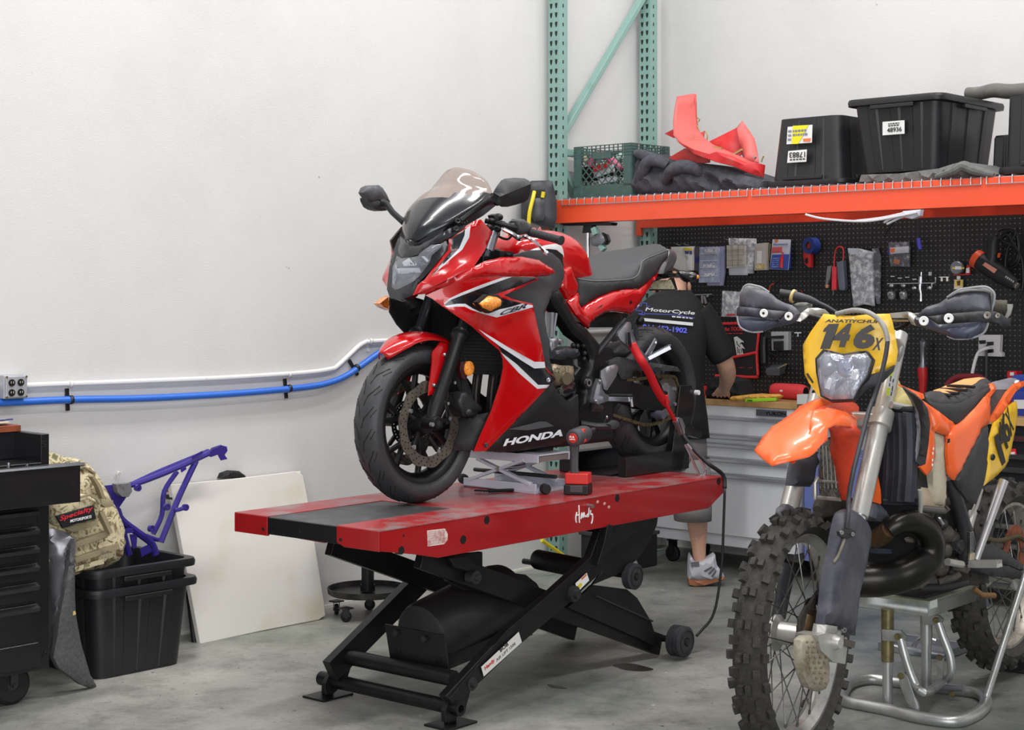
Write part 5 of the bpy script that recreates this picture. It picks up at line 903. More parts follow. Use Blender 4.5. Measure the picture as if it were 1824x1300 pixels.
# shorts and shoes
b=B(); b.loft([sup(m(cx,y,d),w*s,h,e=2.3) for cx,y,d,w,h in((1197,745,.02,58,.135),(1196,800,.03,63,.14),(1195,830,.04,64,.135))],cap=False)
b.loft([sup(m(cx,y,d),w*s,h,e=2.2) for cx,y,d,w,h in((1228,815,.03,36,.12),(1230,860,.02,36,.115),(1233,905,.0,34,.11),(1234,926,.0,32.5,.105))],cap=False); b.loft([sup(m(cx,y,d),w*s,h,e=2.2) for cx,y,d,w,h in((1163,815,.06,36,.12),(1146,860,.1,35,.11),(1128,915,.17,32,.1))],cap=False)
b.o('shorts',SHG,me_,sol=.005,ang=70)
GRS=mt((176,176,184),.7,nz=(20,.5,.8,(160,160,168))); GUM=mt((150,92,62),.6)
q=zo(1140,900,8.125); gx=lambda a,y=0:mf.L(*q(*a)[:2],y)
def shoe(dx,dy,par):
    P=lambda a,y=0:gx(a,y)+V((dx,dy,0))
    o=B().puff([P(a,-.045) for a in((720,760),(735,715),(760,760),(800,830),(900,815),(1000,770),(1090,715),(1100,800),(1120,880),(1190,960),(1225,1030),(1210,1075),(1000,1085),(800,1080),(710,1070),(712,900))],.09,.02,.03,.02,n=(0,-1,0)).o('shoe',GRS,par)
    B().puff([P(a,-.055) for a in((708,1072),(850,1088),(1050,1070),(1225,1030),(1222,1080),(1100,1110),(930,1160),(800,1168),(715,1150))],.105,.006,.01,.02,n=(0,-1,0)).o('gum_sole',GUM,o)
    for a in([(925,945),(1040,880),(1050,905),(945,965)],[(985,985),(1075,895),(1085,925),(1010,1000)],[(1030,1025),(1100,930),(1105,960),(1060,1035)]): B().puff([P(c,-.068) for c in a],.006,.001,.01,.02,n=(0,-1,0)).o('side_stripe',mt((86,84,86),.7),o)
    B().puff([P(c,-.066) for c in((740,825),(855,815),(860,885),(745,885))],.008,.004,.01,.02,n=(0,-1,0)).o('heel_collar',mt((98,94,98),.7),o)
shoe(0,0,me_); shoe(-.41,.31,me_)
# black cloth on the bench under the hand
p=bf_.Z(1290,712,top); f=at(bf_,(p.x,p.y,top+.001)); e=th('black_cloth','crumpled black cloth on the bench top under the mechanic hand','cloth',f); q=zo(1270,560,8.125)
B().puff([f.L(*q(*a),.05) for a in((-100,1215),(-80,1000),(20,900),(140,890),(300,930),(390,960),(420,1060),(440,1150),(430,1180),(230,1205),(60,1215))],.1,.03,.04,.014,n=(0,-1,.2),nf=folds(14,.03)).o('cloth',mt((22,24,28),.85,bp=(40,.4)),e)
# ---------------- red sport bike ----------------
YB=.31
t_=LF.L(950,830,YB); HF=at(LF,(t_.x,YB,DZ)); he=th('sport_motorcycle','red black and white sport motorcycle on the red lift','motorcycle',HF)
HR=mt((186,5,12),.2,coat=.6,nz=(6,.5,.85,(172,5,11))); HW=mt((214,216,222),.3,coat=.4); HK=mt((24,25,30),.24,coat=.5,nz=(40,.55,.8,(34,35,40))); HG=mt((56,57,60),.5,nz=(60,.5,.8,(64,65,68)),bp=(260,.06)); HM=mt((22,22,24),.42,.3,nz=(30,.55,.8,(34,34,36))); HS=mt((58,59,62),.62,bp=(420,.12)); GL=mt((206,208,214),.06,.55); SILV=mt((176,178,186),.3,.85); DSC=mt((128,122,112),.32,.75,nz=(30,.5,.7,(100,94,84))); AMB=mt((236,130,30),.2,coat=.6,nz=(120,.45,.6,(250,176,80)))
TAN2=mt((150,136,112),.4,.6,nz=(24,.5,.7,(120,106,86)))
PJ=dict(n=(.75,.66,.05))
def h(x,y,d=.2): return HF.L(x,y,d)
def hp(a,n,m=HR,t=.008,bu=.006,w=.025,st=.02,sm=0,mirror=False,ang=50,dec=(),bm=None,par=None,nv=(.75,.66,.05),dm=None):
    P=[h(*c) if isinstance(c,tuple) else c for c in a]
    D=[([h(*c) for c in dp],k) for dp,k in dec]
    o=B().puff(P,t,bu,w,st,sm=sm,n=nv,dec=D,bm=bm).o(n,m,par or he,ang=ang)
    if mirror: B().puff(P,t,bu,w,st,sm=sm,n=nv,dec=D,bm=bm).mir().o(n,m,par or he,ang=ang)
    return o
def iy(ctrl):
    def f(x,y):
        ws=[1/((x-a)**2+(y-b)**2+4)**1.5 for a,b,c in ctrl]; return sum(w*c for w,(a,b,c) in zip(ws,ctrl))/sum(ws)
    return f
def street(c,r,w,par,rim,nsp,name,left=None):
    c=V(c); ax=(0,1,0); b=B(); hw=w/2; pr=[]
    for i in range(13):
        t=i/12*2-1; a=t*1.15; pr.append((r-hw*.92*(1-math.cos(a)),hw*math.sin(a)/math.sin(1.15)))
    prof=[(rim+.006,-hw*.72)]+[(rim+.02,-hw*.9)]+pr+[(rim+.02,hw*.9),(rim+.006,hw*.72)]
    b.lathe(prof,c,ax,72,closed=True); b.m=1
    def sp(phi,t):
        a=t*1.15; rr_=r-hw*.92*(1-math.cos(a))+.0008; return c+V((rr_*math.cos(phi),hw*math.sin(a)/math.sin(1.15),rr_*math.sin(phi)))
    N=22
    for i in range(N):
        p=2*pi*i/N
        for sg in(1,-1):
            g=[sp(p+x*.28/1.0+(.14 if sg<0 else 0),sg*y) for x,y in((0,.08),(.45,.2),(.62,.36),(1.0,.62))]; b.tube(g,.0016,4); g=[sp(p+x*.28+(.14 if sg<0 else 0),sg*y) for x,y in((.5,.52),(.9,.8))]; b.tube(g,.0014,4)
    b.o('tyre',[mt((50,51,54),.5,nz=(9,.45,.7,(64,65,68)),bp=(160,.1)),mt((13,13,14),.8)],par,ang=60)
    b=B(); rw=hw*.7; b.lathe([(rim+.008,-rw),(rim+.008,-rw+.006),(rim-.012,-rw+.014),(rim-.022,-rw*.3),(rim-.022,rw*.3),(rim-.012,rw-.014),(rim+.008,rw-.006),(rim+.008,rw),(rim-.004,rw),(rim-.02,rw-.012),(rim-.032,rw*.3),(rim-.032,-rw*.3),(rim-.02,-rw+.012),(rim-.004,-rw)],c,ax,72,closed=True); b.o('rim',HM,par,ang=40)
    b=B(); b.lathe([(.016,-.055),(.036,-.055),(.045,-.035),(.05,0),(.045,.035),(.036,.055),(.016,.055)],c,ax,28,closed=True); b.o('hub',HM,par,ang=40)
    for i in range(nsp):
        p=2*pi*i/nsp+.3; f=lambda rr_,a,y=0:c+V((rr_*math.cos(a),y,rr_*math.sin(a))); q=B(); q.bar(f(.04,p),f(.11,p),.028,.024,ax)
        for d in(-.2,.2): q.bar(f(.1,p+d*.15),f(rim-.022,p+d),.017,.02,ax)
        q.o('wheel_spoke',HM,par,bev=.004)
def bdisc(c,r,r2,y,par,n=10,name='brake_disc'):
    c=V(c)+V((0,y,0)); b=B(); rings=[]; N=120
    for i in range(N):
        a=2*pi*i/N; R_=r+.0035*math.sin(a*n); q=V((math.cos(a),0,math.sin(a))); rings.append([c+q*r2+V((0,-.0025,0)),c+q*R_+V((0,-.0025,0)),c+q*R_+V((0,.0025,0)),c+q*r2+V((0,.0025,0))])
    b.loft(rings,ring=True); b.m=1
    for i in range(n*3):
        a=2*pi*i/(n*3)
        for k in(-1,0,1): 
            rr_=(r+r2)/2+k*(r-r2)*.3; p=c+V((rr_*math.cos(a+k*.07),0,rr_*math.sin(a+k*.07))); b.cyl(p-V((0,.003,0)),p+V((0,.003,0)),.0032,n=6)
    return b.o(name,[DSC,mt((16,16,16),.8)],par,ang=30)
# front wheel
CF=h(742,755,0); CF.z=.2915
fw=bpy.data.objects.new('front_wheel',None); LK(fw); fw.parent=he
street(CF,.2915,.122,fw,.214,6,'front')
bdisc(CF,.158,.118,.062,fw); bdisc(CF,.158,.118,-.062,fw)
for s in(1,-1):
    for i in range(5):
        a=2*pi*i/5+.5; p=CF+V((.112*math.cos(a),s*.062,.112*math.sin(a))); q=CF+V((.05*math.cos(a+.2),s*.05,.05*math.sin(a+.2))); B().bar(q,p,.016,.012,(0,1,0)).o('disc_carrier',HM,fw,bev=.003); B().cyl(p+V((0,.006*s,0)),p,.008,n=12).o('bolt',SILV,fw)
b=B(); c=CF+V((0,-.045,0)); b.lathe([(.062,-.002),(.085,-.002),(.085,.002),(.062,.002)],c,(0,1,0),48,closed=True); b.m=1
for i in range(36): a=2*pi*i/36; p=c+V((.076*math.cos(a),0,.076*math.sin(a))); b.bc(p,.005,.006,.005)
b.o('abs_ring',[HM,mt((205,205,205),.6)],fw)
# fork
yf=.108
ax_=h(768,752,yf); up=h(821,590,yf); FD=(up-ax_).normalized(); top=h(884,425,yf)
def fork(s):
    f=lambda p,o=0:V((p.x,s*(p.y+o),p.z))
    lo=ax_+V((0,0,0)); B().tube([f(lo-FD*.01),f(lo+FD*.05),f(lo+FD*.10),f(lo+(up-lo)*.90),f(lo+(up-lo)*.93),f(lo+(up-lo)*.98),f(lo+(up-lo)*1.02)],[.02,.029,.026,.026,.034,.035,.025],18).o('fork_leg',HM,he,ang=40)
    B().cyl(f(lo+(up-lo)*1.0),f(lo+FD*.72),.0185,n=18).o('fork_tube',mt((120,124,132),.15,.9),he)
    p=f(ax_+V((-.004,0,0))); B().lathe([(.008,.034),(.014,.036),(.022,.034),(.026,.02),(.026,-.03)],p,(0,s,0),20).o('axle_clamp',HM,he,ang=40); B().cyl(p+V((0,.0345*s,0)),p+V((0,.028*s,0)),.011,n=6).o('axle_bolt',DKM,he)
fork(1); fork(-1); B().cyl((CF.x,-.12,CF.z),(CF.x,.12,CF.z),.011,n=14).o('axle',DKM,he)
p=ax_+V((.035,.03,-.004)); B().cyl(p,p+V((0,.012,0)),.008,n=10).o('pinch_bolt',SILV,he)
tb=ax_+FD*.66
B().bar((tb.x,-.13,tb.z),(tb.x,.13,tb.z),.06,.035).o('triple_clamp',HM,he,bev=.006); tb2=ax_+FD*.78; B().bar((tb2.x,-.12,tb2.z),(tb2.x,.12,tb2.z),.06,.025).o('triple_clamp',HM,he,bev=.005)
for s in(1,-1): B().cyl((ax_+FD*.70)+V((0,(s-1)*yf,0)),(ax_+FD*.83)+V((0,(s-1)*yf,0)),.024,n=16).o('fork_cap_tube',mt((170,172,180),.25,.9),he)
# front fender
tip=h(668,610,0)-CF; aF=math.atan2(tip.z,tip.x); re_=h(802,618,.07)-CF; aR=math.atan2(re_.z,re_.x); RFd=.338
rows=[]
for i in range(25):
    t=i/24; a=aF+(aR-aF)*t; k=min(1,t*3.2+.12); row=[]
    for j in range(-6,7):
        y=j/6*.074*(k**.6); rr_=RFd-.03*abs(j/6)**2.4-.012*(1-min(1,t*3)); row.append(CF+V((rr_*math.cos(a),y,rr_*math.sin(a))))
    rows.append(row)
B().sheet(rows).o('front_fender',HR,he,sol=.004,ang=70)
q=zo(600,580,3.94)
fl=[q(*a)+(d,) for *a,d in((672,185,.078),(730,115,.078),(770,125,.08),(805,155,.084),(790,235,.085),(755,350,.085),(720,462,.085),(645,490,.08),(652,400,.078),(668,270,.076))]
hp(fl,'fender_flap',HR,.006,.006,mirror=True,nv=(.3,1,0))
for a in((760,205),(685,420)): p=h(*q(*a),.09); B().lathe([(0,.006),(.005,.006),(.008,.001),(.008,-.006)],p,(0,1,0),14).o('bolt',STEEL,he)
# brake caliper, line and reflector
hp([q(*a)+(.12,) for a in((870,470),(905,460),(1018,575),(1015,600),(950,610),(940,635),(890,638),(862,590),(850,530))],'brake_caliper',mt((48,49,52),.45,.4),.05,.01,.02,.015)
B().sph(h(*q(925,608),.13),(.018,.012,.014),10,8).o('caliper_piston',DKM,he)
B().tube([h(*q(*a),.1) for a in((885,470),(880,400),(870,340),(900,230))],.006,8,sm=4).o('brake_line',BLK,he); B().tube([h(*q(*a),.12) for a in((815,480),(835,560),(870,605))],.007,8).o('caliper_bracket',HM,he)
hp([q(*a)+(.125,) for a in((870,255),(905,250),(905,380),(880,370),(862,310))],'reflector_mount',mt((60,14,18),.4),.02)
hp([q(930+34*math.cos(t),300+52*math.sin(t))+(.132,) for t in[i*pi/10 for i in range(20)]],'side_reflector',AMB,.01,.004,.01,.012)
for a in((820,400),(772,545)): p=h(*q(*a),.13); B().cyl(p,p+V((0,.008,0)),.006,n=10).o('bolt',STEEL,he)
# rear wheel, chain, swingarm
CR_=h(1155,703,0); CR_.z=.325
rw=bpy.data.objects.new('rear_wheel',None); LK(rw); rw.parent=he
street(CR_,.305,.152,rw,.214,6,'rear'); bdisc(CR_,.115,.08,-.09,rw)
q=zo(1060,560,4.644)
sc_=h(1188,707,.1); sr=.092
b=B(); rings=[]
for i in range(86):
    a=2*pi*i/86; R_=sr-.006+.004*(i%2); w_=V((math.cos(a),0,math.sin(a))); rings.append([sc_+w_*.05+V((0,-.003,0)),sc_+w_*R_+V((0,-.003,0)),sc_+w_*R_+V((0,.003,0)),sc_+w_*.05+V((0,.003,0))])
b.loft(rings,ring=True).o('sprocket',mt((104,98,88),.4,.7),rw)
B().lathe([(0,.02),(.03,.02),(.05,.008),(.056,-.02)],sc_,(0,1,0),24).o('sprocket_hub',mt((130,132,138),.35,.7),rw,ang=40)
for i in range(5): a=2*pi*i/5; p=sc_+V((.056*math.cos(a),.003,.056*math.sin(a))); B().cyl(p,p+V((0,.012,0)),.009,n=6).o('sprocket_nut',SILV,rw)
CHN=mt((116,102,72),.4,.6,nz=(160,.45,.6,(60,52,40)))
def chain(pts):
    P=cr(pts,14); b=B(); L=0; last=P[0]; k=0
    for i in range(1,len(P)):
        if (P[i]-last).length>=.0135:
            d=(P[i]-last); m_=(P[i]+last)/2; nrm=V((0,1,0)); u=d.cross(nrm).normalized()
            for s in(-.007,.007): b.bar(last+V((0,s,0)),P[i]+V((0,s,0)),.003,.0135 if k%2 else .011,u)
            b.cyl(P[i]-V((0,.008,0)),P[i]+V((0,.008,0)),.0042,n=6); last=P[i]; k+=1
    b.o('chain',CHN,he)
arc=[sc_+V((sr*math.cos(a),0,sr*math.sin(a))) for a in[math.radians(x) for x in(100,140,180,220,255)]]
chain([h(*q(250,545),.1)]+arc+[h(*q(*a),.1) for a in((440,912),(250,868),(120,822),(20,780))])
hp([q(*a)+(.125,) for a in((80,580),(160,525),(350,570),(500,608),(600,640),(610,760),(545,800),(400,785),(100,655))],'swingarm',HM,.06,.006,.015,.03,mirror=False); B().bar(CR_+V((.42,-.12,.06)),CR_+V((0,-.12,0)),.03,.06).o('swingarm',HM,he,bev=.006)
hp([q(*a)+(.13,) for a in((85,385),(200,350),(330,380),(480,400),(680,432),(708,472),(450,465),(300,470),(255,500),(255,540),(215,530),(190,480),(110,430))],'chain_guard',HG,.01,.008,.02,.02)
hp([q(*a)+(.12,) for a in((545,590),(600,585),(600,640),(560,650))],'axle_block',SILV,.03,.002,.01,.02); p=h(*q(520,830),.13); B().lathe([(0,.03),(.018,.03),(.02,0),(.012,-.03)],p,(0,1,0),14).o('stand_bobbin',mt((80,84,96),.4),he); hp([q(*a)+(.12,) for a in((540,740),(600,730),(610,830),(540,840))],'chain_adjuster',mt((130,130,128),.4,.6),.03,.004,.01,.02)
hp([q(*a)+(.05,) for a in((60,345),(200,240),(330,210),(350,330),(230,345),(100,385))],'hugger',HG,.06,.02,.04,.03)
# subframe, pegs
def ht(a,r,n,m=HM,y=.15,k=8,sm=0): return B().tube([h(*(c if len(c)>2 else c+(y,))) for c in a],r,k,sm=sm).o(n,m,he)
ht([q(0,330)+(.14,),q(110,200)+(.14,),q(235,40)+(.13,)],.013,'subframe_tube',mt((70,71,75),.3,.6)); ht([q(330,60)+(.1,),q(340,210)+(.1,)],.011,'shock_absorber',mt((60,62,66),.4,.4)); B().sph(h(*q(370,50),.12),.02,12,8).o('shock_mount',HM,he)
PEGA=mt((172,174,182),.32,.85)
hp([q(*a)+(.165,) for a in((265,62),(290,62),(302,90),(300,140),(328,190),(352,262),(445,365),(440,390),(385,395),(370,370),(285,275),(212,212),(190,178),(200,140))],'peg_bracket',PEGA,.012,.004,.01,.02)
hp([q(*a)+(.18,) for a in((275,150),(288,145),(300,230),(340,300),(320,310),(280,240))],'bracket_cutout',HM,.004,.001,.01,.02)
ht([q(420,335)+(.2,),q(500,200)+(.23,),q(500,235)+(.23,),q(450,335)+(.2,)],.006,'peg_spring_bar',PEGA); b=B(); A=h(*q(440,365),.2); C=h(*q(622,272),.27); b.bar(A,C,.024,.016)
for i in range(12): p=A+(C-A)*(i+.5)/12; b.bc(p+V((0,0,.010)),.008,.012,.008)
b.o('passenger_peg',PEGA,he,bev=.001)
q=zo(960,560,5.42)
hp([q(*a)+(.17,) for a in((600,545),(660,505),(740,480),(768,505),(745,600),(700,670),(660,732),(628,722),(612,650),(595,600))],'heel_guard',PEGA,.006,.003,.01,.02)
hp([q(*a)+(.185,) for a in((560,680),(585,620),(605,640),(610,720),(640,765),(700,790),(700,830),(640,845),(575,870),(530,850),(530,800))],'foot_bracket',SILV,.02,.005,.01,.02)
A=h(*q(690,815),.2); C=h(*q(890,820),.30); B().bar(A,C,.03,.02).o('rider_peg',SILV,he,bev=.003); B().bar(A+V((0,0,.014)),C+V((0,0,.014)),.028,.012).o('peg_rubber',BLKM,he,bev=.003); B().cyl(C,C+V((0,.005,-.03)),.007,n=10).o('peg_feeler',STEEL,he)
for a in((590,650),(548,845)): p=h(*q(*a),.19); B().lathe([(.003,.008),(.007,.008),(.009,0)],p,(0,1,0),12).o('bolt',STEEL,he)
# frame and engine
hp([q(*a)+(.16,) for a in((80,-230),(190,-245),(270,-110),(350,60),(460,140),(585,290),(570,380),(540,480),(520,640),(495,880),(470,880),(395,925),(400,880),(450,760),(430,640),(480,520),(490,420),(440,280),(330,200),(250,80),(130,-100))],'frame_spar',HM,.05,.012,.02,.02,mirror=True)
p=h(*q(462,658),.175); B().lathe([(.008,.012),(.016,.012),(.018,0)],p,(0,1,0),16).o('pivot_bolt',STEEL,he); B().lathe([(0,.004),(.024,.004),(.027,-.01)],p,(0,1,0),18).o('pivot_cover',HM,he)
B().box(h(900,700,0).x-.55,h(900,700,0).x-.05,-.14,.13,.16,.55).o('engine_block',mt((26,26,28),.5,.4),he,bev=.02)
hp([q(*a)+(.19,) for a in((110,500),(150,478),(200,490),(250,498),(330,500),(335,600),(330,660),(250,672),(165,690),(140,600))],'generator_cover',TAN2,.06,.02,.04,.02,sm=2)
p=h(*q(255,620),.21); B().lathe([(0,.012),(.024,.012),(.028,0)],p,(.2,1,0),20).o('inspection_cap',mt((112,100,80),.45,.5),he)
for a,c in(((180,505),(200,560)),((215,500),(160,560)),((255,500),(265,560)),((290,505),(285,560))): B().bar(h(*q(*a),.222),h(*q(*c),.222),.008,.006,(0,1,0)).o('cover_rib',mt((176,164,140),.35,.6),he)
hp([q(*a)+(.185,) for a in((150,690),(345,655),(360,740),(330,810),(240,860),(180,830),(150,770))],'lower_engine_cover',mt((20,20,24),.12,.3,coat=.6),.05,.012,.03,.02)
hp([q(*a)+(.17,) for a in((130,430),(160,350),(260,320),(380,335),(400,390),(330,420),(200,440))],'starter_cover',mt((52,54,60),.4,.4),.05,.012,.03,.02); hp([q(*a)+(.2,) for a in((95,235),(180,228),(215,260),(215,285),(190,290),(120,360),(115,300))],'engine_mount',SILV,.03,.004,.01,.02)
p=h(*q(207,268),.215); B().lathe([(.004,.01),(.012,.01),(.014,0)],p,(0,1,0),14).o('mount_bolt',STEEL,he)
ht([q(120,-20)+(.18,),q(110,220)+(.18,)],.012,'engine_hanger',SILV); ht([q(165,-10)+(.16,),q(130,225)+(.17,)],.007,'engine_hanger',SILV)
for a in((330,300),(370,305),(430,300),(440,375),(435,430)): B().sph(h(*q(*a),.15),.011,10,8).o('hose_fitting',mt((36,36,40),.4,.4),he)
hp([q(*a)+(.18,) for a in((340,440),(370,430),(375,500),(405,515),(350,590),(345,570),(385,520),(345,490))],'bracket',mt((120,120,124),.35,.7),.008,.001,.01,.02)
# gear of the underside: stand, exhaust, radiator
ht([q(400,1055)+(.16,),q(560,1080)+(.2,),q(700,1080)+(.25,)],.014,'side_stand',mt((52,53,57),.4,.5)); hp([q(*a)+(.26,) for a in((690,1060),(740,1020),(775,1040),(778,1075),(740,1110),(700,1110))],'stand_foot',mt((70,71,75),.45,.4),.02,.004,.01,.015); ht([q(630,1050)+(.2,),q(652,995)+(.2,)],.003,'stand_tang',HM); B().sph(h(*q(654,993),.2),.007,8,6).o('stand_tang_tip',CHR,he)
ht([q(480,905)+(.12,),q(590,910)+(.12,)],.02,'front_sprocket_cover',mt((60,60,62),.4,.5))
xr_=CF.x-.34
FIN=mt((18,19,22),.5,.3)
b=B(); b.box(xr_-.03,xr_,-.17,.175,.46,.80); b.o('radiator',FIN,he)
b=B()
for i in range(26): z=.465+i*.0128; b.box(xr_,xr_+.004,-.165,.17,z,z+.004)
b.o('radiator_fin',mt((34,35,40),.4,.4),he)
for i,y in enumerate((-.12,-.04,.04,.12)): B().tube([(xr_-.05,y,.46),(xr_-.035,y,.36),(xr_-.05,y*.8,.24),(xr_-.15,y*.5,.17),(xr_-.4,y*.3,.15)],.019,12,sm=5).o('exhaust_header',mt((50,46,44),.4,.6),he)
B().puff([h(*a) for a in((800,748,.0),(868,735,.15),(876,733,.16),(845,802,.1),(800,803,.02),(790,790,-.02))],.06,.015,.03,.02,n=(1,.3,.1)).o('belly_nose',mt((40,41,43),.55,nz=(30,.5,.8,(56,57,58))),he)
# --- bodywork
pyc=[(735,526,.06),(760,527,.09),(790,512,.14),(820,498,.19),(860,491,.225),(905,490,.24),(960,497,.235),(897,526,.245),(875,540,.24),(950,543,.25),(965,615,.25),(973,660,.245),(990,675,.24),(929,739,.2),(866,803,.15),(843,804,.13),(874,733,.17),(892,683,.19),(896,650,.2),(870,608,.2),(839,580,.19),(805,557,.16),(770,532,.11),(920,600,.245),(930,680,.225)]
yc_=iy(pyc); pc=lambda *a:[(x,y,yc_(x,y)) for x,y in a]
Cpoly=pc((758,526),(790,512),(820,498),(860,491),(905,489.5),(952,492),(961,497.5),(930,512),(897,526),(922,535),(949,541),(953,560),(965,615),(972,654),(988,672),(990,675.5),(978,687),(929,739),(866,803),(843,804.5),(853.5,779),(874,733),(890.5,683),(896,654),(895,639),(889,624),(870,608),(839,580),(805,557),(787,545),(770,532))
W1=pc((787,539),(797,531),(820,521.5),(860,507),(897,493.5),(911,493),(870,509),(830,523),(801,533),(792,542)); K1=pc((792,542),(801,533),(830,523),(870,509),(911,493),(935,492.5),(952,493),(955,497),(920,510.5),(888,524),(866,532),(880,552),(862,557),(845,550),(827,540.5),(812,540.5),(796,545))
K2=pc((862,557),(872,545),(895,531),(908,534.5),(930,540),(910,547),(882,555)); W2=pc((795,545.5),(812,540.5),(827,540.5),(845,550),(862,557),(882,555),(910,547),(930,540.5),(948,543.5),(949,547),(888,566),(865,560),(840,552),(825,545.5),(812,545.5),(799,548))
W3=pc((850,585.5),(905,617),(953,644.6),(969,644),(971,655),(953,656.5),(930,643),(890,617),(865,598)); K3=pc((850,586),(865,598),(890,617),(930,643),(953,656.5),(971,655),(975,661),(986,671),(989,675),(979,685),(959,686),(940,668),(910,643),(893,628),(887,617),(872,603)); W4=pc((890.5,626),(918,648),(959,685.5),(978,685),(973.5,691),(957,692.5),(925.5,664.5),(898,637))
RIN=mt((14,14,15),.6)
side=[HR,HW,HK,RIN]
hp(Cpoly,'side_fairing',side,.006,.004,.02,.02,mirror=True,dec=[(K1,2),(W1,1),(K2,2),(W2,1),(K3,2),(W3,1),(W4,1)],bm=3,ang=60)
Apoly=[(735,526,.06),(744,507,.07),(756,498,.085),(768,482,.1),(785,461,.12),(798,445,.14),(799.5,425,.15),(824,407,.165),(847,392,.18),(857,391,.19),(878,414,.2),(863,447,.21),(842,478,.215),(800,497,.17),(765,514,.105)]
ya=iy(Apoly+[(820,450,.175),(780,490,.125)]); pa=lambda *a:[(x,y,ya(x,y)) for x,y in a]
hp(Apoly,'upper_fairing',side,.006,.007,.03,.018,mirror=True,dec=[(pa((803,427),(823,412),(829,409),(827,421),(819,442),(801,449),(803,440)),2),(pa((801,450),(817,443),(800,463),(768,493),(775,482),(790,464)),2),(pa((827,411),(838,401),(834,425),(823,445),(801,464),(767,493),(800,461),(818,442),(826,421)),1)],bm=3,ang=60)
B_=[(742,525,.065),(770,511,.11),(800,496,.165),(842,477,.215),(865,465,.225),(895,458,.23),(930,457,.23),(960,463,.225),(985,479,.215),(989,485,.215),(978,491,.222),(940,494,.235),(900,491,.245),(850,493,.222),(820,499,.19),(790,512,.14),(765,523,.095)]
hp(B_,'mid_fairing',HR,.008,.012,.022,.015,mirror=True,ang=60)
D_=[(908,457,.19),(943,446,.178),(965,445,.17),(983,450,.165),(996,461,.16),(1004,474,.155),(1005.5,492,.155),(997,513,.165),(984,523,.175),(977,540,.185),(971,555,.195),(971,572,.2),(977,605,.205),(979,640,.205),(986,665,.2),(974,666,.195),(963,625,.195),(952,575,.19),(942,548,.185),(893,529,.18),(900,508,.18),(950,490,.17),(983,488,.17),(960,468,.18),(930,460,.185)]
hp(D_,'side_cover',HG,.02,.004,.02,.018,mirror=True,ang=60)
hp([(866,803,.15),(929,739,.195),(985,681,.225),(995,700,.222),(1012,716,.218),(1030,703,.215),(1031,755,.208),(1030,766,.205),(1002,790,.19),(940,801,.165),(890,806,.15)],'belly_pan',mt((27,27,29),.45,bp=(200,.05)),.01,.01,.03,.02,mirror=True)
q=zo(800,580,5.417)
hp([q(*a)+(.205,) for a in((580,1000),(880,925),(1240,930),(1120,950),(760,1010))],'belly_ledge',mt((74,75,78),.5),.004,.002,.01,.02)
yt=.205; tpx('HONDA',HF,((896,794.5),(1002,776),(901.5,781)),(.222,.06,0),HW,he,bold=.045) if 0 else txt('HONDA',h(896,795,.185),h(1002,776.5,.228),h(902,781.5,.185),HW,he,bold=.04)
txt('CBR',h(887,563.5,.255),h(937,548.5,.264),h(896,553,.255),mt((20,22,44),.4),he,bold=.03)
for a,d in(((866,793),.163),((977,677),.248)): p=h(*a,d); B().lathe([(0,.002),(.006,.003),(.009,0)],p,(.5,.8,0),14).o('fastener',DKM if a[0]<900 else SILV,he)
# nose
B().box(xr_-.02,xr_+.06,-.17,.165,.78,.93).box(xr_-.03,xr_+.01,-.235,-.1,.46,.93).o('inner_cowl',RIN,he)
hp([(707,430,-.1),(717,403,-.14),(730,430,.0),(800,402,.145),(828,402,.16),(800,440,.135),(770,478,.09),(746,503,.055),(736,524,.05),(728,529,.03),(712,534,0),(695,531,-.05),(689,515,-.075),(693,478,-.1),(700,448,-.11)],'nose_cowl',HK,.03,.004,.02,.02)
HLB=mt((120,126,140),.12,.5,coat=.5); 
q=zo(670,390,6.5)
gy=[(698,505,-.05),(701,476,-.06),(706,455,-.07),(716,460,-.03),(744,456,.05),(756,444,.075),(768,436,.095),(788,434,.135),(784,441,.13),(768,455,.105),(766,465,.1),(756,479,.08),(747,491,.062),(736,501,.05),(713,513,.005),(703,516,-.03),(698,511,-.045)]
LENS=bpy.data.materials.new('lens'); LENS.use_nodes=True; pb=LENS.node_tree.nodes['Principled BSDF']; pb.inputs['Base Color'].default_value=(.75,.78,.85,1); pb.inputs['Roughness'].default_value=.03; pb.inputs['Alpha'].default_value=.1; pb.inputs['Coat Weight'].default_value=1; pb.inputs['Coat Roughness'].default_value=.02
hl=hp([(x,y,d-.035) for x,y,d in gy],'headlight',mt((186,188,204),.3,.1,nz=(60,.4,.6,(140,142,162))),.03,.002,.02,.02)
hp([(x,y,d+.012) for x,y,d in gy],'headlight_lens',LENS,.002,.012,.03,.02,par=hl)
def rf_(a,m,n='reflector'): hp([q(x,y)+(((x-290)/6.5*.0021)-.02,) for x,y in a],n,m,.01,.006,.02,.012,par=hl)
DKL=mt((60,62,84),.15,.5); BRL=mt((228,230,238),.1,.7)
rf_([(300,500),(380,450),(440,540),(320,545)],BRL); rf_([(460,540),(500,480),(560,530),(540,545)],DKL); rf_([(350,520),(390,480),(430,530)],DKL); rf_([(520,430),(560,430),(610,480),(590,500)],BRL); rf_([(230,570),(500,565),(520,620),(250,640)],mt((196,200,212),.12,.7)); rf_([(270,650),(480,640),(430,700),(290,730)],DKL); rf_([(350,690),(380,640),(410,690)],BRL); rf_([(560,370),(640,310),(740,295),(640,390)],mt((96,98,110),.2,.6)); rf_([(190,560),(230,470),(240,600),(210,780),(185,730)],mt((150,150,160),.3,.5)); rf_([(240,555),(560,552),(560,562),(240,568)],DKL)
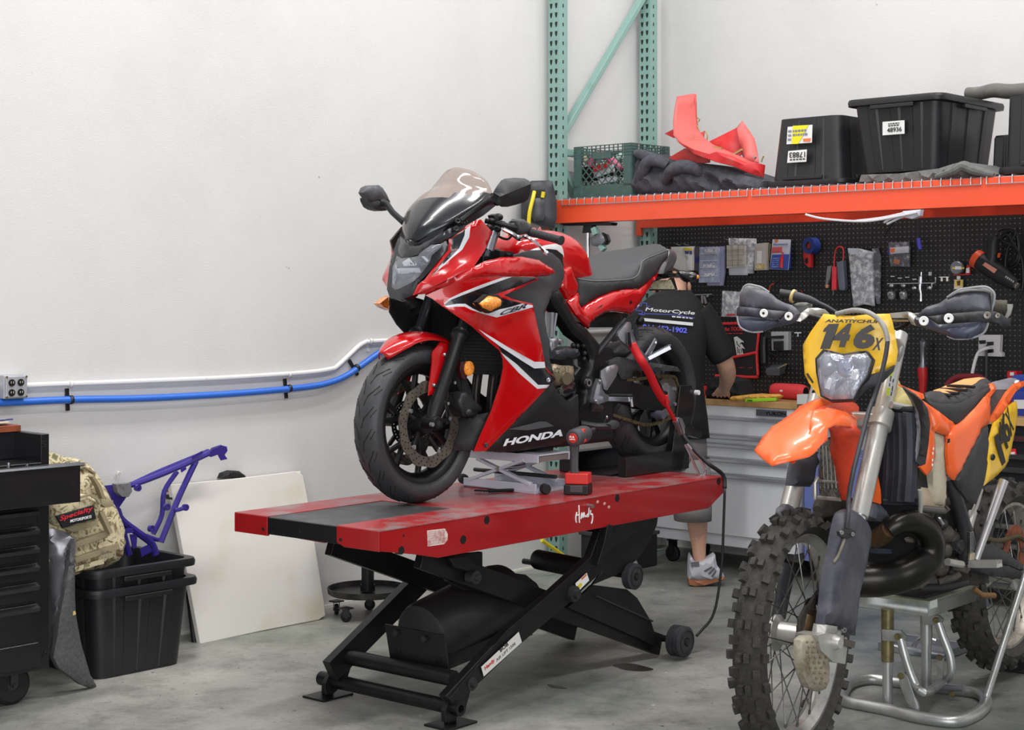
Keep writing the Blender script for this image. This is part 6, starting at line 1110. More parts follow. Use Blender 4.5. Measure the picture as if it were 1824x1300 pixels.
hp([q(*a)+(d,) for *a,d in((150,855,-.07),(165,912,-.065),(290,920,.0),(420,882,.045),(482,735,.065),(462,705,.06),(390,862,.04),(290,898,.0),(180,885,-.055))],'chin_trim',HG,.02,.003,.01,.015)
hp([(707,448,-.09),(711,425,-.11),(716,407,-.135),(722,430,-.035),(731,438,.0),(760,430,.07),(800,407,.15),(826,394,.165),(824,404,.17),(800,423,.155),(760,440,.08),(746,453,.055),(718,461,-.03)],'screen_trim',HK,.01,.006,.015,.015)
for a in((816,394),(828,396),(813,408)): p=h(*a,.175); B().lathe([(.004,.004),(.008,.006),(.012,0)],p,(.6,.7,.3),14).o('mirror_bolt',BLK,he)
# windscreen and dash
SMK=bpy.data.materials.new('smoked_screen'); SMK.use_nodes=True; pb=SMK.node_tree.nodes['Principled BSDF']; pb.inputs['Base Color'].default_value=tuple(lin(x) for x in(150,134,126))+(1,); pb.inputs['Roughness'].default_value=.03; pb.inputs['Alpha'].default_value=.55; pb.inputs['Specular IOR Level'].default_value=.35
SMD=SMK.copy(); SMD.node_tree.nodes['Principled BSDF'].inputs['Base Color'].default_value=tuple(lin(x) for x in(84,80,76))+(1,); SMD.node_tree.nodes['Principled BSDF'].inputs['Alpha'].default_value=.8
scr=[(717,408,-.13),(720,387,-.17),(726,371,-.165),(745,361,-.15),(762,348,-.125),(775,330,-.095),(785,315,-.07),(798,305,-.035),(812,300,0),(822,300,.02),(833,302.5,.045),(850,310,.085),(866,322,.12),(872,333,.14),(878,344,.165),(862,351,.168),(850,361,.168),(846,373,.165),(815,388,.145),(795,404,.115),(778,418,.085),(750,429,.04),(729,434,0),(718,421,-.05)]
prs=[((724,428,-.03),(742,431,.03)),((717,411,-.11),(792,405,.113)),((720,387,-.165),(846,374,.165)),((738,364,-.155),(874,349,.166)),((758,350,-.128),(874,336,.148)),((775,330,-.095),(864,320,.118)),((790,311,-.058),(843,306,.066)),((803,302.5,-.024),(828,301,.03))]
A_=cr([h(*a) for a,_ in prs],5); C_=cr([h(*c) for _,c in prs],5); b=B(); rows=[]
for a,c in zip(A_,C_):
    w_=(a-c).length; fw_=V((.92,0,.38)); row=[]
    for k in range(15): t=k/14; row.append(a+(c-a)*t+fw_*(w_*.26*(1-(2*t-1)**2)))
    rows.append(row)
b.sheet(rows); NR=len(rows)-1
b.mi=[(1 if k>=5 else 2) if i<12+(k>9)*2+(k>12)*2 else 0 for i in range(NR) for k in range(14)]
b.o('windscreen',[SMK,HK,SMD],he,ang=80,sol=.003)
hp([(745,400,-.11),(757,374,-.11),(780,373,-.06),(800,366,0),(820,356,.05),(845,349,.1),(874,347,.13),(850,366,.13),(815,386,.1),(778,414,.04),(742,428,-.02)],'dashboard',mt((34,32,42),.35),.05,.01,.03,.02,nv=(.7,.4,.6))
# mirrors
q1=zo(780,290,10); q2=zo(640,290,10); MR=mt((48,49,52),.5,nz=(80,.5,.7,(56,57,60)))
up_=[(975,570),(1060,400),(1130,310),(1200,280),(1370,265),(1540,275),(1630,320),(1655,375),(1110,600),(1050,610)]; lo_=[(1050,610),(1110,600),(1655,375),(1662,430),(1650,550),(1610,650),(1540,700),(1400,745),(1240,785),(1130,785),(1050,730)]
g=bpy.data.objects.new('mirror',None); LK(g); g.parent=he
ctr=[(1110,600),(1655,375)]
hp([q1(*a)+(.33+(.03 if a in ctr else 0),) for a in up_],'mirror_shell_upper',MR,.02,.008,.03,.015,par=g); hp([q1(*a)+(.33+(.03 if a in ctr else 0),) for a in lo_],'mirror_shell_lower',mt((32,32,35),.5),.03,.006,.03,.015,par=g)
B().tube([h(*q1(*a),d) for *a,d in((1060,660,.31),(960,660,.28),(860,710,.25),(640,860,.2),(420,1025,.17))],[.022,.017,.011,.01,.012],12).o('mirror_stem',HM,g)
g=bpy.data.objects.new('mirror',None); LK(g); g.parent=he
hp([q2(*a)+(-.32,) for a in((80,530),(120,440),(200,400),(350,395),(420,450),(490,560),(550,690),(545,720),(440,690),(340,650),(220,690),(140,620))],'mirror_shell_upper',mt((72,73,76),.5,nz=(80,.5,.7,(82,83,86))),.03,.012,.04,.015,par=g); hp([q2(*a)+(-.325,) for a in((140,620),(220,690),(340,650),(440,690),(545,720),(490,850),(400,858),(280,830),(200,780),(150,680))],'mirror_shell_lower',MR,.04,.008,.03,.015,par=g)
B().tube([h(*q2(*a),d) for *a,d in((420,720,-.3),(490,740,-.28),(590,880,-.23),(700,980,-.19),(800,1060,-.16))],[.018,.013,.012,.012,.014],12).o('mirror_stem',HM,g)
# turn signals
hp([(855,541,.27),(872,527,.27),(885,529,.27),(893,534,.27),(891,546,.27),(875,554,.27),(862,548,.27)],'turn_signal',AMB,.035,.014,.02,.012,mirror=True); hp([(850,538,.262),(868,524,.262),(888,525,.262),(898,536,.262),(892,550,.262),(872,558,.262),(856,549,.262)],'signal_base',BLK,.02,.003,.01,.015)
# tank
tk=[((893,432),.08,470),((906,419),.105,480),((925,412),.128,490),((950,408),.14,500),((978,410),.142,510),((1000,421),.132,520),((1012,440),.12,530),((1019,465),.11,536),((1027,500),.1,540)]
rings=[]
for (a,w_,pb_) in tk:
    tp_=h(*a,0); zb_=h(a[0],pb_,.1).z; zc=(tp_.z+zb_)/2; hh_=(tp_.z-zb_)/2; ring=[]
    for i in range(28):
        t=2*pi*i/28; C,S=math.cos(t),math.sin(t); ring.append(V((tp_.x,w_*math.copysign(abs(C)**.75,C),zc+hh_*math.copysign(abs(S)**.8,S))))
    rings.append(ring)
B().loft(rings).o('fuel_tank',HR,he,ang=70,sub=1)
TKS=mt((206,206,208),.3,coat=.4)
hp([(940,448,.15),(958,441,.15),(975,436,.147),(990,434,.14),(1003,439,.132),(1012,450,.124),(1017,466,.118),(1017,472,.118),(1006,477,.13),(1008,466,.135),(1003,454,.14),(992,445,.147),(976,443,.153),(960,447,.156)],'tank_stripe',TKS,.012,.002,.01,.012); hp([(965,446,.152),(978,443,.15),(993,445,.145),(1003,454,.138),(1008,466,.132),(1006,476,.13),(1000,478,.135),(985,460,.145)],'tank_side_recess',RIN,.012,.001,.01,.012)
hp([(1001,512,.15),(1004,480,.145),(1016,470,.125),(1024,495,.12),(1030,510,.12),(1029,520,.122),(1012,533,.14)],'tank_rear_cover',HR,.03,.012,.03,.015)
txt('HONDA',h(905,421,.135),h(965,413,.16),h(908,411,.12),mt((150,10,16),.35),he,bold=.02)
ht([(884,448,.1),(910,458,.19)],.012,'fairing_stay',HM)
# seat and tail
q=zo(1000,420,6.5)
cre=[(190,490,.125),(300,512,.14),(450,520,.15),(600,515,.155),(750,505,.16),(840,485,.16),(890,440,.155),(915,370,.15),(935,300,.145),(1000,255,.135),(1100,215,.12),(1225,165,.1)]
sil=[(1200,130,.02),(1150,112,-.05),(1080,106,-.09),(930,122,-.11),(700,165,-.12),(560,182,-.12),(430,200,-.11),(330,245,-.08),(230,335,-.04),(170,425,.06)]
hp([q(x,y)+(d,) for x,y,d in cre+sil],'seat',HS,.05,.01,.05,.02,nv=(.4,.5,.8),ang=70)
hp([q(x,y)+(d,) for x,y,d in cre]+[q(x,y)+(d,) for x,y,d in((1240,170,.1),(1232,250,.105),(1165,330,.12),(1110,430,.135),(1000,540,.15),(900,612,.155),(760,612,.155),(600,642,.15),(450,702,.145),(330,772,.14),(238,832,.135),(200,795,.13),(190,740,.13),(203,640,.13))],'seat_side',mt((42,43,45),.6,bp=(420,.12)),.03,.012,.04,.018,ang=70)
B().tube([h(*q(x,y),d+.002) for x,y,d in cre],.0015,5,sm=3).o('seat_seam',mt((120,121,124),.6),he)
hp([q(*a)+(d,) for *a,d in((1232,150,.08),(1290,160,.02),(1325,205,-.04),(1320,280,-.05),(1275,385,-.02),(1190,440,.08),(1130,442,.1),(1140,360,.1),(1180,300,.1),(1232,255,.1),(1255,190,.09))],'grab_rail',mt((104,105,109),.42,.2),.03,.008,.02,.015,nv=(.3,.9,.1)); hp([q(*a)+(d,) for *a,d in((1180,298,.115),(1225,302,.115),(1180,440,.11),(1132,440,.115),(1142,360,.115))],'rail_cap',mt((150,151,156),.42,.2),.01,.003,.01,.012)
Tl=[(70,765,.15),(130,705,.14),(188,655,.135),(190,740,.137),(235,838,.145),(330,777,.15),(450,707,.155),(600,646,.16),(760,616,.165),(900,620,.165),(1000,548,.16),(1110,437,.142),(1128,395,.135),(1105,485,.14),(1040,570,.15),(960,690,.155),(900,785,.155),(800,915,.15),(765,892,.155),(600,872,.165),(500,885,.165),(410,945,.16),(335,1000,.155),(320,1075,.15),(260,1015,.155),(170,915,.16),(110,820,.158)]
hp([q(x,y)+(d,) for x,y,d in Tl],'tail_fairing',HR,.01,.014,.03,.018,mirror=True,ang=60)
hp([q(x,y)+(.171,) for x,y in((420,835),(470,800),(590,755),(560,790),(470,820))],'tail_vent',RIN,.004,.001,.01,.015); p=h(*q(800,768),.172); B().cyl(p,p+V((0,.004,0)),.007,n=12).o('tail_fastener',HM,he)
hp([q(x,y)+(.08,) for x,y in((330,1000),(420,940),(520,885),(620,880),(780,905),(720,1000),(620,1060),(340,1060))],'under_tail',RIN,.16,.01,.03,.03)
hp([q(*a)+(d,) for *a,d in((1100,470,.08),(1150,440,.08),(1280,400,.06),(1300,440,.05),(1240,470,.06),(1110,520,.08))],'tail_bracket',HM,.04,.01,.02,.02)
# plate and rear signal
hp([(1160,506,.06),(1170,499,.06),(1195,498,.03),(1203,515,.03),(1158,515,.06)],'licence_plate',mt((170,166,140),.5,nz=(60,.5,.6,(120,116,96))),.003,0,.01,.02); hp([(1192,497,.025),(1200,492,.025),(1207,516,.025),(1158,517.5,.055),(1158,515,.055),(1202,514,.025)],'plate_frame',BLK,.006,.001,.01,.02)
B().tube([h(1180,492,.09),h(1196,490,.13),h(1206,491,.17),h(1212,488,.19),h(1222,492,.21),h(1234,493,.24),h(1243,492,.26)],[.012,.011,.01,.018,.026,.022,.006],12,sm=2).o('turn_signal',mt((18,18,20),.2,coat=.5),he); B().sph(h(1242,493,.258),.009,8,6).o('signal_lens',AMB,he)
# handlebar
q=zo(910,310,7.647)
gi,go=h(*q(260,790),.2),h(*q(690,905),.36); d=(go-gi).normalized()
B().lathe([(0,0),(.016,0),(.0155,.01),(.0155,(go-gi).length-.008),(.018,(go-gi).length-.006),(.018,(go-gi).length),(.0,(go-gi).length+.003)],gi,d,18).o('grip',mt((40,41,46),.65,bp=(240,.5)),he,ang=40)
B().cyl(gi-d*.16,gi,.011,n=12).o('handlebar',HM,he)
hp([q(*a)+(.2,) for a in((75,640),(95,608),(180,618),(275,690),(280,760),(235,815),(130,830),(100,760))],'switch_housing',mt((58,59,62),.5),.03,.012,.02,.012); hp([q(*a)+(.19,) for a in((20,700),(60,650),(85,660),(115,690),(105,790),(40,770))],'switch_clamp',BLK,.03,.006,.01,.012)
q=zo(860,380,4.56)
B().tube([h(*q(*a),d) for *a,d in((165,128,.2),(230,160,.22),(300,205,.25),(345,190,.28),(400,215,.31),(460,265,.34),(512,320,.37))],[.008,.009,.010,.008,.007,.006,.007],10,sm=3).o('clutch_lever',CHR,he); B().sph(h(*q(515,322),.372),.0105,10,8).o('lever_ball',CHR,he)
for a,r_,m_ in(((125,30),.018,BLK),((155,85),.016,BLK),((70,60),.014,BLK),((240,80),.014,BLK),((50,110),.014,BLK),((120,130),.014,HM),((200,110),.012,DKM)): B().sph(h(*q(*a),.13),(r_*1.2,r_,r_*.8),10,8).o('bar_fitting',m_,he)
hp([q(*a)+(.14,) for a in((88,15),(120,2),(165,20),(160,52),(100,55))],'fluid_reservoir',mt((40,40,44),.5),.03,.004,.01,.012); ht([q(20,60)+(.1,),q(90,75)+(.13,),q(200,100)+(.18,),q(280,120)+(.2,)],.01,'clip_on',HM); ht([q(60,100)+(.12,),q(120,180)+(.12,),q(200,210)+(.13,),q(240,170)+(.15,)],.005,'control_cable',BLK,sm=4)
# tie-down strap
q=zo(1060,560,4.644)
sf_=at(LF,(HF.L(1200,720,.18).x+(HF.A@(HF.o-LF.o)).x*0+t_.x,YB+.18,DZ)); se_=th('tie_down_strap','red and black ratchet strap tying the rear of the red sport bike to the lift','strap',sf_)
s_=lambda x,y,d=0: sf_.L(x,y,d)
SR=mt((196,14,24),.6,bp=(300,.2)); SKB=mt((18,18,20),.6)
def strap(a,w,n,m):
    P=cr([s_(*c) for c in a],5); b=B(); rows=[]
    for i,p in enumerate(P):
        t=(P[min(i+1,len(P)-1)]-P[max(i-1,0)]).normalized(); vd=(p-sf_.c).normalized(); s=t.cross(vd).normalized()*w/2; rows.append([p-s,p+s])
    return b.sheet(rows).o(n,m,se_,sol=.003)
strap([q(305,240)+(.0,),q(350,330)+(.02,),q(395,400)+(.04,),q(455,500)+(.04,),q(505,610)+(.04,),q(560,700)+(.04,),q(600,745)+(.04,)],.034,'red_webbing',SR); strap([q(590,665)+(.05,),q(600,760)+(.05,),q(640,840)+(.05,),q(672,900)+(.05,)],.016,'red_webbing',SR)
B().tube([s_(*q(*a),.03) for a in((500,500),(540,580),(570,660),(575,700))],.004,6).o('dark_cord',SKB,se_)
B().puff([s_(*q(*a),.055) for a in((665,890),(690,850),(720,860),(745,920),(740,990),(722,998),(695,950))],.015,.004,.01,.012,n=(.7,.7,0)).o('cam_buckle',PEGA,se_); B().bar(s_(*q(695,860),.07),s_(*q(735,985),.07),.006,.012).o('buckle_lever',STEEL,se_)
e0=LF.W((-DL+.02,DW+.003,DZ+.004)); e1=sf_.A@(e0-sf_.o); 
cpx=1291; dd=e0.y
P=[s_(*q(722,998),.06),s_(1242,808,.12),s_(1268,832,.22)]; Dp=lambda x,y,d:sf_.D(x,y,d)
strapD=[(1214,774,None,.06),(1232,795,None,.1),(1252,817,None,.16)]
pts=[q(722,995)+(.055,),(1240,805,.12),(1262,826,.2)]
w0=[sf_.W(s_(*c)) for c in pts]+[sf_.W(sf_.D(1288,846,dd)),sf_.W(sf_.D(1291,870,dd-.02)),sf_.W(sf_.D(1289,930,dd-.03)),sf_.W(sf_.D(1286,1000,dd-.06)),sf_.W(sf_.D(1278,1065,dd-.1)),sf_.W(sf_.D(1268,1100,dd-.12)),sf_.W(sf_.D(1252,1120,dd-.14)),sf_.W(sf_.D(1240,1133,dd-.16))]
L_=[sf_.A@(p-sf_.o) for p in w0]
def strap2(P,w,n,m):
    P=cr(P,4); rows=[]
    for i,p in enumerate(P):
        t=(P[min(i+1,len(P)-1)]-P[max(i-1,0)]).normalized(); vd=(p-sf_.c).normalized(); s=t.cross(vd).normalized()*w/2; rows.append([p-s,p+s])
    B().sheet(rows).o(n,m,se_,sol=.002)
strap2(L_[:5],.017,'black_webbing',SKB); strap2(L_[4:],.011,'black_webbing_tail',SKB)
q=zo(820,560,3.8); 
B().tube([sf_.D(*q(*a),dd+.05) for a in((1520,880),(1560,960),(1600,1050),(1625,1090),(1650,1085),(1660,1050),(1630,990),(1580,930),(1535,875))],.0055,8,sm=3).o('carabiner_hook',mt((206,206,214),.15,.9),se_)
# ---------------- orange dirt bike on a stand ----------------
fx_,fy_=(1415-CX)/F*5.084,5.084; rx_,ry_=(1785-CX)/F*6.27,6.27
KF=Fr(((fx_+rx_)/2,(fy_+ry_)/2,0),(fx_-rx_,fy_-ry_)); ke=th('dirt_motorcycle','orange dirt motorcycle with yellow number plate 146 on a silver stand','motorcycle',KF)
KS=Fr((fx_,fy_,0),(-.537,-.844)); SA=KS.ang-KF.ang
ks=bpy.data.objects.new('steering_assembly',None); LK(ks); ks.parent=ke; ks.location=KF.A@(KS.o-KF.o); ks.rotation_euler=(0,0,SA)
OR=mt((243,102,42),.32,coat=.25,nz=(9,.55,.85,(230,80,34))); ORI=mt((214,66,36),.5,nz=(14,.5,.75,(170,56,36))); YL=mt((240,190,42),.3,coat=.4,nz=(6,.5,.8,(236,200,90))); KB=mt((30,31,34),.55,nz=(16,.45,.75,(62,63,66)),bp=(120,.1)); KBD=mt((58,58,68),.5,nz=(9,.42,.7,(84,84,90)),bp=(60,.12)); SVF=mt((186,184,178),.35,.55,nz=(9,.5,.8,(162,156,144))); MUD=mt((78,72,64),.75,nz=(22,.45,.7,(50,46,42)),bp=(90,.3)); RUB2=mt((46,44,42),.8,nz=(40,.45,.7,(66,62,56)),bp=(160,.3))
SPK=mt((110,108,104),.35,.9)
def K(x,y,d=.1): return KF.L(x,y,d)
def kp(a,n,m,t=.008,bu=.008,w=.03,st=.02,sm=0,par=None,ang=55,nv=(.85,.5,.1),fr=None,mirror=False,dec=()):
    P=[(fr or KF).L(*c) if isinstance(c,tuple) else c for c in a]
    o=B().puff(P,t,bu,w,st,sm=sm,n=nv,dec=[([(fr or KF).L(*c) for c in d],k) for d,k in dec]).o(n,m,par or (ks if fr is KS else ke),ang=ang)
    if mirror: B().puff(P,t,bu,w,st,sm=sm,n=nv).mir().o(n,m,par or ke,ang=ang)
    return o
def kt(a,r,n,m,k=10,sm=0,fr=None,par=None): return B().tube([(fr or KF).L(*c) if isinstance(c,tuple) else c for c in a],r,k,sm=sm).o(n,m,par or (ks if fr is KS else ke))
def knobby(c,r,w,rim,par,N,rimm):
    c=V(c); ax=(0,1,0); hw=w/2; rc=r-.016; pr=[]
    for i in range(13):
        t=i/12*2-1; a=t*1.3; pr.append((rc-hw*(1-math.cos(a))*1.0,hw*math.sin(a)/math.sin(1.3)))
    b=B(); b.lathe([(rim+.004,-hw*.55)]+pr+[(rim+.004,hw*.55)],c,ax,72,closed=True)
    def kn(phi,t,l,wd,h_):
        a=t*1.3; rr_=rc-hw*(1-math.cos(a)); nx=math.cos(a*.9); ny=math.sin(a*.9)
        u=V((math.cos(phi),0,math.sin(phi))); tg=V((-math.sin(phi),0,math.cos(phi))); p=c+u*rr_+V((0,hw*math.sin(a)/math.sin(1.3),0)); nn_=u*nx+V((0,ny,0)); sd=tg.cross(nn_)
        M=Matrix((tg,sd,nn_)).transposed().to_4x4(); b.bc(p+nn_*(h_/2-.002),l,wd,h_,M)
    for i in range(N):
        p=2*pi*i/N
        for s in(-1,1): kn(p,s*.14,.026,.017,.019); kn(p+pi/N,s*.46,.027,.022,.019); kn(p,s*.8,.026,.02,.019)
    b.o('tyre',RUB2,par,ang=40)
    rw_=hw*.62; B().lathe([(rim+.012,-rw_),(rim+.006,-rw_+.006),(rim-.006,-rw_+.012),(rim-.016,-rw_*.3),(rim-.016,rw_*.3),(rim-.006,rw_-.012),(rim+.006,rw_-.006),(rim+.012,rw_),(rim-.002,rw_),(rim-.022,rw_*.35),(rim-.022,-rw_*.35),(rim-.002,-rw_)],c,ax,72,closed=True).o('rim',rimm,par,ang=40)
    B().lathe([(.012,-.085),(.03,-.085),(.03,-.07),(.056,-.068),(.058,-.055),(.036,-.045),(.034,.045),(.058,.055),(.056,.068),(.03,.07),(.03,.085),(.012,.085)],c,ax,28,closed=True).o('hub',SVF,par,ang=30)
    for i in range(36):
        s=1 if i%2 else -1; a=2*pi*i/36; k=1 if (i//2)%2 else -1; a0=a+k*.62; p=c+V((.053*math.cos(a0),s*.06,.053*math.sin(a0))); q=c+V(((rim-.014)*math.cos(a),s*.008,(rim-.014)*math.sin(a)))
        b=B(); b.cyl(p,q,.0021,n=5); d=(q-p).normalized(); b.cyl(q-d*.022,q+d*.004,.0042,n=6); b.o('wheel_spoke',SPK,par)
# front wheel (sub-parts of the steering assembly would be too deep, so wheel parts hang on their own wheel)
kfw=bpy.data.objects.new('front_wheel',None); LK(kfw); kfw.parent=ke; kfw.location=ks.location; kfw.rotation_euler=ks.rotation_euler
WC_=V((0,0,.411)); knobby(WC_,.399,.112,.311,kfw,25,mt((186,184,178),.3,.7,nz=(30,.5,.75,(150,144,134))))
kp_=lambda *a,**k:kp(*a,fr=KS,**k)
b=B(); rings=[]; c=WC_+V((0,.072,0))
for i in range(96):
    a=2*pi*i/96; R_=.142+.008*math.sin(a*8); u=V((math.cos(a),0,math.sin(a))); rings.append([c+u*(.1+.008*math.sin(a*8+1))+V((0,-.002,0)),c+u*R_+V((0,-.002,0)),c+u*R_+V((0,.002,0)),c+u*(.1+.008*math.sin(a*8+1))+V((0,.002,0))])
b.loft(rings,ring=True).o('brake_disc',mt((54,48,42),.45,.7),kfw,ang=30)
for i in range(6): a=2*pi*i/6; B().bar(c+V((.05*math.cos(a),0,.05*math.sin(a))),c+V((.105*math.cos(a+.35),0,.105*math.sin(a+.35))),.016,.005,(0,1,0)).o('disc_spider',mt((84,70,56),.5,.5),kfw)
# fork legs
yk=.122
fa=KS.L(1480,1140,yk); fb=KS.L(1569,745,yk); fd=(fb-fa).normalized(); Lk=(fb-fa).length
def leg(s):
    f=lambda d_,o=0:V(((fa+fd*d_).x,s*yk,(fa+fd*d_).z))
    B().tube([f(.0),f(.06),f(.12)],[.026,.028,.026],16).o('fork_foot',SVF,ks); B().cyl(f(.1),f(Lk*.62),.024,n=16).o('fork_slider',CHR,ks)
    B().tube([f(Lk*.54),f(Lk*.555),f(Lk*.96)],[.030,.032,.0325],20).o('fork_tube',SVF,ks); B().tube([f(Lk*.95),f(Lk*.955),f(Lk*1.03),f(Lk*1.035)],[.034,.042,.042,.034],20,).o('clamp_collar',SVF,ks,ang=30); B().tube([f(Lk*1.03),f(Lk*1.42)],.029,18).o('fork_tube_upper',SVF,ks); return f
lf=leg(1); rg=leg(-1)
B().bar(lf(Lk*.99),rg(Lk*.99),.07,.05).o('lower_triple_clamp',SVF,ks,bev=.01); B().bar(lf(Lk*1.36),rg(Lk*1.36),.07,.03).o('upper_triple_clamp',SVF,ks,bev=.006)
q=zo(1420,880,6.5); q8=zo(1290,900,3.248)
GD=.165
kp_([q(*a)+(GD,) for a in((640,178),(590,195),(540,230),(515,300),(480,450),(440,680),(385,920),(360,1130),(345,1290))]+[q8(*a)+(GD,) for a in((580,690),(640,695),(735,740),(745,690))]+[q(*a)+(GD,) for a in((690,1130),(750,900),(795,680),(822,480),(805,340),(740,250))],'fork_guard',KBD,.03,.022,.04,.02,nv=(.7,.7,0))
kp_([q(*a)+(GD+.025,) for a in((490,430),(520,405),(620,398),(680,440),(672,485),(570,520),(500,480))],'hose_clamp_plate',KB,.01,.003,.01,.012,nv=(.7,.7,0))
for a in((513,443),(640,463)): p=KS.L(*q(*a),GD+.032); B().lathe([(.002,.004),(.006,.004),(.007,0)],p,(.7,.7,0),12).o('guard_bolt',STEEL,ks)
kt([q(545,520)+(GD+.02,),q(520,600)+(GD+.02,),q(470,720)+(GD+.01,),q(420,800)+(GD,),q(395,900)+(.13,),q(370,1100)+(.12,),q(360,1300)+(.1,)],.0045,'brake_hose',mt((120,112,100),.6),fr=KS,sm=4)
q4=zo(1330,690,5.417)
kp_([q4(*a)+(-.09,) for a in((470,700),(560,690),(690,620),(660,760),(612,960),(520,955),(425,950),(440,840))],'fork_guard',mt((52,53,60),.5,nz=(20,.5,.8,(66,66,74))),.02,.02,.04,.02,nv=(.9,.4,0)); kp_([q4(*a)+(-.1,) for a in((320,1260),(340,1170),(400,1125),(520,1190),(560,1240),(500,1300),(330,1330))],'fork_guard',KBD,.02,.02,.04,.02,nv=(.9,.4,0))
kt([q8(330,350)+(-.15,),q8(300,500)+(-.15,),q8(285,650)+(-.15,)],[.05,.048,.04],'fork_guard_lower',KBD,14,fr=KS)
# caliper guard, caliper and axle block
CGD=mt((160,152,136),.45,.2,nz=(26,.45,.65,(122,112,92)))
o=kp_([q8(*a)+(.17,) for a in((440,780),(470,755),(540,745),(600,780),(600,870),(600,1000),(590,1060),(545,1078),(490,1050),(450,960),(435,870))],'caliper_guard',CGD,.02,.012,.03,.015,nv=(.6,.8,0))
b=B()
for i in range(9):
    for j in range(4):
        x,y=480+j*32+(i%2)*10+i*2,790+i*30
        if x<595 and (j or i<7): p=KS.L(*q8(x,y),.186); b.sph(p,(.0055,.003,.004),6,4)
b.o('guard_slot',mt((112,98,74),.7),o)
kp_([q8(*a)+(.19,) for a in((540,752),(590,738),(690,752),(712,830),(700,918),(630,905),(560,840))],'axle_block',SVF,.07,.0,.005,.03,nv=(.6,.8,0),ang=30); kp_([q8(*a)+(.17,) for a in((590,690),(655,700),(655,740),(580,740))],'fork_lug',SVF,.04,.004,.01,.015,nv=(.6,.8,0))
p=KS.L(*q8(655,795),.2); B().lathe([(0,.012),(.016,.012),(.02,.004),(.024,-.01)],p,(.2,1,0),12).o('axle_nut',SVF,ks,ang=30); B().bar(KS.L(*q8(690,790),.19),KS.L(*q8(745,805),.2),.014,.02).o('axle_tab',MUD,ks)
kp_([q8(*a)+(.1,) for a in((470,700),(500,640),(520,600),(560,640),(550,700),(500,740),(470,740))],'brake_caliper',mt((128,104,76),.5,.4),.03,.008,.02,.015,nv=(.6,.8,0)); kp_([q8(*a)+(.12,) for a in((440,660),(475,590),(500,570),(530,518),(575,525),(588,560),(575,660),(555,650),(560,590),(540,560),(515,600),(520,640),(480,620),(465,700),(430,760),(440,700))],'caliper_carrier',mt((38,32,28),.6,.3),.01,.003,.01,.012,nv=(.6,.8,0))
p=KS.L(*q8(690,720),.19); B().lathe([(.003,.006),(.008,.006),(.009,0)],p,(.5,.8,0),12).o('guard_bolt',STEEL,ks)
B().cyl((0,-.15,.411),(0,.17,.411),.012,n=12).o('front_axle',SVF,ks)
# fender
def fk(L): return [q4(x,y)+(d,) for x,y,d in L]
kp_(fk([(75,600,-.07),(150,480,-.085),(230,395,-.09),(360,310,-.095),(480,215,-.09),(600,150,-.08),(720,118,-.07),(850,132,-.04),(700,178,.0),(640,228,.03),(710,214,.035),(830,220,.045),(950,245,.06),(1062,320,.09),(1066,410,.1),(1000,362,.1),(850,350,.1),(780,385,.1),(780,490,.105),(720,540,.105),(650,622,.1),(600,655,.09),(430,695,.07),(242,742,.02),(140,665,-.04)]),'front_fender',OR,.006,.022,.09,.018,nv=(.6,.3,.8),ang=80)
kt([q4(640,228)+(.045,),q4(622,300)+(.055,),q4(612,380)+(.06,),q4(612,450)+(.058,)],[.0035,.0035,.003,.001],'fender_crease',OR,6,fr=KS,sm=3)
kp_(fk([(640,228,.02),(700,178,-.01),(850,140,-.05),(1000,132,-.04),(1052,150,-.03),(1086,190,0),(1078,295,.06),(1062,318,.08),(950,243,.05),(830,216,.03),(710,210,.02)]),'fender_recess',mt((222,76,40),.35,coat=.4),.006,.002,.02,.015,nv=(.6,.3,.7))
kp_(fk([(420,698,.06),(490,690,.07),(465,728,.07)]),'fender_tab',ORI,.01,.001,.01,.015)
# shroud inner, radiators
kp(fk([(790,390,.0),(1000,365,.06),(1066,412,.08),(1105,480,.08),(1090,580,.07),(1040,720,.05),(1000,900,.03),(968,1088,.01),(910,1088,-.02),(850,800,-.05),(800,600,-.06),(815,500,-.05)]),'inner_shroud',ORI,.01,.015,.06,.02); kp(fk([(1200,1100,.05),(1260,870,.07),(1285,1000,.08),(1290,1125,.08),(1240,1110,.06)]),'inner_shroud',OR,.01,.006,.03,.02)
RDF=mt((150,148,140),.5,.4,nz=(120,.45,.55,(96,94,90)))
kp(fk([(720,540,-.12),(790,480,-.08),(860,780,-.04),(880,920,-.03),(895,1060,-.03),(700,1060,-.14),(690,800,-.14)]),'radiator',RDF,.03,.002,.01,.03)
b=B()
for i in range(5): b.bar(K(*q4(705+i*34,560+i*6),-.13+i*.022),K(*q4(715+i*38,970),-.13+i*.024),.003,.006,(1,0,0))
b.o('radiator_fin',mt((196,194,186),.4,.5),ke)
kt([q4(695,900)+(-.13,),q4(870,915)+(-.03,)],.005,'radiator_rod',SVF); kt([q4(690,1060)+(-.13,),q4(905,1080)+(-.03,)],.007,'radiator_rod',SVF); kt([q4(690,870)+(-.14,),q4(660,920)+(-.145,),q4(662,1075)+(-.145,)],.008,'radiator_bracket',SVF)
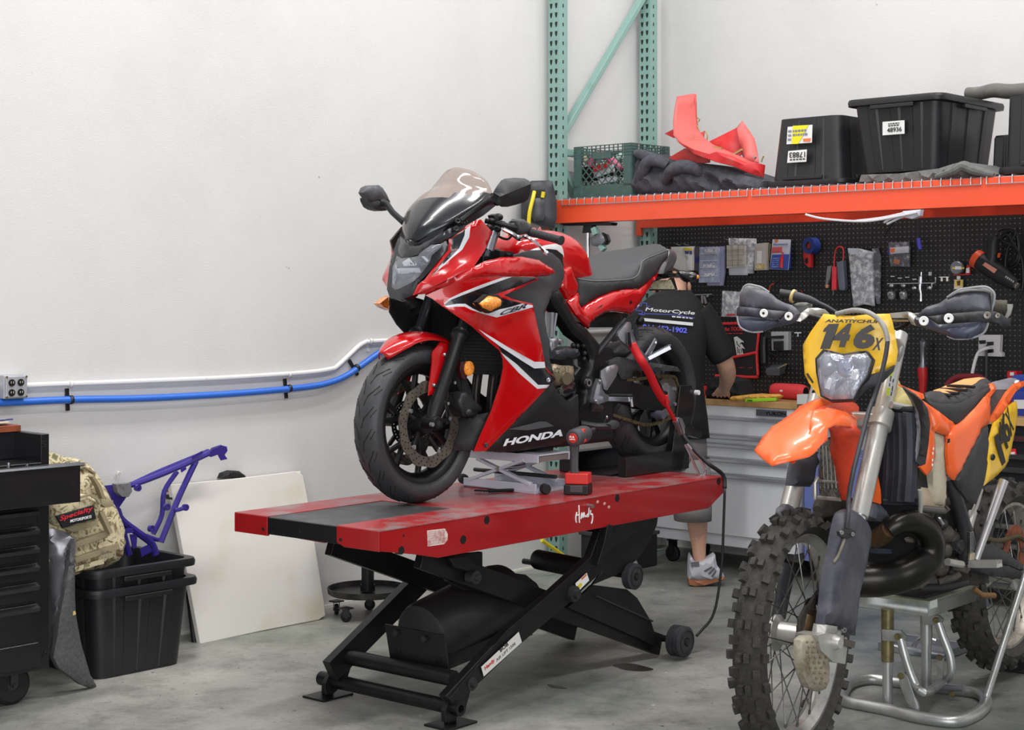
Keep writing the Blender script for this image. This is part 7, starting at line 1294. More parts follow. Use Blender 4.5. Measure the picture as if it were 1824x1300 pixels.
# plate and headlight (planes facing forward)
p0=KS.L(1515,610,0); tn=.32; KX0=p0.x+.12
def kx(x,y,d=0): return KS.hit(x,y,(1,0,tn),KX0+tn*p0.z+d)
q3=zo(1410,540,6.5)
def face(L,n,m,t=.008,bu=.008,w=.03,st=.018,par=None,sm=0): return B().puff([kx(*q3(x,y),d) for x,y,d in L],t,bu,w,st,n=(.9,.3,.1),sm=sm).o(n,m,par or ks,ang=55)
face([(370,120,-.0),(540,140,.02),(720,146,.03),(900,126,.02),(1130,120,.0),(1165,220,-.01),(1200,400,-.03),(1225,550,-.05),(1200,700,-.05),(1060,780,-.03),(890,850,.0),(840,940,.01),(760,1060,.01),(720,1122,.01),(440,1132,.01),(330,1088,-.0),(300,1060,-.01),(200,920,-.04),(150,830,-.05),(132,560,-.05),(130,480,-.05),(220,330,-.03),(320,190,-.01)],'number_plate',YL,.006,.012,.05)
face([(365,530,.03),(440,545,.035),(600,585,.04),(740,560,.035),(870,548,.03),(945,645,.02),(885,840,.03),(800,965,.035),(722,1125,.03),(450,1140,.03),(335,1080,.02),(282,800,.02),(272,640,.02)],'headlight_rim',mt((40,40,44),.4),.02,.006,.02)
hl2=face([(385,560,.045),(450,570,.05),(600,608,.055),(740,585,.05),(860,575,.045),(915,650,.035),(865,830,.045),(780,960,.05),(708,1105,.045),(460,1115,.045),(350,1065,.035),(300,800,.035),(292,655,.035)],'headlight',mt((166,170,182),.12,.8,nz=(26,.4,.6,(90,92,108)),bp=(34,.7)),.01,.01,.03)
face([(385,560,.06),(450,570,.065),(600,608,.07),(740,585,.065),(860,575,.06),(915,650,.05),(865,830,.06),(780,960,.065),(708,1105,.06),(460,1115,.06),(350,1065,.05),(300,800,.05),(292,655,.05)],'headlight_lens',LENS,.002,.02,.06,par=hl2)
c=kx(*q3(650,730),.058)
B().lathe([(0,.012),(.012,.012),(.016,.004),(.03,.0),(.034,.006),(.038,.0)],c,(.9,.25,.2),20).o('bulb_shroud',mt((150,154,176),.15,.8),hl2,ang=30)
for L,m_ in(([(490,600),(560,615),(555,690),(520,700),(490,660)],BRL),([(700,770),(770,760),(790,830),(740,900),(680,880)],BRL),([(340,720),(450,690),(520,760),(430,830),(340,840)],mt((118,120,134),.2,.7)),([(560,620),(700,600),(700,650),(560,680)],mt((196,130,120),.3,.4)),([(520,900),(590,850),(600,920),(500,1010)],mt((90,92,110),.2,.7)),([(700,960),(760,930),(740,1000),(700,990)],BRL),([(380,980),(430,860),(470,880),(440,1000)],BRL)): face([(x,y,.056) for x,y in L],'reflector_facet',m_,.003,.002,.01,.014,par=hl2)
face([(868,850,.01),(1110,780,-.01),(1200,720,-.05),(1180,790,-.05),(1060,915,-.02),(880,1000,.0),(760,1110,.0),(735,1110,.02),(800,970,.03)],'mask_strap',mt((50,50,54),.5),.01,.006,.02); 
KK=mt((52,50,50),.4)
def ft(s,a,n='race_number',bold=.02,m=KK,d=.055): txt(s,*[kx(*q3(*p),d) for p in a],m,ks,name=n,bold=bold)
face([(x,y,.058) for x,y in((410,262),(430,240),(545,236),(440,526),(330,526),(402,326),(362,328),(376,296))],'race_number',KK,.004,.0005,.01,.02); ft('4',((455,505),(640,510),(535,232)),bold=.06); ft('6',((690,530),(940,530),(760,245)),bold=.06); ft('X',((930,545),(1025,545),(975,400)),bold=.03)
ft('ANATIYCHUK',((385,222),(1040,232),(400,185)),n='rider_name',bold=.035)
b=B(); b.bar(kx(*q3(180,815),.0),kx(*q3(248,920),.0),.004,.006); b.o('side_print',KK,ks)
# hoses over the plate
HSG=mt((150,148,144),.45,nz=(60,.5,.7,(120,118,114)))
B().tube([kx(*q3(x,y),d) for x,y,d in((520,125,.02),(650,92,.04),(760,82,.06),(900,112,.07),(1020,200,.07),(1085,310,.07),(1112,440,.06))],.0085,10,sm=4).o('brake_hose_cover',HSG,ks)
B().tube([kx(*q3(x,y),d) for x,y,d in((1112,440,.06),(1090,600,.06),(1050,780,.06),(1010,930,.05),(960,1080,.04))]+[KS.L(*q4(x,y),.155) for x,y in((1180,220),(1120,450),(1060,680),(1010,900),(985,1080))]+[KS.L(*q(*a),.185) for a in((595,200),(575,390))],.0075,10,sm=3).o('brake_hose_upper',mt((44,46,52),.5),ks)
# handlebar
pbL=KS.L(1790,560,.47); zb_=pbL.z; hb=KS.L(1515,548,0); xb_=hb.x-.02
gz=lambda x,y,d=0: KS.hit(x,y,(1,0,0),xb_+d)
c1,c2=gz(1350,560),gz(1790,565)
B().tube([gz(1330,556,-.04),gz(1420,560,-.03),gz(1480,572,0),gz(1545,574,0),gz(1610,566,-.0),gz(1680,560,-.03),gz(1790,556,-.05)],.0125,12,sm=4).o('handlebar',mt((66,66,70),.4,.5),ks)
q1_=zo(1300,500,9.12); q2_=zo(1580,500,7.475)
def gd(L,qq,n,m,d=.1,t=.005,bu=.02,w=.05,sm=0,st=.018): return B().puff([gz(*qq(x,y),d+(e[0] if e else 0)) for x,y,*e in L],t,bu,w,st,sm=sm,n=(.95,.2,.1)).o(n,m,ks,ang=65)
GRD=mt((70,71,78),.42,nz=(5,.42,.72,(104,104,112)),bp=(70,.1)); GRT=mt((84,84,86),.5,nz=(40,.45,.7,(120,118,112)))
gd([(165,210,-.04),(215,130,-.03),(300,118,-.02),(420,140),(560,170),(660,210),(760,300),(880,360),(1000,395),(1060,440),(1140,540),(1080,640),(920,500),(600,470),(300,432),(150,420,-.04)],q1_,'handguard_shield',GRD,bu=.014); gd([(150,420,-.04),(200,150,-.04),(230,92,-.05),(300,60,-.06),(400,75,-.06),(520,110,-.06),(640,190,-.05),(660,212,-.0),(560,172,-.01),(420,142,-.01),(300,120,-.02),(215,132,-.03),(170,215,-.04)],q1_,'handguard_lip',GRT,.09,.004,.004,.02)
gd([(115,440,-.03),(150,420,-.02),(300,432),(600,470),(920,500),(790,622),(600,612),(350,580),(110,565,-.03)],q1_,'handguard_strap',KBD,.115,.01,.008,.02); gd([(112,570,-.04),(350,582,-.01),(600,612),(790,622),(920,505),(1140,540),(1080,645),(1030,682),(900,720),(760,742),(620,792),(540,822),(400,835),(250,802),(160,742),(125,640,-.04)],q1_,'handguard_lower',mt((78,82,104),.35,nz=(4,.4,.7,(52,54,66))),.10,.005,.02,.05)
for a in((552,527),(955,578)): p=gz(*q1_(*a),.135); B().lathe([(.004,.003),(.013,.004),(.015,0)],p,(1,.1,0),18).o('guard_screw',WHT,ks); B().cyl(p+V((.0025,0,0)),p+V((.0045,0,0)),.005,n=6).o('screw_recess',DKM,ks)
gd([(390,460,.02),(530,345,.01),(700,295),(800,225),(940,150,-.01),(1100,125,-.01),(1300,125,-.02),(1380,150,-.03),(1395,280,-.03),(1380,402,-.02),(1250,410),(900,432),(600,472)],q2_,'handguard_shield',GRD,bu=.014); gd([(800,225),(940,130,-.04),(1100,95,-.05),(1300,78,-.06),(1390,120,-.06),(1432,180,-.06),(1422,290,-.05),(1390,400,-.03),(1392,280,-.02),(1378,152,-.02),(1300,127,-.01),(1100,127,0),(940,152)],q2_,'handguard_lip',GRT,.105,.004,.004,.02)
gd([(370,482),(600,470),(900,430),(1250,405),(1420,405,-.01),(1520,440,-.03),(1600,500,-.05),(1662,490,-.07),(1645,580,-.06),(1585,630,-.05),(1530,612,-.03),(1500,570,-.02),(1380,545,-.01),(1240,545),(900,570),(680,582),(560,505)],q2_,'handguard_strap',KB,.125,.012,.008,.02); gd([(370,484),(558,506),(680,584),(900,572),(1240,547),(1335,530,-.01),(1350,560,-.03),(1300,680,-.03),(1200,742,-.02),(1060,772),(900,772),(800,732),(640,672),(470,622),(390,602),(358,540)],q2_,'handguard_lower',mt((74,78,98),.35,nz=(4,.4,.7,(50,52,64))),.105,.005,.025,.06)
RIM_=mt((150,152,158),.4)
for qq,L,d_ in((q1_,((124,575),(130,650),(165,742),(252,803),(400,836),(540,823)),.10),(q1_,((165,215),(205,140),(235,92),(300,60),(400,75),(520,110),(640,190)),.05),(q2_,((1350,560),(1300,680),(1200,742),(1060,772),(900,772),(800,733)),.10),(q2_,((800,223),(940,130),(1100,95),(1300,78),(1390,120),(1432,180),(1422,290),(1390,398)),.065)): B().tube([gz(*qq(x,y),d_) for x,y in L],.0035,6,sm=3).o('guard_edge',RIM_,ks)
for a,r_ in(((490,535),1),((822,500),1),((1335,460),.75),((1475,465),.5)): p=gz(*q2_(*a),.142); B().lathe([(.004*r_,.003),(.014*r_,.004),(.016*r_,0)],p,(1,.1,0),18).o('guard_screw',WHT if r_==1 else mt((140,136,128),.4,.6),ks)
B().tube([gz(*q2_(1380,360),.01),gz(*q2_(1600,365),.0)],.026,14).o('grip',mt((62,58,44),.7,bp=(120,.5)),ks); gd([(1600,310),(1665,312),(1665,350),(1640,440),(1575,520),(1558,505),(1600,400)],q2_,'bar_end_plate',SVF,.02,.012,.003,.01)
B().tube([gz(*q1_(200,500),.01),gz(*q1_(700,520),.01)],.022,14).o('grip',KB,ks)
gd([(1080,652,.03),(1160,520,.01),(1270,442),(1420,440),(1540,462),(1612,532),(1500,552),(1290,542),(1230,602),(1140,662,.03)],q1_,'bar_clamp_arm',SVF,.07,.02,.006,.02); gd([(30,432),(270,410),(312,432),(352,472,.02),(392,602,.03),(332,582,.02),(270,492),(60,492)],q2_,'bar_clamp_arm',SVF,.07,.02,.006,.02)
gd([(1040,400),(1100,365),(1230,365),(1270,390),(1270,440),(1180,510),(1120,520),(1060,430)],q1_,'master_cylinder',mt((122,126,122),.5,.3),.04,.04,.006,.02); gd([(1030,385),(1100,355),(1220,350),(1270,380),(1230,410),(1080,412)],q1_,'reservoir_lid',mt((112,112,106),.5,.3),.05,.03,.004,.01)
B().tube([gz(*q1_(845,290),.02),gz(*q1_(850,210),.02),gz(*q1_(1010,235),.02)],[.012,.018,.016],12).o('throttle_housing',KB,ks); B().lathe([(.016,-.006),(.024,-.004),(.024,.004),(.016,.006)],gz(*q1_(1030,250),.02),(0,1,-.3),18).o('cable_ring',mt((206,176,120),.5),ks); B().tube([gz(*q1_(*a),.02) for a in((1060,252),(1300,300),(1450,360),(1600,430),(1740,520))],[.018,.012,.0065,.006,.006],12,sm=2).o('throttle_cable',mt((48,50,56),.5),ks)
gd([(50,515),(280,520),(290,545),(60,545)],q2_,'lever_perch',STEEL,.03,.01,.003,.01); B().tube([gz(*q2_(70,470),-.02),gz(*q2_(300,560),-.02),gz(*q2_(120,640),-.03)],.008,8,sm=3).o('clutch_cable',BLK,ks)
gd([(120,770),(150,775),(200,850),(205,900),(180,1000),(140,1080),(125,900)],q2_,'ignition_cover',mt((150,152,156),.4,.4),-.02,.02,.006,.02)
# tank, seat, side panels
q5=zo(1580,660,5.417)
def sp5(L,n,m,t=.01,bu=.012,w=.03,st=.018,**k): return kp([q5(x,y)+(d,) for x,y,d in L],n,m,t,bu,w,st,**k)
sp5([(60,80,.0),(110,95,.02),(145,165,.06),(240,275,.1),(300,380,.12),(60,330,.08),(30,300,.05),(40,150,.02)],'fuel_tank',mt((206,190,128),.45,nz=(9,.45,.7,(160,138,72))),.14,.03,.05); kt([q5(40,330)+(.09,),q5(220,365)+(.12,)],.012,'tank_rail',SVF)
sp5([(115,130,.05),(230,180,.07),(350,222,.08),(362,268,.09),(330,278,.1),(220,205,.08)],'tank_strip',OR,.02,.01)
sp5([(340,285,.13),(500,392,.15),(655,515,.16),(585,622,.17),(460,575,.16),(430,470,.15),(395,395,.14)],'tank_shroud',OR,.01,.014)
KG=mt((44,44,46),.6,nz=(30,.5,.8,(64,64,66)),bp=(300,.15)); KGL=mt((122,122,128),.6,bp=(200,.1))
sp5([(145,160,.13),(200,195,.16),(262,232,.19),(340,302,.21),(390,382,.22),(416,520,.22),(402,700,.21),(372,900,.2),(332,928,.19),(282,882,.18),(318,750,.19),(326,550,.2),(302,400,.19),(240,272,.16)],'radiator_shroud',KG,.012,.02,.04,mirror=True); sp5([(145,160,.13),(240,272,.16),(302,400,.185),(326,550,.195),(318,750,.185),(280,885,.175),(270,800,.17),(288,600,.18),(268,400,.17),(228,290,.15)],'shroud_edge',KGL,.01,.006,.02); sp5([(416,420,.215),(460,590,.215),(466,800,.21),(432,960,.2),(386,1008,.2),(322,932,.19),(372,902,.2),(402,700,.21),(418,520,.22)],'shroud_trim',OR,.01,.008,.02)
for i,(x,y) in enumerate(((448,755),(442,800),(440,865),(438,910))): p=K(*q5(x,y),.225); B().sph(p,(.004,.002,.005),8,6).o('paint_chip',WHT,ke)
sp5([(460,598,.14),(582,632,.15),(580,900,.15),(572,1180,.14),(560,1310,.13),(440,1290,.11),(445,1000,.13),(468,800,.14)],'coolant_tank',mt((206,196,176),.5,nz=(5,.45,.7,(176,156,120))),.05,.012,.03)
HBK=mt((44,46,54),.5,nz=(20,.5,.8,(60,62,70)))
for i,x in enumerate((30,95,150,225)): kt([q5(x-10,400)+(.03+i*.04,),q5(x,700)+(.03+i*.04,),q5(x-5,1000)+(.03+i*.04,),q5(x-25,1250)+(.02+i*.04,)],.024,'radiator_louvre',HBK,8,sm=3)
kt([q5(20,385)+(.05,),q5(270,375)+(.17,)],.012,'radiator_top_bar',mt((40,42,48),.4),10); kt([q5(-20,1262)+(.02,),q5(310,1272)+(.16,)],.013,'radiator_bottom_bar',mt((60,62,72),.3,.5),10); kt([q5(315,1150)+(.17,),q5(325,1300)+(.165,),q5(318,1380)+(.16,),q5(270,1420)+(.15,)],.008,'radiator_bracket',SVF); sp5([(250,420,.1),(290,600,.11),(300,1000,.11),(330,1250,.12),(250,1270,.1),(240,800,.1)],'radiator_side',mt((30,31,35),.5),.05,.004)
B().box(K(1560,860,0).x-.25,K(1560,860,0).x-.12,-.1,.1,.55,.98).o('radiator_core',mt((20,20,22),.6),ke)
# seat
sp5([(358,216,.06),(430,214,.0),(500,182,-.03),(585,150,-.05),(720,98,-.08),(850,84,-.09),(975,93,-.06),(1003,110,.06),(985,140,.1),(850,228,.12),(720,300,.13),(640,318,.13),(560,318,.125),(440,305,.11),(372,255,.09)],'seat',[KG,mt((226,158,98),.7,nz=(14,.5,.8,(214,142,86)))],.04,.012,.04,nv=(.5,.4,.8),dec=[([q5(x,y)+(d,) for x,y,d in((430,220,.0),(500,186,-.02),(585,154,-.04),(720,102,-.07),(850,90,-.075),(965,99,-.04),(850,158,.06),(720,212,.08),(640,243,.085),(545,250,.07))],1)])
for i,(a,c) in enumerate((((585,150),(845,158)),((520,182),(770,190)),((470,208),(690,222)),((440,218),(620,242)))): kt([q5(a[0],a[1]-2)+(.0,),q5((a[0]+c[0])/2,(a[1]+c[1])/2-4)+(.06,),q5(*c)+(.12,)],.006,'gripper_rib',BLK,6,sm=3)
sp5([(372,258,.09),(440,306,.112),(560,320,.128),(640,320,.132),(720,302,.132),(850,230,.124),(1003,112,.085),(1006,190,.11),(880,302,.15),(760,452,.16),(690,516,.165),(640,492,.16),(500,392,.14),(400,310,.11)],'seat_side',mt((34,34,36),.7,bp=(300,.15)),.03,.008,.03)
sp5([(590,628,.17),(655,532,.17),(690,516,.17),(760,470,.17),(880,350,.17),(960,252,.165),(992,330,.165),(988,480,.165),(970,526,.17),(910,562,.178),(860,682,.182),(780,832,.182),(700,982,.178),(652,1056,.175),(602,1000,.17),(582,800,.17)],'side_panel',OR,.01,.012,.03); kp([q5(595,660)+(.185,),q5(610,655)+(.185,),q5(606,695)+(.185,),q5(592,700)+(.185,)],'panel_hole',HOL,.004,.001,.01,.02)
SPB=mt((54,53,54),.7,nz=(12,.45,.75,(70,68,68)),bp=(200,.12))
sp5([(970,526,.172),(978,700,.175),(962,900,.175),(932,1085,.172),(900,1170,.165),(860,1290,.15),(800,1280,.15),(740,1200,.16),(690,1120,.168),(655,1056,.174),(780,832,.184),(860,682,.184),(910,562,.18)],'side_panel_rear',SPB,.01,.01,.03)
ypoly=[(1000,650,.172),(1040,500,.165),(1110,430,.155),(1165,350,.145),(1245,296,.13),(1256,400,.125),(1232,600,.135),(1190,800,.15),(1140,932,.16),(1050,1022,.168),(932,1112,.172),(962,900,.175),(986,740,.175)]
sp5(ypoly,'side_number_plate',YL,.008,.008,.03)
def st5(s,a,bold=.05): txt(s,*[K(*q5(x,y),d) for x,y,d in a],mt((36,36,34),.5),ke,name='race_number',bold=bold)
st5('1',((1110,920,.172),(1145,880,.168),(1035,640,.186)),.05); st5('4',((1125,790,.172),(1180,730,.164),(1045,540,.184)),.03); st5('6',((1160,720,.165),(1205,640,.156),(1085,450,.176)),.02); st5('X',((1200,640,.156),(1225,560,.15),(1140,420,.16)),.03)
p=K(*q5(1022,835),.186); B().lathe([(.0,.002),(.008,.004),(.012,.0)],p,(.3,.9,0),16).o('plate_bolt',BLK,ke)
sp5([(985,502,.165),(1000,452,.16),(1060,372,.15),(1190,192,.12),(1270,112,.1),(1340,92,.08),(1340,135,.09),(1240,205,.12),(1180,305,.135),(1120,420,.15),(1060,472,.16)],'rear_fender',OR,.02,.01,.03); sp5([(962,252,.16),(1010,192,.12),(1003,120,.1),(1030,125,.09),(1055,182,.1),(1000,252,.15),(992,330,.162),(988,500,.165),(976,480,.165)],'fender_strut',OR,.012,.008,.02); sp5([(1052,190,.1),(1190,182,.09),(1060,372,.13),(1000,452,.15),(992,320,.14),(1002,256,.13)],'airbox_cover',SPB,.02,.004,.03); sp5([(1005,112,.0),(1160,75,-.06),(1285,92,-.02),(1200,182,.08),(1052,182,.09)],'rear_fender_top',mt((122,122,128),.5,nz=(10,.45,.7,(90,90,96))),.015,.008,.03,nv=(.3,.3,.9)); sp5([(1160,150,.04),(1220,90,-.02),(1275,95,.0),(1205,172,.07)],'fender_sticker',WHT,.006,.002,.02,nv=(.3,.3,.9))
# exhaust
EXH=mt((44,42,40),.28,.7,nz=(6,.5,.75,(66,58,50)),bp=(30,.05)); EXR=mt((128,96,64),.5,.6,nz=(14,.4,.6,(86,72,58)))
kt([q(900,530)+(.02,),q(990,470)+(.06,),q(1080,405)+(.1,)],[.030,.032,.030],'exhaust_flange',EXR,16,sm=3); kt([q(1060,420)+(.095,),q(1180,340)+(.12,),q(1330,320)+(.14,),q(1480,400)+(.15,),q(1545,560)+(.15,),q(1500,740)+(.14,),q(1350,870)+(.12,),q(1150,950)+(.08,),q(900,985)+(.03,),q(650,980)+(-.03,),q(400,900)+(-.1,),q(330,600)+(-.15,),q(420,250)+(-.16,),q(560,120)+(-.16,)],[.031,.035,.041,.045,.049,.053,.056,.058,.06,.06,.06,.06,.052,.04],'expansion_chamber',EXH,20,sm=6)
kt([q(240,200)+(-.16,),q(330,140)+(-.16,),q(470,110)+(-.15,)],[.02,.045,.04],'exhaust_shield',MUD,14,sm=3); kp([q(*a)+(.06,) for a in((840,180),(880,100),(960,120),(1040,200),(1080,290),(1000,330),(900,300),(845,260))],'engine_cover',mt((74,76,84),.5),.05,.012,.03,.02)
B().box(K(1620,960,0).x-.32,K(1620,960,0).x+.1,-.11,.1,.54,.74).o('engine_block',mt((34,32,30),.6,.3,nz=(14,.5,.75,(60,52,44))),ke,bev=.02)
kp([q(*a)+(.02,) for a in((930,640),(1090,640),(1100,690),(940,690))],'frame_bracket',mt((60,66,78),.5),.03,.004,.01,.02); kp([q(*a)+(.1,) for a in((1300,520),(1340,500),(1365,545),(1330,565))],'drain_bolt',mt((160,150,136),.4,.6),.02,.004,.01,.012)
kp([q(*a)+(.08,) for a in((1050,1110),(1200,1090),(1500,960),(1640,870),(1620,960),(1440,1090),(1250,1120))],'skid_plate',MUD,.03,.01,.03,.03)
q7=zo(1620,840,5.417)
def s7(L,n,m,d=.12,t=.02,bu=.008,w=.02,st=.02): return kp([q7(x,y)+((e[0] if e else d),) for x,y,*e in L],n,m,t,bu,w,st)
FRM=mt((50,50,54),.45,.2,nz=(20,.5,.8,(66,64,62)))
kt([q7(380,60)+(.12,),q7(450,250)+(.13,),q7(520,500)+(.13,),q7(555,680)+(.13,),q7(530,870)+(.12,)],[.022,.024,.026,.032,.026],'frame_tube',FRM,12,sm=4); s7([(450,690),(500,660),(540,690),(545,760),(490,800),(445,760)],'frame_boss',FRM,.13,.03); p=K(*q7(500,715),.15); B().lathe([(0,.002),(.016,.004),(.022,0)],p,(.2,1,0),16).o('boss_hole',BLK,ke)
kt([q7(690,170)+(.13,),q7(640,340)+(.13,),q7(600,420)+(.135,)],.009,'kick_lever',SVF); kt([q7(610,390)+(.135,),q7(570,570)+(.14,)],[.017,.012],'kick_lever_knuckle',SVF); kt([q7(910,85)+(.2,),q7(640,850)+(.16,)],[.018,.014],'side_stand',mt((204,200,200),.25,.8),12)
b=B(); 
for i in range(16): a=K(*q7(590,580+i*13),.16); b.lathe([(.008,-.0018),(.0115,0),(.008,.0018)],a,(.1,0,1),10)
b.o('return_spring',STEEL,ke); kt([q7(600,780)+(.155,),q7(590,860)+(.155,)],.012,'stand_pivot',mt((176,166,140),.4,.5))
A=K(*q7(590,905),.17); C=K(*q7(870,905),.28); b=B(); b.bar(A,C,.04,.012)
for i in range(9):
    p=A+(C-A)*(i+.5)/9
    for s in(-1,1): b.bc(p+V((.016*s,0,.012)),.006,.012,.012)
b.o('foot_peg',SVF,ke); kt([q7(365,870)+(.15,),q7(505,895)+(.16,)],.013,'brake_pedal',SVF); s7([(490,890),(560,900),(590,940),(560,985),(500,960)],'peg_mount',MUD,.16,.03)
s7([(640,700),(720,690),(850,720),(960,800),(1100,900),(1105,960),(950,900),(840,890),(640,860)],'swingarm',mt((54,54,56),.6,bp=(200,.1)),.12,.05,.01,.03); s7([(640,870,.12),(840,895,.12),(950,905,.12),(1100,970,.12),(1105,1040,.12),(800,1010,.12),(640,950,.12)],'chain_slider',mt((44,44,46),.7),.115,.05)
kt([q7(720,640)+(.11,),q7(860,665)+(.11,),q7(1000,630)+(.11,),q7(1060,625)+(.11,),q7(1110,670)+(.11,)],.0085,'chain',CHN,8,sm=3)
for x,y,r_ in((310,500,.03),(350,600,.04),(340,760,.035),(420,640,.035),(240,700,.03),(300,920,.04),(420,960,.03),(180,400,.03),(470,560,.025)): B().sph(K(*q7(x,y),.1),(r_,r_*.7,r_*.8),12,8).o('engine_part',MUD if r_>.032 else mt((46,44,42),.5,.3),ke)
kt([q7(280,450)+(.12,),q7(300,490)+(.13,),q7(325,520)+(.14,)],.009,'spark_plug_cap',STEEL); kt([q7(280,1060)+(.1,),q7(430,1020)+(.14,),q7(480,990)+(.15,)],.012,'shift_lever',MUD); kt([q7(100,1120)+(.05,),q7(350,1110)+(.1,),q7(560,1070)+(.13,)],.012,'lower_frame_rail',mt((36,36,38),.6)); kt([q7(620,1130)+(.1,),q7(700,1190)+(.12,),q7(820,1195)+(.14,)],.011,'brake_lever_rear',mt((122,92,60),.6,.4)); s7([(200,160,.1),(370,345,.12),(110,370,.1),(110,150,.1)],'engine_guard',mt((176,160,136),.5),.1,.02)
kt([q7(100,355)+(.1,),q7(340,375)+(.15,),q7(370,345)+(.16,)],.012,'guard_rail',mt((96,92,88),.5,.4)); s7([(640,960),(760,970),(770,1080),(650,1060)],'linkage_plate',mt((62,62,66),.5),.05,.04); s7([(640,1200),(760,1220),(770,1300),(650,1310)],'linkage_plate',mt((84,86,92),.5),.03,.03)
# rear wheel
krw=bpy.data.objects.new('rear_wheel',None); LK(krw); krw.parent=ke
RC=K(1785,1022,0); knobby(RC,.375,.14,.272,krw,22,mt((178,172,162),.35,.6,nz=(24,.45,.7,(120,108,92)))); c=K(*q7(1010,775),.095)
b=B(); rings=[]
for i in range(100):
    a=2*pi*i/100; R_=.098+.006*(i%2); u=V((math.cos(a),0,math.sin(a))); rings.append([c+u*.055+V((0,-.003,0)),c+u*R_+V((0,-.003,0)),c+u*R_+V((0,.003,0)),c+u*.055+V((0,.003,0))])
b.loft(rings,ring=True).o('sprocket',mt((146,80,50),.55,.4,nz=(30,.4,.65,(84,52,36))),krw)
for i in range(6): a=2*pi*i/6; B().cyl(c+V((.066*math.cos(a),.002,.066*math.sin(a))),c+V((.066*math.cos(a),.012,.066*math.sin(a))),.009,n=6).o('sprocket_bolt',MUD,krw)
# stand
z8=zo(1480,840,2.826)
zf=lambda a,z=0:KF.Z(*z8(*a),z)
p=zf((290,1170)); sf2=Fr((KF.W(p).x,KF.W(p).y,0),(KF.A[0].x,KF.A[0].y)); ste=th('lift_stand','silver dirt bike lift stand with a flat platform under the orange motorcycle','stand',sf2)
ST=mt((172,174,172),.35,.7,nz=(9,.5,.75,(140,142,136))); STG=mt((150,156,140),.5,.4,nz=(12,.45,.7,(120,128,104))); BRZ=mt((132,122,86),.4,.7,nz=(16,.4,.65,(92,84,60)))
Z=lambda a,z=.018:sf2.Z(*z8(*a),z)
loop=[Z(a) for a in((60,1150),(160,1175),(290,1200),(430,1235),(560,1255),(650,1255),(740,1215),(780,1165),(760,1125),(680,1105),(560,1090),(400,1070),(330,1060),(200,1045),(110,1060),(70,1090))]
B().tube(loop,.0225,12,closed=True,sm=3).o('base_tube',ST,ste)
P1=Z((285,1170)); P2=sf2.Z(*z8(480,1085),.018)
pz=lambda a,P:sf2.X(*z8(*a),P.x)
zt_=pz((290,690),P1).z; zs_=pz((290,955),P1).z
B().cyl((P1.x,P1.y,.018),(P1.x,P1.y,zs_+.01),.0185,n=16).o('post',ST,ste); B().cyl((P1.x,P1.y,zs_),(P1.x,P1.y,zt_),.0225,n=16).o('post_sleeve',BRZ,ste)
zs2=pz((480,860),P2).z; B().cyl((P2.x,P2.y,.018),(P2.x,P2.y,zs2),.0185,n=16).o('post',ST,ste); B().cyl((P2.x,P2.y,zs2),(P2.x,P2.y,zt_),.0225,n=16).o('post_sleeve',ST,ste)
zp=zt_+.045; A=[sf2.Z(*z8(*a),zp) for a in((495,652),(716,566))]
x0=A[0].x; y1=A[0].y; x2=A[1].x
pl_=sf2.X(*z8(60,606),x0); 
b=B(); b.box(x2,x0,pl_.y,y1,zp-.012,zp); b.o('platform_top',STG,ste); B().box(x0-.006,x0,pl_.y,y1,zp-.055,zp).box(x2,x2+.006,pl_.y,y1,zp-.055,zp).box(x2,x0,y1-.006,y1,zp-.055,zp).box(x2,x0,pl_.y,pl_.y+.006,zp-.055,zp).o('platform_rim',ST,ste,bev=.002)
B().box(x2+.03,x0-.03,pl_.y+.03,y1-.03,zp,zp+.01).o('rubber_pad',BLKM,ste); B().puff([sf2.L(*z8(*a),y1+.001) for a in((498,655),(536,640),(536,680),(498,692))],.001,0,step=.03,n=(.3,1,0)).o('sticker',mt((196,200,190),.5),ste)
g=lambda a,P,o=.03:sf2.X(*z8(*a),P.x+o)
B().tube([g((350,840),P1),g((385,970),P1),g((430,1080),P1),g((480,1110),P1,.02),g((560,1060),P2,.03),g((605,1020),P2,.03),g((600,930),P2,.03),g((560,820),P2,.03),g((540,760),P2,.03)],.0155,12,sm=4).o('lift_lever',ST,ste)
def plk(L,P,n,o=.035,m=ST): return B().puff([g(a,P,o) for a in L],.012,.003,.01,.02,n=(1,.2,0)).o(n,m,ste,bev=.001)
plk([(255,795),(350,800),(380,830),(370,850),(320,855),(258,850)],P1,'lever_bracket'); plk([(455,720),(540,722),(565,745),(545,775),(460,770)],P2,'lever_bracket'); plk([(340,1025),(365,1010),(385,1030),(440,1185),(440,1235),(410,1235),(345,1070)],P1,'link_plate',.045); plk([(530,935),(550,925),(565,940),(560,1040),(535,1045)],P2,'link_plate',.04)
for a,P in(((335,830),P1),((350,1028),P1),((420,1225),P1),((528,748),P2),((545,935),P2),((610,1120),P2)): p=g(a,P,.052); B().lathe([(0,.006),(.01,.006),(.012,0)],p,(1,.2,0),12).o('pivot_bolt',BRZ,ste)
B().cyl(g((535,1085),P2,.04),g((665,1092),P2,.04),.011,n=12).o('lever_grip',mt((92,94,98),.5),ste)
B().tube([Z((782,1140),.03),sf2.L(*z8(985,500),Z((785,1140)).y+.03)],.013,12).o('foot_lever',ST,ste)
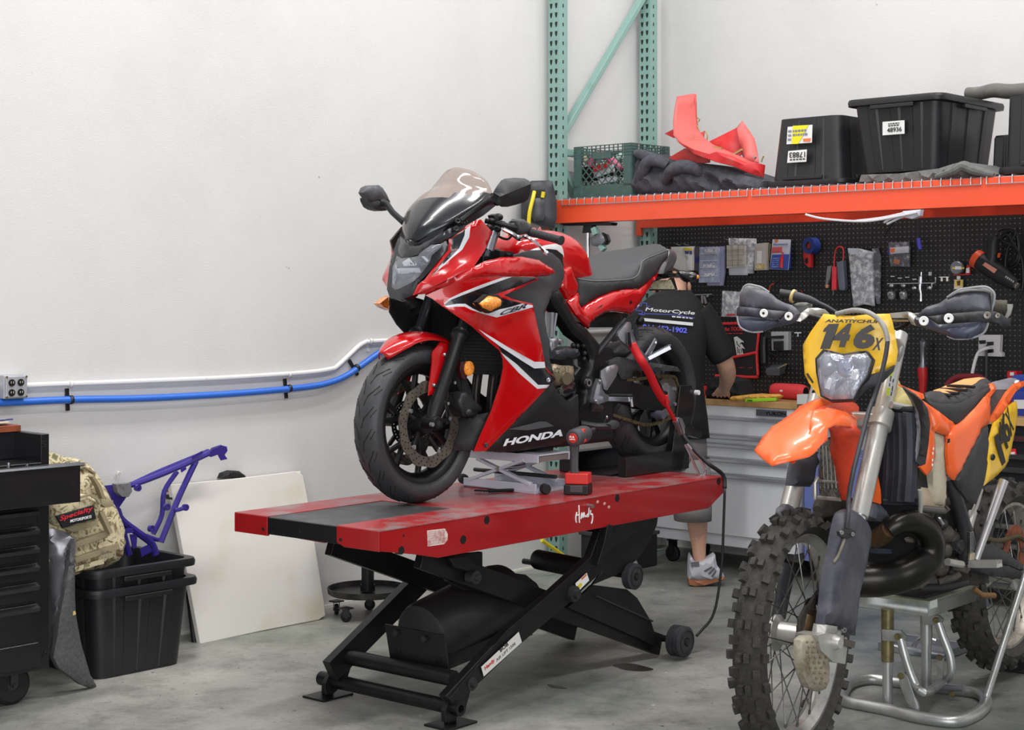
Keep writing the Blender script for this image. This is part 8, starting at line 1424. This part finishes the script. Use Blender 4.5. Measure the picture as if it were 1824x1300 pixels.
# tray on the floor behind the stand and mat
p=KF.Z(*z8(470,905),.0); f=at(KF,(p.x,p.y,0)); e=th('parts_tray','small silver metal tray on the floor behind the dirt bike stand','tray',f)
T_=lambda a,z:f.Z(*z8(*a),z); rim_=[T_(a,.035) for a in((340,880),(440,830),(600,850),(560,880),(420,905))]; B().box(-.12,.1,-.16,.14,0,.004).box(-.12,.1,-.16,-.155,0,.035).box(-.12,.1,.135,.14,0,.035).box(-.12,-.115,-.16,.14,0,.035).box(.095,.1,-.16,.14,0,.035).o('tray',mt((150,152,158),.35,.7),e,bev=.002)
B().tube([(.0,-.05,.012),(.02,.0,.06),(.0,.05,.05)],.01,8,sm=4).o('handle',STEEL,e)
p=KF.Z(*z8(900,960),0); f=at(KF,(p.x,p.y,0)); e=th('wheel_ramp','black rubber ramp block on the floor beside the dirt bike rear wheel','ramp',f); P=[f.Z(*z8(*a),0) for a in((790,1010),(985,980),(985,800),(850,860))]
B().prism([(.12,-.02,0),(.12,.2,0),(-.16,.2,0),(-.16,-.02,0)],(0,0,.0)) ; B().loft([[V((.16,.02,.0)),V((.16,.22,.0)),V((.16,.22,.012)),V((.16,.02,.012))],[V((-.22,.02,.0)),V((-.22,.22,.0)),V((-.22,.22,.12)),V((-.22,.02,.12))]]).o('ramp',BLKM,e,bev=.004)

# oil spots on the concrete
GF=Fr((0,0,0),(1,0))
for L,lab in (((( 1092,1184),(1120,1181),(1150,1187),(1164,1192),(1140,1195),(1112,1192),(1100,1188)),'dark oily stain on the concrete below the rear wheels of the red lift'),(((975,1218),(1000,1222),(1010,1226),(985,1224)),'small dark oily stain on the concrete in front of the red lift')):
    c=GF.Z(*L[0],0); f=Fr((c.x,c.y,0),(1,0)); e=th('oil_stain',lab,'stain',f); B().puff([f.Z(x,y,.002) for x,y in L],.0015,0,step=.03,sm=3,n=(0,0,1)).o('stain',mt((52,50,44),.25),e)

zk=zo(1560,660,15.4)
DG=mt((198,214,70),.4)
B().puff([KS.L(*zk(*a),yk+.034) for a in((430,0),(495,0),(520,100),(440,640),(410,740),(290,690),(300,560),(370,160))],.002,.003,.01,.02,n=(.6,.8,0)).o('fork_sticker',mt((206,206,210),.4),ks)
for L in([(425,0),(490,0),(470,130),(360,180)],[(315,450),(400,480),(375,690),(290,690)]): B().puff([KS.L(*zk(*a),yk+.038) for a in L],.001,.0,.01,.02,n=(.6,.8,0)).o('green_field',DG,ks)
for a,c in(((420,150),(400,300)),((385,345),(375,435)),((490,230),(470,320)),((465,420),(450,560)),((440,580),(420,690))): B().bar(KS.L(*zk(*a),yk+.04),KS.L(*zk(*c),yk+.04),.003,.002).o('dark_print',KK,ks)
# ---------------- groups of look-alike things ----------------
GN={'storage_tote':'black storage totes','wire_deck':'wire decks on the rack beam','parts_bag':'parts bags on the pegboard','parts_organizer':'hardware organizers on the pegboard','socket':'sockets on the tool rail','oil_stain':'oil stains on the floor','outlet_box':'wall outlet boxes'}
for o in list(sc.objects):
    k=o.name.split('.')[0]
    if o.parent is None and k in GN: o['group']=GN[k]
# ---------------- light and camera ----------------
w=bpy.data.worlds.new('World'); sc.world=w; w.use_nodes=True; bg=w.node_tree.nodes['Background']; bg.inputs[0].default_value=(.93,.96,1,1); bg.inputs[1].default_value=.36
def area(loc,tgt,sx,sy,e,col=(1,1,1)):
    l=bpy.data.lights.new('area_lamp','AREA'); l.shape='RECTANGLE'; l.size=sx; l.size_y=sy; l.energy=e; l.color=col
    o=bpy.data.objects.new('area_lamp',l); LK(o); o.location=loc; o.rotation_euler=(V(tgt)-V(loc)).to_track_quat('-Z','Y').to_euler(); o['kind']='helper'; return o
# open roller door behind the photographer
area((1.3,-2.8,2.3),(1.2,6.5,.95),6.5,4.0,310,(.97,.985,1))
# fluorescent strips under the ceiling
for x,y in((-2.2,3.6),(-.6,5.8),(1.3,3.2),(3.0,4.8),(1.4,7.0)):
    area((x,y,5.6),(x,y,0),.3,2.6,76,(1,.985,.96)).rotation_euler=(0,0,math.radians(-42))
cam=bpy.data.cameras.new('camera'); co=bpy.data.objects.new('camera',cam); LK(co); co.location=(0,0,H); co.rotation_euler=(pi/2,0,0)
cam.sensor_fit='HORIZONTAL'; cam.sensor_width=36; cam.lens=36*F/1824; cam.shift_x=(CX-912)/1824; cam.shift_y=-(650-Y0)/1824; cam.clip_start=.05
sc.camera=co
vs=sc.view_settings; vs.view_transform='Standard'; vs.look='None'; vs.gamma=1; vs.exposure=.17
sc.cycles.use_denoising=True; sc.cycles.max_bounces=8; sc.cycles.transparent_max_bounces=12
